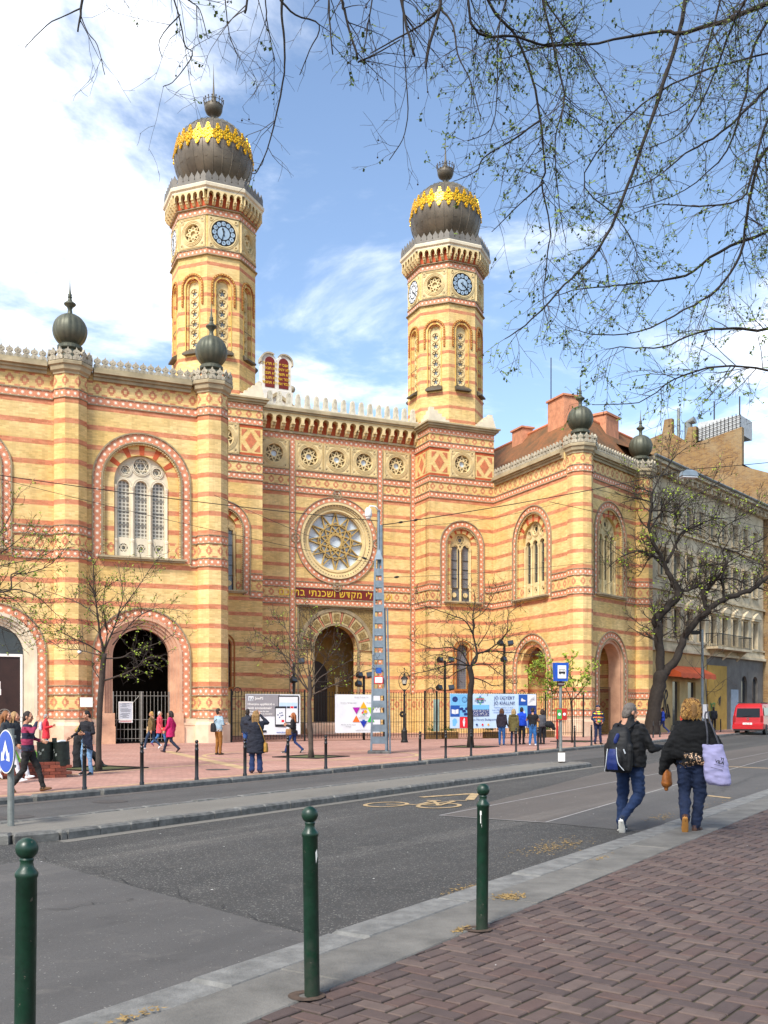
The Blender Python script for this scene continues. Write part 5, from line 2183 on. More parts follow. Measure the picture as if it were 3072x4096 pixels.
# info board and planters behind the fence
m = MB()
m.box(16.98, 17.32, .5, .56, .5, 2.2)
m.build('info_board', [mat('pale_green_board', 'a9c2b4', .6)], None, MAIN, label='pale green upright board behind the iron fence beside the wide blue banner', cat='board')
FOL = mat('planter_foliage', '4d6a2a', .8, var=.4, scale=6.)
POT = mat('wooden_planter', '8a6a3e', .8, var=.25)
for x, lb in ((17.1, 'planter box with a small shrub behind the fence, left of the wide blue banner'), (18.1, 'planter box with a small shrub below the red square of the wide blue banner'), (20.6, 'planter box with a small shrub below the middle of the wide blue banner'), (24.2, 'planter box with a small shrub right of the wide blue banner')):
    t = thing('planter', MAIN @ T(x, .8, GZ), lb, 'planter', 'planters behind the fence')
    b = MB()
    b.bbox(-.4, .4, -.2, .2, 0, .36, .02)
    b.build('box', [POT], t, MAIN @ T(x, .8, GZ))
    b = MB()
    for i in range(160):
        p = Vector((rk.gauss(0, .2), rk.gauss(0, .12), .42 + abs(rk.gauss(0, .14))))
        d = Vector((rk.uniform(-1, 1), rk.uniform(-1, 1), rk.uniform(-.2, 1))).normalized() * .06
        e = d.orthogonal().normalized() * .025
        b.add([p - d, p + e, p + d, p - e], [(0, 1, 2, 3)])
    b.build('foliage', [FOL], t, MAIN @ T(x, .8, GZ))
# limbs of each tree: points in metres, radius at start and end
LIMBS = {}
LIMBS['T1'] = [
    (((-7.45,25.76,0.07),(-7.43,25.76,1.6),(-7.37,25.76,2.45),(-7.32,25.76,3.15)), 0.135, 0.1),
    (((-7.32,25.76,3.12),(-7.38,25.6,3.71),(-7.4,25.44,4.22),(-7.44,25.28,4.8),(-7.4,25.12,5.4),(-7.52,24.96,5.72)), 0.07, 0.008),
    (((-7.32,25.76,3.19),(-7.15,25.99,3.74),(-7.07,26.21,4.19),(-7.0,26.44,4.76),(-7.19,26.66,5.62)), 0.05, 0.008),
    (((-7.32,25.76,3.23),(-7.21,25.69,3.64),(-7.29,25.61,4.24),(-7.24,25.54,4.76),(-7.11,25.46,5.1)), 0.04, 0.008),
    (((-7.34,25.76,2.43),(-6.76,25.46,2.58),(-6.34,25.16,2.74),(-5.99,24.86,2.97),(-5.51,24.56,3.02)), 0.05, 0.008),
    (((-7.3,25.76,3.01),(-6.87,25.86,3.05),(-6.54,25.96,3.24),(-5.92,26.06,3.46),(-5.51,26.16,3.75)), 0.045, 0.008),
    (((-7.09,25.76,3.37),(-6.73,26.01,3.88),(-6.43,26.26,4.23),(-6.02,26.51,4.4),(-5.49,26.76,4.35)), 0.035, 0.008),
    (((-6.95,25.76,4.15),(-6.52,25.89,4.8),(-6.27,26.03,5.25),(-5.94,26.16,5.77)), 0.035, 0.008),
    (((-7.34,25.76,3.12),(-7.65,25.51,3.35),(-8.03,25.26,3.54),(-8.29,25.01,3.7),(-8.62,24.76,3.91)), 0.04, 0.008),
    (((-7.37,25.76,3.08),(-8.0,26.06,3.24),(-8.63,26.36,3.33),(-9.06,26.66,3.57)), 0.035, 0.008),
    (((-7.39,25.76,2.43),(-7.59,25.76,2.73),(-7.62,25.76,2.91)), 0.03, 0.008),
    (((-7.48,25.76,4.08),(-7.97,25.96,4.45),(-8.57,26.16,4.69),(-9.07,26.36,4.86)), 0.03, 0.008)]
LIMBS['TL'] = [
    (((-10.06,22.5,-0.09),(-9.94,22.5,1.92),(-9.78,22.5,3.47),(-9.53,22.5,4.08)), 0.17, 0.11),
    (((-9.56,22.5,3.99),(-9.21,22.7,4.29),(-8.92,22.9,4.44),(-8.52,23.1,4.48),(-8.17,23.3,4.33),(-7.86,23.5,4.0),(-7.6,23.7,3.69)), 0.055, 0.006),
    (((-9.53,22.5,4.08),(-9.04,22.57,4.31),(-8.57,22.64,4.44),(-8.58,22.71,4.79),(-8.25,22.79,4.83),(-7.8,22.86,5.0),(-7.51,22.93,5.33),(-7.31,23.0,5.59)), 0.05, 0.006),
    (((-9.53,22.5,4.08),(-9.26,22.35,4.84),(-8.64,22.2,5.21),(-8.22,22.05,5.43),(-7.86,21.9,5.71)), 0.05, 0.006),
    (((-9.53,22.5,4.08),(-9.47,22.57,4.71),(-9.01,22.65,5.5),(-8.66,22.73,6.05),(-8.53,22.8,6.56)), 0.045, 0.006),
    (((-9.63,22.5,3.84),(-9.23,22.9,3.75),(-8.88,23.3,3.53),(-8.58,23.7,3.43)), 0.035, 0.006),
    (((-9.53,22.5,4.08),(-9.22,22.88,4.88),(-8.67,23.25,5.15),(-8.35,23.62,5.31),(-8.19,24.0,5.86)), 0.035, 0.006),
    (((-8.76,22.5,4.39),(-8.44,22.63,4.16),(-8.14,22.77,3.74),(-7.88,22.9,3.5)), 0.025, 0.006)]
LIMBS['T2'] = [
    (((-2.39,32.37,0.07),(-2.45,32.37,1.64),(-2.42,32.37,2.22),(-2.45,32.37,2.75)), 0.17, 0.09),
    (((-2.44,32.37,2.22),(-2.72,32.21,2.61),(-3.02,32.05,3.05),(-3.35,31.89,3.57),(-3.68,31.73,3.91),(-4.06,31.57,4.16)), 0.055, 0.008),
    (((-2.45,32.37,2.71),(-2.53,32.57,3.43),(-2.59,32.77,3.98),(-2.79,32.97,4.81)), 0.045, 0.008),
    (((-2.42,32.37,2.26),(-2.13,32.57,2.71),(-1.64,32.77,3.03),(-1.2,32.97,3.27),(-0.75,33.17,3.46)), 0.05, 0.008),
    (((-2.4,32.37,2.13),(-1.84,32.22,2.39),(-1.17,32.07,2.7),(-0.5,31.92,2.96),(-0.19,31.77,2.99)), 0.05, 0.008),
    (((-2.45,32.37,2.75),(-2.26,32.5,3.34),(-2.08,32.64,3.88),(-1.87,32.77,4.25)), 0.035, 0.008),
    (((-2.44,32.37,2.88),(-2.37,32.24,3.59),(-2.4,32.1,4.29),(-2.42,31.97,5.02)), 0.035, 0.008),
    (((-2.47,32.37,2.26),(-2.97,32.52,3.2),(-3.52,32.67,3.57),(-4.22,32.82,3.62),(-4.6,32.97,3.77)), 0.04, 0.008),
    (((-2.42,32.37,2.53),(-1.92,32.2,3.23),(-1.47,32.04,3.75),(-1.38,31.87,4.14)), 0.035, 0.008),
    (((-2.44,32.37,2.53),(-2.79,32.44,3.42),(-3.24,32.5,4.32),(-3.6,32.57,4.68)), 0.035, 0.008)]
LIMBS['T3'] = [
    (((3.57,40.7,0.13),(3.55,40.7,2.24),(3.62,40.7,2.94),(3.52,40.7,3.44)), 0.23, 0.15),
    (((3.54,40.7,3.41),(3.85,40.76,3.84),(3.71,40.82,4.74),(3.69,40.88,5.49),(3.77,40.94,6.25),(3.72,41.0,6.66)), 0.11, 0.012),
    (((3.52,40.7,3.49),(2.78,40.37,3.52),(1.87,40.03,3.26),(1.08,39.7,3.1)), 0.085, 0.012),
    (((3.6,40.7,3.51),(3.86,40.86,3.94),(4.43,41.02,4.1),(5.1,41.18,4.06),(5.72,41.34,4.02),(6.66,41.5,3.88)), 0.09, 0.012),
    (((3.62,40.7,3.49),(4.21,40.43,3.53),(4.58,40.17,3.22),(5.04,39.9,2.87)), 0.07, 0.012),
    (((3.65,40.7,2.99),(4.15,40.8,2.84),(4.56,40.9,2.65),(5.03,41.0,2.75)), 0.06, 0.012),
    (((3.51,40.7,3.46),(3.26,40.9,4.0),(2.78,41.1,4.26),(2.08,41.3,4.22),(1.33,41.5,4.49)), 0.075, 0.012),
    (((3.7,40.7,4.73),(3.33,40.5,5.31),(2.72,40.3,5.54),(1.88,40.1,5.81),(1.23,39.9,5.94)), 0.06, 0.012),
    (((4.04,40.7,3.99),(4.76,40.85,4.44),(5.13,41.0,4.95),(5.19,41.15,5.62),(5.67,41.3,6.04)), 0.065, 0.012),
    (((3.49,40.7,3.49),(2.89,40.53,3.78),(2.14,40.37,3.92),(1.54,40.2,3.71)), 0.06, 0.012),
    (((3.68,40.7,5.38),(4.16,40.83,5.74),(4.47,40.97,6.25),(4.84,41.1,6.82)), 0.04, 0.012),
    (((3.87,40.7,4.28),(4.22,40.5,4.82),(4.4,40.3,5.29)), 0.045, 0.012),
    (((3.55,40.7,3.44),(3.06,40.9,3.25),(2.58,41.1,2.95),(2.18,41.3,3.06)), 0.05, 0.012)]
LIMBS['T4'] = [
    (((8.87,46.5,0.13),(8.87,46.5,1.47),(8.83,46.5,2.04)), 0.09, 0.06),
    (((8.83,46.5,2.04),(8.6,46.35,2.55),(8.09,46.2,3.0),(7.39,46.05,3.16),(6.86,45.9,3.49)), 0.045, 0.01),
    (((8.84,46.5,2.04),(9.31,46.67,2.55),(9.69,46.83,3.01),(9.95,47.0,3.48)), 0.045, 0.01),
    (((8.83,46.5,2.09),(8.94,46.5,2.89),(8.71,46.5,3.46),(8.83,46.5,4.03)), 0.035, 0.01),
    (((8.66,46.5,2.49),(7.94,46.67,2.55),(7.4,46.83,2.73),(7.08,47.0,2.9)), 0.03, 0.01),
    (((8.14,46.5,3.0),(7.71,46.6,3.58),(7.21,46.7,3.92)), 0.025, 0.01)]
LIMBS['T5'] = [
    (((16.73,61.5,0.07),(16.84,61.5,1.7),(17.15,61.5,3.15),(17.31,61.5,3.95)), 0.8, 0.55),
    (((17.24,61.5,3.8),(17.15,61.5,5.69),(17.1,61.5,6.78),(16.99,61.5,7.21),(17.64,61.5,8.01),(18.29,61.5,8.73),(18.08,61.5,9.61)), 0.5, 0.33),
    (((18.08,61.5,9.61),(17.71,61.5,10.22),(17.42,61.5,10.94),(16.99,61.5,11.74),(16.55,61.5,12.83),(16.63,61.5,14.06),(16.7,61.5,15.15),(16.26,61.5,15.37),(15.39,61.5,15.73)), 0.34, 0.03),
    (((17.64,61.5,10.8),(18.24,61.8,11.93),(18.77,62.1,12.79),(19.81,62.4,13.29),(21.02,62.7,13.78),(22.6,63.0,13.92)), 0.2, 0.02),
    (((17.35,61.5,10.87),(16.52,61.12,11.25),(15.63,60.75,11.4),(14.54,60.38,10.99),(13.67,60.0,10.36)), 0.2, 0.02),
    (((16.7,61.5,15.08),(17.17,61.62,16.05),(17.79,61.75,16.95),(18.33,61.88,17.57),(19.25,62.0,18.26)), 0.13, 0.02),
    (((16.63,61.5,14.06),(17.37,61.3,14.02),(18.03,61.1,13.91),(18.69,60.9,14.59),(19.99,60.7,15.26),(20.64,60.5,15.64)), 0.13, 0.02),
    (((16.92,61.5,11.89),(16.35,61.3,10.84),(15.94,61.1,10.16),(15.67,60.9,9.85)), 0.08, 0.02),
    (((16.55,61.5,12.83),(17.2,61.75,13.75),(17.86,62.0,14.67),(18.66,62.25,15.31),(19.48,62.5,16.55)), 0.1, 0.02),
    (((16.66,61.5,14.57),(15.93,61.33,14.75),(14.95,61.17,14.86),(14.19,61.0,15.18)), 0.08, 0.02),
    (((17.42,61.5,3.8),(18.22,61.5,4.82),(18.66,61.5,5.98),(19.16,61.5,6.85),(20.04,61.5,7.65),(20.62,61.5,8.23),(21.7,61.5,8.73),(22.79,61.5,9.1),(23.52,61.5,9.61),(24.24,61.5,10.19)), 0.48, 0.17),
    (((20.11,61.5,7.65),(19.96,61.5,8.73),(19.89,61.5,9.31)), 0.24, 0.2),
    (((19.89,61.5,9.32),(20.04,61.5,8.91),(20.83,61.5,9.93),(21.34,61.5,10.8),(21.12,61.5,11.67),(22.07,61.5,11.52),(23.52,61.5,12.25),(24.24,61.5,12.61)), 0.2, 0.03),
    (((21.27,61.5,10.8),(20.39,61.25,10.62),(19.37,61.0,10.51),(18.21,60.75,10.11),(17.43,60.5,9.79)), 0.12, 0.02),
    (((21.2,61.5,8.59),(21.19,61.7,9.41),(21.11,61.9,9.88)), 0.14, 0.1),
    (((20.98,61.5,9.82),(21.97,61.63,9.8),(22.89,61.77,9.38),(24.1,61.9,9.25)), 0.12, 0.02),
    (((18.29,61.5,9.2),(18.87,61.5,9.06),(19.6,61.5,9.42),(20.33,61.5,9.78),(20.98,61.5,10.07)), 0.16, 0.12),
    (((21.2,61.5,11.52),(20.92,61.75,12.29),(21.51,62.0,13.21),(22.7,62.25,13.84),(23.6,62.5,14.63)), 0.1, 0.02),
    (((21.92,61.5,11.52),(22.73,61.33,10.92),(23.53,61.17,10.6),(24.19,61.0,10.44)), 0.08, 0.02),
    (((18.29,61.5,11.59),(18.1,61.35,12.58),(18.35,61.2,13.64),(19.02,61.05,14.33),(19.7,60.9,14.44)), 0.1, 0.02)]
LIMBS['TS'] = [
    (((19.1,58.0,0.47),(18.96,58.0,2.45),(18.83,58.0,3.75),(18.66,58.0,5.46),(18.66,58.0,6.49)), 0.06, 0.012),
    (((18.86,58.0,3.41),(18.12,58.15,4.24),(17.75,58.3,4.79)), 0.03, 0.008),
    (((18.96,58.0,2.45),(19.73,57.85,3.2),(20.29,57.7,3.6)), 0.03, 0.008),
    (((18.79,58.0,4.09),(19.49,58.15,4.78),(20.23,58.3,5.21)), 0.03, 0.008),
    (((18.72,58.0,4.78),(18.17,58.1,5.47),(17.86,58.2,5.75)), 0.03, 0.008),
    (((18.69,58.0,5.19),(19.31,58.0,5.87),(19.85,58.0,6.14),(20.67,58.0,6.69)), 0.03, 0.008),
    (((18.96,58.0,2.72),(19.61,58.1,2.73),(20.13,58.2,3.14)), 0.03, 0.008)]
LIMBS['OV'] = [
    (((2.77,9.0,8.29),(2.65,8.88,7.77),(2.42,8.75,7.06),(2.21,8.62,6.5),(2.0,8.5,5.95),(1.77,8.38,5.54),(1.51,8.25,5.25),(1.22,8.12,4.91),(0.98,8.0,4.7)), 0.026, 0.004),
    (((3.84,8.6,8.04),(3.38,8.69,7.92),(2.99,8.77,7.8),(2.64,8.86,7.77),(2.52,8.94,7.84),(1.95,9.03,7.79),(1.5,9.11,7.82),(1.12,9.2,7.77)), 0.035, 0.004),
    (((0.81,8.2,7.67),(0.97,8.25,7.47),(1.11,8.3,7.36),(1.25,8.35,7.05),(1.34,8.4,6.63),(1.38,8.45,6.3),(1.36,8.5,6.23),(1.44,8.55,5.88),(1.42,8.6,5.6),(1.4,8.65,5.28),(1.47,8.7,5.03)), 0.016, 0.003),
    (((1.28,8.0,7.49),(1.38,8.05,7.11),(1.48,8.1,6.76),(1.45,8.15,6.56),(1.42,8.2,6.36),(1.47,8.25,5.89),(1.53,8.3,5.62)), 0.014, 0.003),
    (((1.52,9.4,8.46),(1.75,9.3,8.06),(1.88,9.2,7.75),(2.05,9.1,7.34),(2.13,9.0,6.98)), 0.012, 0.003),
    (((1.1,8.2,7.29),(1.38,8.4,7.35),(1.76,8.6,7.51)), 0.012, 0.008),
    (((3.92,8.8,6.17),(3.45,8.86,5.99),(3.03,8.91,5.83),(2.74,8.97,5.64),(2.44,9.03,5.61),(2.13,9.09,5.6),(1.82,9.14,5.59),(1.58,9.2,5.55)), 0.022, 0.003),
    (((3.75,8.4,6.45),(3.28,8.43,6.49),(3.13,8.45,6.03),(3.06,8.47,5.6),(2.87,8.5,5.31),(2.6,8.53,5.15),(2.21,8.55,4.97),(1.81,8.58,4.96),(1.59,8.6,5.03)), 0.02, 0.003),
    (((3.75,8.4,5.17),(3.27,8.4,4.94),(2.96,8.4,4.94),(2.66,8.4,4.9),(2.37,8.4,4.78),(2.07,8.4,4.78),(1.89,8.4,4.76)), 0.02, 0.003),
    (((3.57,8.0,4.44),(3.15,8.1,4.48),(2.79,8.2,4.55),(2.44,8.3,4.47),(2.17,8.4,4.31),(1.8,8.5,4.32)), 0.018, 0.003),
    (((4.1,9.2,7.99),(3.55,9.12,7.44),(3.35,9.03,7.22),(2.98,8.95,6.87),(2.71,8.87,6.7),(2.37,8.78,6.4),(1.84,8.7,6.2)), 0.022, 0.003),
    (((2.89,7.8,7.36),(2.78,7.9,7.15),(2.67,8.0,6.83),(2.47,8.1,6.46),(2.21,8.2,6.36)), 0.016, 0.003),
    (((3.53,8.6,7.96),(3.25,8.66,7.52),(3.19,8.72,7.11),(3.05,8.78,6.67),(2.7,8.84,6.35),(2.3,8.9,6.22)), 0.02, 0.003),
    (((2.81,8.2,7.65),(2.71,8.25,7.24),(2.59,8.3,6.85),(2.35,8.35,6.72),(2.07,8.4,6.79)), 0.012, 0.003),
    (((3.38,8.0,6.7),(3.13,8.05,6.5),(3.04,8.1,6.15),(2.95,8.15,5.91),(2.6,8.2,5.88),(2.32,8.25,5.92),(2.1,8.3,5.87)), 0.016, 0.003),
    (((0.43,7.6,7.2),(0.43,7.6,7.1),(0.34,7.6,6.77),(0.32,7.6,6.63)), 0.016, 0.009),
    (((0.43,7.6,7.1),(0.33,7.7,7.07),(0.16,7.8,7.03),(-0.11,7.9,6.95)), 0.012, 0.004),
    (((0.44,7.6,7.09),(0.53,7.55,6.93),(0.56,7.5,6.68),(0.66,7.45,6.42),(0.73,7.4,6.1)), 0.01, 0.003),
    (((1.01,8.0,7.51),(0.93,8.05,7.2),(0.93,8.1,6.76),(0.88,8.15,6.49),(0.69,8.2,6.42)), 0.01, 0.003),
    (((1.34,8.4,6.72),(1.11,8.45,6.58),(0.86,8.5,6.45),(0.8,8.55,6.36),(0.61,8.6,6.3)), 0.009, 0.003),
    (((0.15,7.8,7.34),(0.16,7.85,6.97),(0.19,7.9,6.51),(0.15,7.95,6.29),(0.04,8.0,6.15)), 0.009, 0.003),
    (((0.12,7.4,7.05),(0.17,7.4,6.81),(0.23,7.4,6.6)), 0.014, 0.009),
    (((1.36,8.4,6.18),(1.17,8.45,6.03),(0.93,8.5,5.81)), 0.008, 0.003),
    (((2.11,9.0,6.2),(2.25,9.03,6.03),(2.34,9.07,5.85),(2.41,9.1,5.76)), 0.007, 0.003),
    (((-0.76,7.4,7.07),(-0.77,7.43,6.93),(-0.75,7.47,6.69),(-0.77,7.5,6.46),(-0.87,7.53,6.04),(-0.97,7.57,5.83),(-1.03,7.6,5.83)), 0.012, 0.003),
    (((-0.78,7.4,7.02),(-0.67,7.45,6.94),(-0.49,7.5,6.9),(-0.57,7.55,6.74),(-0.65,7.6,6.58)), 0.009, 0.003),
    (((-0.32,7.2,6.91),(-0.28,7.2,6.76),(-0.19,7.2,6.44)), 0.014, 0.009),
    (((-0.19,7.2,6.42),(-0.07,7.25,6.51),(0.12,7.3,6.65)), 0.007, 0.004),
    (((-0.4,7.1,6.84),(-0.39,7.1,6.62),(-0.37,7.1,6.41)), 0.01, 0.005),
    (((-0.08,7.2,6.91),(-0.12,7.2,6.66),(-0.15,7.2,6.49)), 0.008, 0.004),
    (((-0.88,7.3,6.98),(-0.87,7.33,6.82),(-0.85,7.37,6.71),(-0.82,7.4,6.57)), 0.008, 0.003),
    (((-0.98,7.1,6.84),(-1.0,7.1,6.71)), 0.012, 0.008),
    (((-2.32,7.6,7.2),(-2.34,7.6,7.05),(-2.36,7.6,6.92)), 0.012, 0.006),
    (((-2.33,7.6,7.1),(-2.48,7.67,7.09),(-2.64,7.73,7.06),(-2.84,7.8,6.93)), 0.006, 0.003),
    (((-2.34,7.6,7.05),(-2.29,7.63,6.93),(-2.23,7.67,6.86),(-2.18,7.7,6.65)), 0.005, 0.003),
    (((-1.63,7.6,7.2),(-1.58,7.64,7.04),(-1.55,7.68,6.87),(-1.5,7.72,6.82),(-1.64,7.76,6.65),(-1.75,7.8,6.62)), 0.007, 0.003),
    (((-1.57,7.6,7.05),(-1.74,7.65,6.89),(-1.73,7.7,6.78)), 0.005, 0.003),
    (((-1.21,7.5,7.13),(-1.2,7.53,6.98),(-1.18,7.57,6.85),(-1.13,7.6,6.74)), 0.006, 0.003),
    (((-1.51,7.5,7.11),(-1.41,7.55,7.05),(-1.36,7.6,6.87)), 0.006, 0.003)]
# ------------------------------------------------------------------ trees
BARK = mat('grey_brown_bark', '4b4038', .9, var=.35, scale=6., bump=.9, bscale=26)
BARKD = mat('dark_bark', '2c2621', .9, var=.35, scale=6., bump=.9, bscale=26)
TWIG = mat('twig_bark', '3a322c', .9, var=.2)
LEAFY = mat('young_leaves', '8a9a2e', .7, var=.35, scale=5.)
LEAFG = mat('backlit_buds', '66782a', .7, var=.4, scale=9.)  # darker green than the other leaves: backlit shade put into the colour
CATK = mat('seed_balls', '2a211b', .9)


def catmull(pts, k=3):
    P = [Vector(p) for p in pts]
    out = []
    for i in range(len(P) - 1):
        a, b, c, d = P[max(i - 1, 0)], P[i], P[i + 1], P[min(i + 2, len(P) - 1)]
        for j in range(k):
            t = j / k
            out.append(.5 * ((2 * b) + (c - a) * t + (2 * a - 5 * b + 4 * c - d) * t * t + (3 * b - a - 3 * c + d) * t ** 3))
    out.append(P[-1])
    return out


def leaf(mb, p, d, s, mi=0):
    d = d.normalized() * s
    e = d.orthogonal().normalized() * s * .45
    mb.add([p, p + d * .5 + e, p + d, p + d * .5 - e], [(0, 1, 2, 3)], mi)


def twigs(rg, tw, lf, pts, r0, r1, lvl, P):
    """side shoots along a limb; recursive"""
    n = len(pts)
    L = sum((pts[i + 1] - pts[i]).length for i in range(n - 1))
    cnt = max(1, int(L * P['dens'][lvl] + rg.random()))
    for _ in range(cnt):
        t = rg.uniform(P['start'], 1.)
        f = t * (n - 1)
        i = min(int(f), n - 2)
        p = pts[i].lerp(pts[i + 1], f - i)
        ax = (pts[i + 1] - pts[i]).normalized()
        q = ax.orthogonal().normalized()
        q.rotate(Matrix.Rotation(rg.uniform(0, 6.28), 3, ax))
        d = (ax * rg.uniform(.35, 1.0) + q * rg.uniform(.6, 1.1) + Vector((0, 0, P['lift']))).normalized()
        ln = P['len'][lvl] * rg.uniform(.5, 1.25) * (1.15 - .5 * t)
        ns = 4 if lvl == 0 else 3
        tp = [p]
        for k in range(ns):
            d = (d + Vector((rg.gauss(0, P['wig']), rg.gauss(0, P['wig']), rg.gauss(0, P['wig']) + P['droop']))).normalized()
            tp.append(tp[-1] + d * ln / ns)
        ra = max(P['rmin'], min(P['rtw'][lvl], (r0 + (r1 - r0) * t) * .6))
        tw.path(tp, [ra + (P['rmin'] * .6 - ra) * k / ns for k in range(ns + 1)], 3, 0, False)
        if 'tips' in P:
            P['tips'].append(tp[-1])
        if lvl + 1 < len(P['len']):
            twigs(rg, tw, lf, tp, ra, P['rmin'], lvl + 1, P)
        if rg.random() < P['leafp']:
            for k in range(P['leafn']):
                f = rg.uniform(.25, 1) * ns
                i = min(int(f), ns - 1)
                lp = tp[i].lerp(tp[i + 1], f - i)
                dd = Vector((rg.gauss(0, 1), rg.gauss(0, 1), rg.gauss(0, .7) + P['lift']))
                leaf(lf, lp, dd, P['leafs'] * rg.uniform(.6, 1.4))


def tree(name, key, label, P, seed, bark=BARK, leafm=LEAFY, ground=True, extra=None, group=None, thin=.55):
    rg = random.Random(seed)
    limbs = [(p_, a_ * thin, b_ * max(thin, .75)) for p_, a_, b_ in LIMBS[key]] + (extra or [])
    base = Vector(limbs[0][0][0])
    base.z = GZ if ground else 0
    t = thing(name, T(*base), label, 'tree', group)
    tr, tw, lf = MB(), MB(), MB()
    for li, (pts, r0, r1) in enumerate(limbs):
        sm = catmull(pts, 4)
        n = len(sm)
        jit = r0 * .25 if li else r0 * .12
        sm = [p + Vector((rg.gauss(0, jit), rg.gauss(0, jit), rg.gauss(0, jit))) * (0 if i in (0,) else .6) for i, p in enumerate(sm)]
        rad = [r0 + (r1 - r0) * (i / (n - 1)) ** .8 for i in range(n)]
        rad = [r * rg.uniform(.93, 1.08) for r in rad]
        if li == 0:
            rad[0] *= 1.35
            sm[0].z = base.z - .1
        tr.path(sm, rad, 10 if r0 > .1 else 6, 0)
        if li > 0 or P.get('trunk_twigs'):
            k_ = 1.
            if key == 'OV':
                k_ = .38 if sm[-1].x < .4 else (.75 if sm[-1].x < 1.4 else 1.1)
            twigs(rg, tw, lf, sm, r0, r1, 0, dict(P, dens=tuple(q * (k_ if i_ == 0 else max(.6, min(1., k_))) for i_, q in enumerate(P['dens'])), leafp=P['leafp'] * (.25 if k_ < .5 else 1.2)))
    tr.build('trunk', [bark], t, ID, smooth=True)
    tw.build('twigs', [TWIG], t, ID, kind='stuff')
    if lf.v:
        lf.build('crown', [leafm], t, ID, kind='stuff')
    return t, tw


SMALLP = dict(dens=(8., 6., 4.5), len=(.75, .36, .2), start=.15, lift=.18, wig=.22, droop=.03, rmin=.0045, rtw=(.014, .008, .006), leafp=.22, leafn=3, leafs=.045)
tree('street_tree', 'T1', 'slim leafless street tree in front of the arched barred gate', SMALLP, 1)
tree('street_tree', 'TL', 'twiggy budding tree whose branches reach in from the left edge', dict(SMALLP, dens=(7.5, 5.5, 4), leafp=.38, leafn=3, leafs=.042), 2)
tree('street_tree', 'T2', 'spreading bare street tree in front of the star banner', dict(SMALLP, leafp=.1, rmin=.0055, dens=(7.5, 5.5, 4)), 3)
tree('street_tree', 'T3', 'gnarled bare street tree in front of the wide blue banner', dict(SMALLP, leafp=.15, rmin=.008, len=(.9, .5, .26), rtw=(.02, .012, .009), dens=(5.5, 4.6, 3.4)), 4, BARKD)
tree('street_tree', 'T4', 'small street tree with fresh yellow-green leaves behind the bus stop sign', dict(SMALLP, leafp=1., leafn=7, rmin=.006, leafs=.085, dens=(6, 4.5, 3), len=(.7, .4, .22)), 5, BARKD)
tree('old_tree', 'T5', 'massive old forked tree standing before the grey apartment house', dict(SMALLP, leafp=.14, leafn=3, rmin=.014, len=(2.1, 1.1, .6), rtw=(.06, .03, .02), dens=(3.0, 2.9, 2.4), leafs=.13), 6, BARKD, LEAFY)
tree('sapling', 'TS', 'thin bare sapling beside the grey lamp post', dict(SMALLP, leafp=0, rmin=.009, len=(.9, .5), dens=(2, 2), rtw=(.015, .011)), 7, BARKD)
# tree over the camera: trunk on the near pavement outside the frame, limbs arching over the street
main_limbs = [
    (((6.4, 7.6, .05), (6.3, 7.6, 2.5), (6.1, 7.7, 4.6), (5.8, 7.8, 6.0)), .24, .18),
    (((5.8, 7.8, 6.0), (4.9, 8.3, 8.0), (3.4, 8.8, 9.2), (1.6, 8.6, 9.7), (-.4, 8.0, 9.6), (-2.6, 7.7, 9.2)), .13, .03),
    (((5.8, 7.8, 5.6), (5.2, 8.4, 6.3), (4.6, 8.8, 6.6), (3.9, 8.7, 7.6)), .09, .04),
    (((6.0, 7.8, 4.9), (5.2, 8.3, 5.2), (4.5, 8.6, 5.2)), .08, .035),
    (((6.1, 7.7, 4.0), (5.3, 8.1, 4.0), (4.4, 8.3, 3.7)), .07, .03)]
samples = [p for pts, _, _ in main_limbs[1:] for p in catmull(pts, 8)]
over = []
for pts, r0, r1 in LIMBS['OV']:
    p = Vector(pts[0])
    twin = [Vector(q) for ps, _, _ in LIMBS['OV'] for q in ps if ps is not pts and (Vector(q) - p).length < .12]
    if not twin:
        near = min(samples, key=lambda s_: (s_ - p).length + .35 * abs(s_.x - p.x - .6))
        dr = (p - Vector(pts[1])).normalized() * (near - p).length * .45
        pts = (tuple(near), tuple(near.lerp(p + dr, .55)), tuple(p + dr * .45)) + tuple(pts)
        r0 *= 1.15
    over.append((pts, r0, r1))
LIMBS['OV'] = main_limbs
TIPS = []
OVP = dict(tips=TIPS, dens=(7.5, 8.5, 6.), len=(.62, .30, .14), start=.1, lift=-.12, wig=.16, droop=-.06, rmin=.0018, rtw=(.0048, .0033, .0024), leafp=.34, leafn=6, leafs=.026)
ot, otw = tree('overhanging_tree', 'OV', 'tree whose drooping budding branches hang across the top of the picture', OVP, 8, BARKD, LEAFG, True, over, thin=1.)
rg = random.Random(3)
sb = MB()
for q in rg.sample(TIPS, 260):
    e_ = q - Vector((0, 0, rg.uniform(.015, .05)))
    sb.path([q, e_], .0015, 3)
    sb.sphere(e_, .0075, 6, 4)
sb.build('seed_balls', [CATK], ot, ID, kind='stuff')
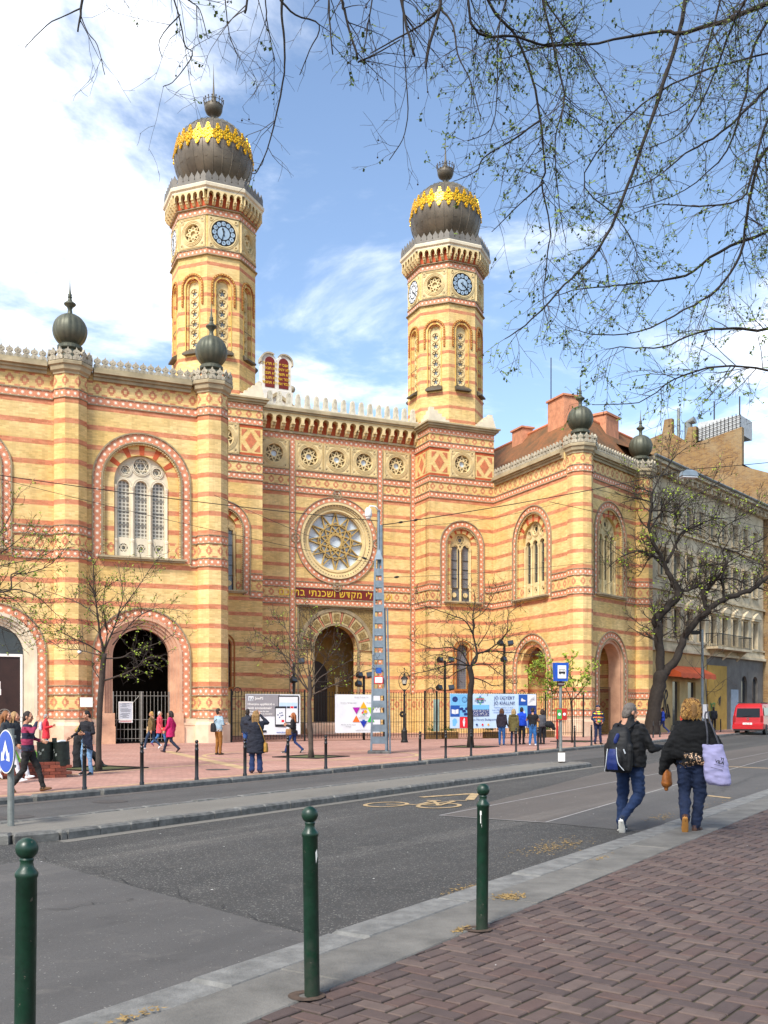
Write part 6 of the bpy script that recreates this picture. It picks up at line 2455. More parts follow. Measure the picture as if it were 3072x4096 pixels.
# ------------------------------------------------------------------ street furniture
def bollard_mesh(kind):
    m = MB()
    if kind == 'green':
        m.lathe([(.043, -.02), (.043, .885), (.047, .89), (.048, .905), (.044, .912), (.03, .93), (.026, .95), (.03, .962)], 20)
        pr = [(.03, .962)] + [(.047 * math.cos(t), 1.008 + .047 * math.sin(t)) for t in [R(-55 + i * 14) for i in range(11)]]
    else:
        m.lathe([(.05, -.02), (.05, .05), (.04, .07), (.04, .66), (.046, .67), (.046, .69), (.038, .70), (.038, .78), (.044, .79), (.03, .81), (.026, .825)], 14)
        pr = [(.026, .825)] + [(.042 * math.cos(t), .862 + .042 * math.sin(t)) for t in [R(-55 + i * 14) for i in range(11)]]
    return m.mesh('shaft', [GPAINT if kind == 'green' else KPAINT], True), MB().lathe(pr, 18).mesh('ball', [GPAINT if kind == 'green' else KPAINT], True)


def auto_smooth(me, ang=40):
    me.polygons.foreach_set('use_smooth', [True] * len(me.polygons))
    try:
        me.set_sharp_from_angle(angle=R(ang))
    except Exception:
        pass
    return me


GS, GB_ = [auto_smooth(x) for x in bollard_mesh('green')]
KS, KB = [auto_smooth(x) for x in bollard_mesh('black')]
STICK = mat('torn_sticker', 'd5d3cc', .7, var=.2, scale=40.)
RUST = mat('rusty_socket', '4a3b30', .9, var=.4, scale=30.)
for i, (x, y, lb) in enumerate(((-1.51, 4.14, 'dark green ball-topped bollard at the left edge, nearest the camera'), (-.40, 5.49, 'dark green ball-topped bollard standing in the middle on the grey kerb'), (.71, 7.15, 'dark green ball-topped bollard with a torn white sticker'))):
    t = thing('green_bollard', T(x, y, .104), lb, 'bollard', 'green bollards along the near kerb')
    Ml = T(x, y, .104) @ RX(R((-.6, .5, .2)[i])) @ RY(R((.4, -.7, .5)[i])) @ RZ(R(70 * i))
    put(GS, 'shaft', t, Ml)
    put(GB_, 'ball', t, Ml)
    b = MB()
    flat_ring(b, -.03, -.01, .045, .105, .004, 20)
    b.build('socket', [RUST], t, T(x, y, .104))
    if i == 2:
        b = MB()
        for (a0_, a1, z0, z1) in ((-115, -88, .83, .86), (-112, -104, .77, .83), (-98, -90, .74, .86), (-90, -70, .835, .865), (-78, -68, .75, .83), (-100, -86, .75, .76)):
            n = 5
            vs = [(.0438 * math.cos(R(a0_ + (a1 - a0_) * k / n)), .0438 * math.sin(R(a0_ + (a1 - a0_) * k / n)), z) for z in (z0, z1) for k in range(n + 1)]
            b.add(vs, [(k, k + 1, n + 2 + k, n + 1 + k) for k in range(n)])
        b.build('sticker_remains', [STICK], t, T(x, y, .104))
    if i == 1:
        b = MB()
        b.add([(.0437 * math.cos(R(a)), .0437 * math.sin(R(a)), z) for a, z in ((-62, .80), (-48, .82), (-44, .78), (-56, .74))], [(0, 1, 2, 3)])
        b.build('sticker_remains', [STICK], t, T(x, y, .104))
BST = [(13.22, 'in front of the man in jeans holding a dark jacket'), (14.74, 'second from the waste bins along the plaza kerb'), (16.39, 'third from the waste bins along the plaza kerb'), (18.04, 'left beside the woman photographing in a long dark coat'), (19.69, 'just left of the spreading bare tree by the star banner'), (21.32, 'just right of the spreading bare tree by the star banner'),
       (26.27, 'first to the right of the grey lattice mast'), (27.91, 'just left of the gnarled bare tree'), (29.68, 'just right of the gnarled bare tree'), (33.26, 'in front of the woman in the olive coat'), (35.25, 'in front of the man in the black T-shirt'), (37.2, 'just left of the bus stop post'), (39.03, 'just right of the bus stop post'), (40.98, 'just left of the policeman'),
       (53.83, 'in front of the massive old tree'), (55.05, 'in front of the man in the blue jacket'), (70., 'beside the red van')]
for a, lb in BST:
    y = 15.42 if a < 50 else (16.7 if a < 60 else 17.0)
    M_ = ST @ T(a, y, GZ)
    t = thing('black_bollard', M_, 'black ball-topped bollard ' + lb, 'bollard', 'black bollards along the plaza kerb')
    put(KS, 'shaft', t, M_)
    put(KB, 'ball', t, M_)

# keep-either-side sign
SBLUE = mat('sign_blue', '1a50b0', .35, var=.05)
M_ = T(-5.07, 13.40, .11)
t = thing('traffic_sign', M_, 'round blue traffic sign with white forked arrow on a grey post', 'sign')
b = MB()
b.lathe([(.045, 0), (.045, 1.32)], 14)
b.build('post', [GALV], t, M_)
Ms = T(-5.07, 13.40, 1.12) @ RZ(R(-48.5))
b = MB()
b.lathe([(.30, -.052), (.30, -.068)], 40)
b.v = [(x, z, y) for x, y, z in b.v]
b.build('plate', [GALV], t, Ms)
b = MB()
b.plate([circ(0, 0, .295, 40)], -.070, -.070)
b.build('rim_band', [WPAINT], t, Ms)
b = MB()
b.plate([circ(0, 0, .28, 40)], -.073, -.073)
b.build('face', [SBLUE], t, Ms)
b = MB()
for s_ in (-1, 1):
    b.plate([[(0, .16), (s_ * .11, -.03), (s_ * .14, 0.0), (s_ * .155, -.13), (s_ * .03, -.115), (s_ * .06, -.085), (0, .04)]], -.076 - .0006 * s_, -.076 - .0006 * s_)
b.build('arrow', [WPAINT], t, Ms)
for z in (-.2, .2):
    b = MB()
    b.box(-.06, .06, -.055, .05, z - .02, z + .02)
    b.build('clamp', [GALV], t, Ms)

# bus stop
M_ = T(5.19, 28.99, .11)
Mf = M_ @ RZ(R(12))
t = thing('bus_stop_sign', M_, 'bus stop post with blue lit-box sign and red and green timetable box', 'sign')
b = MB()
b.lathe([(.065, 0), (.065, .06), (.05, .08), (.045, 2.5)], 12)
b.build('post', [GALV], t, M_)
b = MB()
b.plate([[(-.185, 2.4), (.185, 2.4), (.215, 2.94), (-.215, 2.94)]], -.1, .1, back=True)
b.build('sign_box', [SBLUE], t, Mf)
b = MB()
b.box(-.13, .13, -.112, -.1, 2.48, 2.86)
b.build('sign_face', [WPAINT], t, Mf)
b = MB()
b.box(-.10, .10, -.116, -.112, 2.62, 2.74)
b.build('bus_symbol', [INKD], t, Mf)
b = MB()
for i in range(4):
    b.box(-.085 + i * .045, -.05 + i * .045, -.119, -.116, 2.68, 2.72)
b.build('bus_symbol_windows', [WPAINT], t, Mf)
b = MB()
for x in (-.06, .06):
    b.plate([circ(x, 2.615, .02, 10)], -.119, -.112)
b.build('bus_symbol_wheels', [INKD], t, Mf)
b = MB()
b.box(-.09, .09, -.07, .06, 2.25, 2.39)
b.build('name_board', [mat('name_board_brown', '4a2e28', .5)], t, Mf)
text('Astoria M', .05, WPAINT, t, Mf @ T(0, -.073, 2.32))
b = MB()
b.box(-.165, .165, -.09, -.045, 1.26, 1.60)
b.build('timetable_box', [mat('timetable_red', 'b52a20', .4)], t, Mf)
b = MB()
b.box(-.15, .0, -.094, -.09, 1.29, 1.57)
b.build('green_timetable', [mat('timetable_green', '3f9a4a', .5)], t, Mf)
for i, x in enumerate((-.075, .08)):
    b = MB()
    b.plate([circ(x, 1.43, .045, 14)], -.098, -.098)
    b.build('timetable_emblem', [WPAINT], t, Mf)
b = MB()
b.box(-.02, .02, -.05, .0, .7, 1.26)
b.build('red_tube', [mat('timetable_red', 'b52a20', .4)], t, Mf @ T(-.12, 0, 0))
b = MB()
b.box(-.1, .1, -.1, -.05, .02, .33)
b.build('leaflet_box', [WPAINT], t, Mf)
b = MB()
for z in (.02, .31):
    b.box(-.104, .104, -.106, -.046, z, z + .025)
b.build('leaflet_box_rim', [RUST], t, Mf)

# lattice mast with camera and span wires
MX, MY = -.19, 35.46
M_ = T(MX, MY, GZ)
t = thing('lattice_mast', M_, 'tall grey steel lattice mast carrying wires and a camera', 'mast')
Hm, w0, w1 = 6.95, .27, .125
for sx in (-1, 1):
    for sy in (-1, 1):
        b = MB()
        b.bar((sx * w0, sy * w0, 0), (sx * w1, sy * w1, Hm), .07, .07, up=(0, 1, 0))
        b.build('corner_angle', [MPAINT], t, M_)
nb = 15
for k in range(4):
    for i in range(nb):
        z = .35 + i * (Hm - .5) / nb
        w = w0 + (w1 - w0) * z / Hm
        b = MB()
        b.box(-w, w, -w - .018, -w + .004, z, z + .25)
        b.build('batten_plate', [MPAINT], t, M_ @ RZ(R(90 * k)))
b = MB()
b.bbox(-.4, .4, -.4, .4, -.05, .1, .03)
b.build('footing', [GRANITED], t, M_)
b = MB()
b.add([(-.15, -.15, Hm), (.15, -.15, Hm), (.15, .15, Hm), (-.15, .15, Hm), (0, 0, Hm + .5)], [(0, 1, 4), (1, 2, 4), (2, 3, 4), (3, 0, 4), (0, 1, 2, 3)])
b.build('mast_cap', [MPAINT], t, M_)
b = MB()
b.path([(0, 0, Hm - .4), (0, 0, 8.75)], .05, 10)
b.path([(.09, 0, Hm - .2), (.09, 0, 8.2)], .05, 10)
b.build('top_pole', [MPAINT], t, M_)
b = MB()
b.path([(0, -.05, 8.7), (-.12, -.1, 8.85), (-.3, -.15, 8.86), (-.36, -.17, 8.78)], .03, 8)
b.lathe([(.05, 8.8), (.11, 8.74), (.13, 8.6), (.13, 8.5), (.11, 8.46)], 14, -.37, -.17)
b.sphere((-.37, -.17, 8.46), .1, 12, 8)
b.build('security_camera', [WPAINT], t, M_, smooth=True)
b = MB()
b.box(-.16, .16, -.36, -.28, 2.5, 2.75)
b.build('warning_plate_rim', [REDP], t, M_)
b = MB()
b.box(-.13, .13, -.366, -.36, 2.53, 2.72)
b.build('warning_plate', [WPAINT], t, M_)
b = MB()
b.box(-.1, .1, -.34, -.28, 2.86, 3.06)
b.build('blue_box', [BLUE1], t, M_)
for x in (.34, .43):
    b = MB()
    b.path([(x - .02, -.2, 0), (x - .12, -.1, 5.2)], .03, 8)
    b.build('cable_duct', [MPAINT], t, M_)
b = MB()
pts = [(-.2, -.345, 1.55), (-.12, -.345, 1.68), (-.08, -.345, 1.52), (-.02, -.345, 1.66), (.05, -.345, 1.55), (.1, -.345, 1.67), (.16, -.345, 1.5)]
b.path(pts, .01, 4)
b.build('graffiti_tag', [INKD], t, M_)

# wires
WIRE = mat('black_wire', '1c1b1a', .6)


def wire(label, p, q, sag, r=.012, knots=()):
    p, q = Vector(p), Vector(q)
    b = MB()
    b.path([p.lerp(q, i / 24) - Vector((0, 0, 4 * sag * (i / 24) * (1 - i / 24))) for i in range(25)], r, 5)
    for k in knots:
        c = p.lerp(q, k) - Vector((0, 0, 4 * sag * k * (1 - k)))
        d = (q - p).normalized() * .1
        b.path([c - d, c - d * .3, c + d * .3, c + d], [.02, .045, .045, .02], 6)
    b.build('overhead_wire', [WIRE], None, ID, label=label, cat='wire', group='overhead wires')


mt = Vector((MX, MY, 0))
wire('thick black wire crossing the left wing to the mast top', (-14, 30, 9.15), mt + Vector((0, 0, 8.45)), .12, .014)
wire('thin black wire sloping from upper left down to the mast', (-14, 30, 8.1 + 1.2), mt + Vector((0, 0, 6.9)), .15, .008)
wire('thick black wire from the mast over the right tower base to the hanging lamp', mt + Vector((.1, 0, 8.3)), (13.9, 45, 12.62), .12, .016, (.05, .09))
wire('thin black wire just under the thick one right of the mast', mt + Vector((.1, 0, 8.25)), (7.0, 39.5, 9.95), .25, .007)
wire('black wire from the hanging lamp to beyond the right edge', (13.9, 45, 12.62), (26, 50, 15.0), .1, .016)
wire('black wire descending across the corner wing to the right edge', (6.9, 41.2, 10.35), (24, 52, 9.6), .1, .011)
wire('lower black wire descending across the corner wing', (9.4, 43.6, 11.4), (26, 54, 10.6), .1, .010)
wire('thin low wire running right from the mast', mt + Vector((.1, 0, 6.42)), (9.0, 39, 7.6), .12, .007, (.06,))
wire('thin wire across the rose window to the mast', (-6.2, 36, 9.5), mt + Vector((-.1, 0, 6.95)), .05, .008, (.93,))

# hanging street lamp
M_ = T(13.9, 45, 12.3) @ RZ(R(10))
t = thing('hanging_lamp', M_, 'grey street lamp head hanging from a span wire', 'lamp')
b = MB()
b.add([(-.4, -.2, 0), (.4, -.2, 0), (.4, .2, 0), (-.4, .2, 0), (-.33, -.14, .22), (.33, -.14, .22), (.33, .14, .22), (-.33, .14, .22), (-.15, -.06, .3), (.15, -.06, .3), (.15, .06, .3), (-.15, .06, .3)],
      [(0, 1, 5, 4), (1, 2, 6, 5), (2, 3, 7, 6), (3, 0, 4, 7), (4, 5, 9, 8), (5, 6, 10, 9), (6, 7, 11, 10), (7, 4, 8, 11), (8, 9, 10, 11)])
b.build('housing', [MPAINT], t, M_)
b = MB()
b.box(-.36, .36, -.17, .17, -.07, 0)
b.build('diffuser', [mat('lamp_diffuser', 'c9cdd0', .3)], t, M_)
b = MB()
b.path([(0, 0, .28), (0, 0, .36)], .02, 5)
b.build('hanger', [IRON], t, M_)

# old lantern post
M_ = T(.97, 46.76, GZ)
t = thing('lantern_post', M_, 'ornate black lantern post right of the mast', 'lamp post')
b = MB()
b.lathe([(.17, 0), (.17, .08), (.14, .12), (.13, .5), (.15, .53), (.11, .6), (.075, .7), (.07, 1.3), (.085, 1.33), (.06, 1.4), (.05, 2.2), (.075, 2.25), (.045, 2.3), (.04, 2.42), (.08, 2.47), (.05, 2.52)], 12)
b.build('post', [IRON], t, M_, smooth=False)
b = MB()
for s_ in (-1, 1):
    b.path([(s_ * .03, 0, 2.45), (s_ * .2, 0, 2.62), (s_ * .27, 0, 2.85), (s_ * .25, 0, 3.1), (s_ * .12, 0, 3.3), (0, 0, 3.36)], .016, 6)
b.path([(0, 0, 3.36), (0, 0, 3.55)], .012, 5)
b.sphere((0, 0, 3.5), .035, 8, 5)
b.build('lyre_frame', [IRON], t, M_)
b = MB()
b.lathe([(.10, 2.78), (.15, 3.0)], 6)
b.build('lantern_glass', [mat('lantern_glass', 'b9b6a6', .3)], t, M_)
b = MB()
b.lathe([(.19, 3.0), (.12, 3.1), (.05, 3.16), (.05, 3.24), (.02, 3.3)], 6)
b.lathe([(.06, 2.70), (.11, 2.78)], 6)
b.build('lantern_roof', [IRON], t, M_)


def floodlight_post(x, y, h, lamps, lb):
    M_ = MAIN @ T(x, y, GZ)
    t = thing('floodlight_post', M_, lb, 'floodlight', 'floodlight posts behind the fence')
    b = MB()
    b.box(-.05, .05, -.05, .05, 0, h)
    b.build('post', [IRON], t, M_)
    for dx, z in lamps:
        b = MB()
        b.box(min(0, dx), max(0, dx), -.02, .02, z - .03, z + .01)
        b.build('arm', [IRON], t, M_)
        b = MB()
        Ml = M_ @ T(dx, -.05, z + .12) @ RX(R(-25)) @ RZ(R(20 if dx < 0 else -20))
        b.add([(-.16, -.14, -.13), (.16, -.14, -.13), (.16, -.14, .13), (-.16, -.14, .13), (-.11, .12, -.09), (.11, .12, -.09), (.11, .12, .09), (-.11, .12, .09)],
              [(3, 2, 1, 0), (4, 5, 6, 7), (0, 1, 5, 4), (1, 2, 6, 5), (2, 3, 7, 6), (3, 0, 4, 7)])
        b.build('lamp_head', [IRON], t, Ml)
        b = MB()
        b.box(-.13, .13, -.15, -.142, -.1, .1)
        b.build('lamp_glass', [DGLASS], t, Ml)


floodlight_post(9.3, .8, 3.9, ((.4, 3.85), (-.05, 2.9)), 'black floodlight post behind the fence, between the phone banner and the spreading tree')
floodlight_post(13.1, .8, 3.3, ((-.3, 3.2), (-.35, 2.75), (.3, 3.2)), 'black floodlight post behind the fence beside the lattice mast')
floodlight_post(18.0, 1.2, 4.2, ((-.35, 4.1), (.35, 4.1), (-.4, 2.6), (.35, 2.6)), 'black floodlight post with four lamps behind the gnarled tree')
floodlight_post(21.7, 1.2, 5.2, ((-.32, 5.1), (.35, 5.1), (-.1, 4.2)), 'tallest black floodlight post, by the corner wing arch')

# modern lamp post, right
M_ = T(21.3, 66, GZ)
t = thing('street_lamp_post', M_, 'plain grey street lamp post in front of the grey apartment house', 'lamp post')
b = MB()
b.lathe([(.13, 0), (.13, 1.0), (.09, 1.1), (.085, 6.9)], 12)
b.build('post', [MPAINT], t, M_)
b = MB()
b.path([(0, 0, 6.8), (-.3, -.1, 6.9), (-.6, -.2, 6.75)], .03, 6)
b.box(-.8, -.35, -.35, -.05, 6.55, 6.8)
b.sphere((-.3, -.15, 6.7), .13, 8, 6)
b.build('lamp_cluster', [IRON], t, M_)
b = MB()
b.box(-.0, .34, -.12, -.1, .95, 1.9)
b.build('poster', [WHITEB], t, M_)

# waste bins by the lawn bed
M_ = T(-7.70, 23.04, GZ) @ RZ(A0 - R(12))
t = thing('waste_bins', M_, 'pair of dark green battered drum bins on one post beside the raised lawn', 'bin')
BIN = mat('bin_green', '18231e', .45, .2, var=.4, scale=10., c2='121614')
b = MB()
b.box(-.05, .05, -.04, .04, 0, .92)
b.box(-.14, .14, -.1, .1, 0, .025)
b.build('post', [BIN], t, M_)
for s_ in (-1, 1):
    Mb = M_ @ T(s_ * .205, -.02, 0) @ RY(R(-4 if s_ > 0 else 0))
    b = MB()
    b.lathe([(.155, .27), (.17, .27), (.175, .42), (.18, .425), (.178, .44), (.178, .60), (.183, .605), (.181, .62), (.185, .80), (.192, .81), (.19, .83), (.175, .83), (.165, .35)], 22, caps=True)
    dr = b.build('drum', [BIN], t, Mb, smooth=False)
    b = MB()
    for k in range(4):
        a = R(-170 + rk.uniform(0, 160))
        z = rk.uniform(.35, .75)
        s2 = rk.uniform(.015, .04)
        b.add([(.188 * math.cos(a + da), .188 * math.sin(a + da), z + dz) for da, dz in ((-s2 * 5, -s2), (s2 * 4, -s2 * .6), (s2 * 5, s2), (-s2 * 3, s2 * .7))], [(0, 1, 2, 3)])
    b.build('sticker_remains', [mat('faded_sticker', '6f7672', .7, var=.3, scale=40.)], dr, Mb)
    b = MB()
    b.box(-.03, .03, -.02, .02, .36, .46)
    b.build('bracket', [mat('bare_metal', 'b99a80', .5, .4)], t, M_ @ T(s_ * .07, -.06, 0))
    b = MB()
    b.path([(-.08 * s_, -.04, .83), (.0, -.02, .845), (.1 * s_, .02, .835)], .035, 5)
    b.build('litter_bag', [mat('white_bag', 'b7b9ba', .6)], t, Mb)

# ------------------------------------------------------------------ grey apartment house along the street
GB = RWF @ T(0, .3, 0)
apt = thing('apartment_house', GB @ T(20, 0, GZ), 'grey weathered apartment house with pedimented windows behind the massive old tree', 'building')
PLAS = mat('stained_grey_plaster', 'cdbd9e', .9, var=.34, scale=.8, c2='a39478', bump=.4, bscale=12)
PLASY = mat('yellowed_plaster', 'b39d6c', .9, var=.25, scale=.8, bump=.3, bscale=12)
PLASD = mat('dark_grey_plaster', '6c6862', .9, var=.3, scale=.9, bump=.3, bscale=12)
X0, X1 = 8.95, 31.6
wx = [11.98 + 2.2 * i for i in range(9)]
F1, F2, F3 = (6.55, 8.65), (10.75, 12.45), (14.35, 16.05)
holes = [rect(x - .52, x + .52, a, b_) for x in wx for a, b_ in (F1, F2, F3)]
m = MB()
m.plate([rect(X0, X1, 5.7, 18.2)] + holes, 0, .35)
m.box(X0, X0 + .3, .35, 9, GZ, 18.2)
m.box(X1 - .3, X1, .35, 9, GZ, 18.2)
m.box(X0, X1, 8.7, 9, GZ, 18.2)
m.build('wall', [PLAS], apt, GB)
m = MB()
gh = [rect(13.6, 14.8, GZ + .35, 3.6), rect(16.2, 17.6, GZ + .35, 3.6)]
m.plate([rect(X0, 19.6, GZ, 5.7)] + gh, .02, .35)
m.build('shop_front', [PLASY], apt, GB)
m = MB()
ga = [arch_loop(27.3, .62, .9, 3.7, 12), arch_loop(29.75, .62, .9, 3.7, 12)]
m.plate([rect(19.6, X1, GZ, 5.7)] + ga, .02, .35)
m.build('ground_floor_wall', [PLASD], apt, GB)
for z, p, h_ in ((5.62, .25, .2), (5.82, .12, .3), (9.75, .18, .16), (13.9, .2, .16), (17.5, .25, .25), (17.75, .55, .2), (17.95, .8, .25), (6.35, .14, .14)):
    m = MB()
    m.box(X0, X1, -p, .05, z, z + h_)
    m.build('cornice_band', [PLAS], apt, GB)
for i in range(26):
    m = MB()
    m.box(-.1, .1, -.6, 0, 17.4, 17.74)
    m.build('cornice_bracket', [PLAS], apt, GB @ T(X0 + .6 + i * .87, 0, 0))
m = MB()
m.path([(X0, -.85, 18.25), (X1, -.85, 18.25)], .1, 6)
m.build('gutter', [GALV], apt, GB)
m = MB()
m.add([(X0, -.8, 18.2), (X1, -.8, 18.2), (X1, 4.5, 20.6), (X0, 4.5, 20.6)], [(0, 1, 2, 3)])
m.build('roof', [RTILE], apt, GB, uv=True)
SASH = mat('sash_paint', 'a5a193', .6, var=.2)
SASHD = mat('brown_sash', '6a5a48', .6, var=.2)
wf, wp = {}, {}
for (a, b_), mt_ in ((F1, SASHD), (F2, SASH), (F3, SASH)):
    h_ = b_ - a
    m = MB()
    m.plate([rect(-.52, .52, 0, h_), rect(-.44, -.04, .08, h_ * .66), rect(.04, .44, .08, h_ * .66), rect(-.44, -.04, h_ * .7, h_ - .08), rect(.04, .44, h_ * .7, h_ - .08)], .22, .30)
    wf[a] = m.mesh('window', [mt_])
    m = MB()
    m.add([(-.5, .27, 0), (.5, .27, 0), (.5, .27, h_), (-.5, .27, h_)], [(0, 1, 2, 3)])
    wp[a] = m.mesh('pane', [WGLASS])
for x in wx:
    for a, b_ in (F1, F2, F3):
        w = put(wf[a], 'window', apt, GB @ T(x, 0, a))
        put(wp[a], 'pane', w, GB @ T(x, 0, a))
        m = MB()
        m.box(x - .68, x + .68, -.16, .1, a - .1, a)
        m.build('sill', [PLAS], w, GB)
        m = MB()
        for s_ in (-1, 1):
            m.box(x + s_ * .61 - .08, x + s_ * .61 + .08, -.08, .02, a, b_ + .1)
        each(m, 'window_surround', [PLAS], w, GB)
    m = MB()
    m.plate([[(x - .85, 8.95), (x + .85, 8.95), (x + .85, 9.06), (x, 9.45), (x - .85, 9.06)]], -.32, .02)
    m.box(x - .82, x + .82, -.26, .02, 8.78, 8.95)
    m.build('pediment', [PLAS], apt, GB)
    m = MB()
    m.box(x - .72, x + .72, -.24, .02, 12.62, 12.78)
    m.box(x - .66, x + .66, -.12, .02, 12.5, 12.62)
    m.build('window_hood', [PLAS], apt, GB)
bal = MB()
bal.box(19.2, 26.2, -1.0, .02, 6.1, 6.28)
bl = bal.build('balcony', [PLAS], apt, GB)
m = MB()
for i in range(48):
    m.box(19.25 + i * .145, 19.27 + i * .145, -.97, -.95, 6.28, 7.2)
m.box(19.2, 26.2, -.98, -.94, 7.2, 7.25)
for s_ in (19.2, 26.15):
    for j in range(6):
        m.box(s_, s_ + .03, -.95 + j * .16, -.93 + j * .16, 6.28, 7.2)
    m.box(s_, s_ + .04, -.97, 0, 7.2, 7.25)
m.build('balcony_railing', [IRON], bl, GB)
for x in (19.8, 22.7, 25.6):
    m = MB()
    m.add([(x - .12, 0, 5.4), (x + .12, 0, 5.4), (x + .12, -.8, 6.1), (x - .12, -.8, 6.1), (x - .12, 0, 6.1), (x + .12, 0, 6.1)], [(0, 1, 2, 3), (0, 3, 4), (1, 5, 2)])
    m.build('balcony_bracket', [PLAS], bl, GB)
for g_ in gh:
    m = MB()
    m.plate([g_], .2, .2)
    m.build('shop_window', [DGLASS], apt, GB)
for g_ in ga:
    m = MB()
    m.plate([g_], .22, .22)
    m.build('arched_window', [DGLASS], apt, GB)
m = MB()
m.box(19.7, 23.4, -.06, .02, GZ, 4.95)
m.build('boarded_hoarding', [mat('yellow_hoarding', 'b08c3e', .8, var=.22, scale=1.)], apt, GB)
m = MB()
m.box(24.4, 25.9, -.03, .02, GZ, 3.2)
m.build('pale_panel', [mat('pale_blue_panel', '93a0ab', .8, var=.2)], apt, GB)
for dx, z in ((20.6, 1.9), (21.8, 2.3)):
    m = MB()
    p = [(dx + rk.uniform(-.5, .5), -.075, z + rk.uniform(-.4, .4)) for _ in range(9)]
    m.path(catmull(p, 4), .025, 4)
    m.build('graffiti', [INKD if dx > 21 else mat('green_graffiti', '4f8a52')], apt, GB)
m = MB()
m.path(catmull([(12.1, -.01, 1.0), (12.2, -.01, 2.4), (12.5, -.01, 3.0), (12.7, -.01, 2.6), (12.4, -.01, 2.2), (12.6, -.01, 1.4), (12.9, -.01, 1.2), (12.7, -.01, 2.0), (13.1, -.01, 1.1)], 4), .05, 4)
m.build('graffiti', [INKD], apt, GB)
AWN = mat('orange_awning', 'c4562c', .75, var=.2, scale=2.)
m = MB()
for i in range(6):
    a, b_ = 12.4 + i * 1.02, 12.4 + (i + 1) * 1.02
    m.add([(a, 0, 4.7), (b_, 0, 4.7), (b_, -1.1, 4.15), (a, -1.1, 4.15), (a, -1.15, 3.85), ((a + b_) / 2, -1.15, 3.78), (b_, -1.15, 3.85)], [(0, 1, 2, 3), (3, 2, 6, 5, 4)])
m.add([(12.4, 0, 4.7), (12.4, -1.1, 4.15), (12.4, -1.15, 3.85), (12.4, 0, 3.95)], [(0, 1, 2, 3)])
m.add([(18.52, 0, 4.7), (18.52, -1.1, 4.15), (18.52, -1.15, 3.85), (18.52, 0, 3.95)], [(0, 1, 2, 3)])
m.build('awning', [AWN], None, GB, label='orange shop awning on the grey apartment house', cat='awning')
m = MB()
for i in range(3):
    m.box(13.4 - i * .1, 17.8 + i * .1, -.3 - i * .3, .1, GZ, GZ + .45 - i * .15)
m.build('door_step', [GRANITED], apt, GB)

# taller brick house behind it, with its bare fire wall and roof terrace
BH = RWF @ T(31.65, 0, 0)
tall = thing('tall_brick_house', BH @ T(6, 4, GZ), 'tall house with bare yellow brick fire wall rising above the grey apartment house', 'building')


def rough_brick():
    t = MT('bare_fire_wall_brick')
    u, v = t.uv()
    cv = t.node('ShaderNodeCombineXYZ')
    t.sock(cv, 0, u)
    t.sock(cv, 1, v)
    br = t.node('ShaderNodeTexBrick')
    t.nt.links.new(cv.outputs[0], br.inputs['Vector'])
    for k, x in (('Scale', 1.), ('Mortar Size', .012), ('Brick Width', .3), ('Row Height', .1)):
        br.inputs[k].default_value = x
    br.inputs['Color1'].default_value = (*lin('96733f'), 1)
    br.inputs['Color2'].default_value = (*lin('6f4c2a'), 1)
    br.inputs['Mortar'].default_value = (*lin('82745c'), 1)
    c = t.mix(t.ramp(t.noise(.5, 4, .7), .45, .7, 0, .7), br.outputs['Color'], lin('978667'))
    t.color(c).set(rough=.9)
    t.bump(t.noise(12., 3), .4, .03)
    return t.m


FIREW = rough_brick()
m = MB()
m.M = RZ(R(90))
# outline in (-y, z) of the stepped fire wall
prof = [(-14, GZ), (.3, GZ), (.3, 21.2), (-2.1, 22.2), (-2.1, 25.5), (-6.1, 24.8), (-6.1, 26.3), (-6.8, 26.3), (-7.1, 25.2), (-8.3, 26.1), (-8.3, 27.4), (-9.0, 27.4), (-9.2, 26.2), (-10.6, 25.9), (-14, 24.5)]
m.plate([[(-x, z) for x, z in prof]], 0, .5, back=True)
m.M = None
m.v = [(-x, y, z) for x, y, z in m.v]
m.build('fire_wall', [FIREW], tall, BH, uv=True)
m = MB()
m.box(.1, 16, 0, 12, GZ, 21)
m.build('front_block', [mat('pink_plaster', 'b08d78', .9, var=.2, scale=.8)], tall, BH)
m = MB()
m.add([(.1, 0, 21), (16, 0, 21), (16, 6, 25), (.1, 6, 25), (.1, 12, 21), (16, 12, 21)], [(0, 1, 2, 3), (3, 2, 5, 4)])
m.build('roof', [GALV], tall, BH)
m = MB()
for i in range(12):
    y = 2.3 + i * .33
    z = 25.5 - (y - 2.1) * .175
    m.path([(.1, y, z), (.1, y, z + 1.3)], .03, 4)
for k in range(4):
    m.path([(.1, 2.2, 25.6 + k * .32), (.1, 6.1, 24.95 + k * .32)], .025, 4)
m.build('terrace_railing', [IRON], tall, BH)
for y in (2.4, 4.6):
    m = MB()
    m.path([(.3, y, 25), (.3, y, 28.2)], .06, 5)
    m.build('aerial_mast', [IRON], tall, BH)
m = MB()
m.path([(.5, 7.0, 25.2), (.5, 7.0, 26.8), (.5, 6.4, 27.0)], .35, 10)
m.path([(.5, 7.9, 25.5), (.5, 7.9, 28.3)], .14, 8)
m.build('ventilation_pipe', [GALV], tall, BH)
m = MB()
m.box(.2, 3.0, 2.3, 6.0, 25.0, 26.6)
m.build('penthouse', [mat('penthouse_white', 'b9bcbc', .7)], tall, BH)
m = MB()
for zf in range(6):
    for i in range(7):
        m.box(1 + i * 2.1, 2 + i * 2.1, -.03, .05, 1.2 + zf * 3.4, 3.2 + zf * 3.4)
for o in each(m, 'window', [WGLASS], tall, BH):
    pass

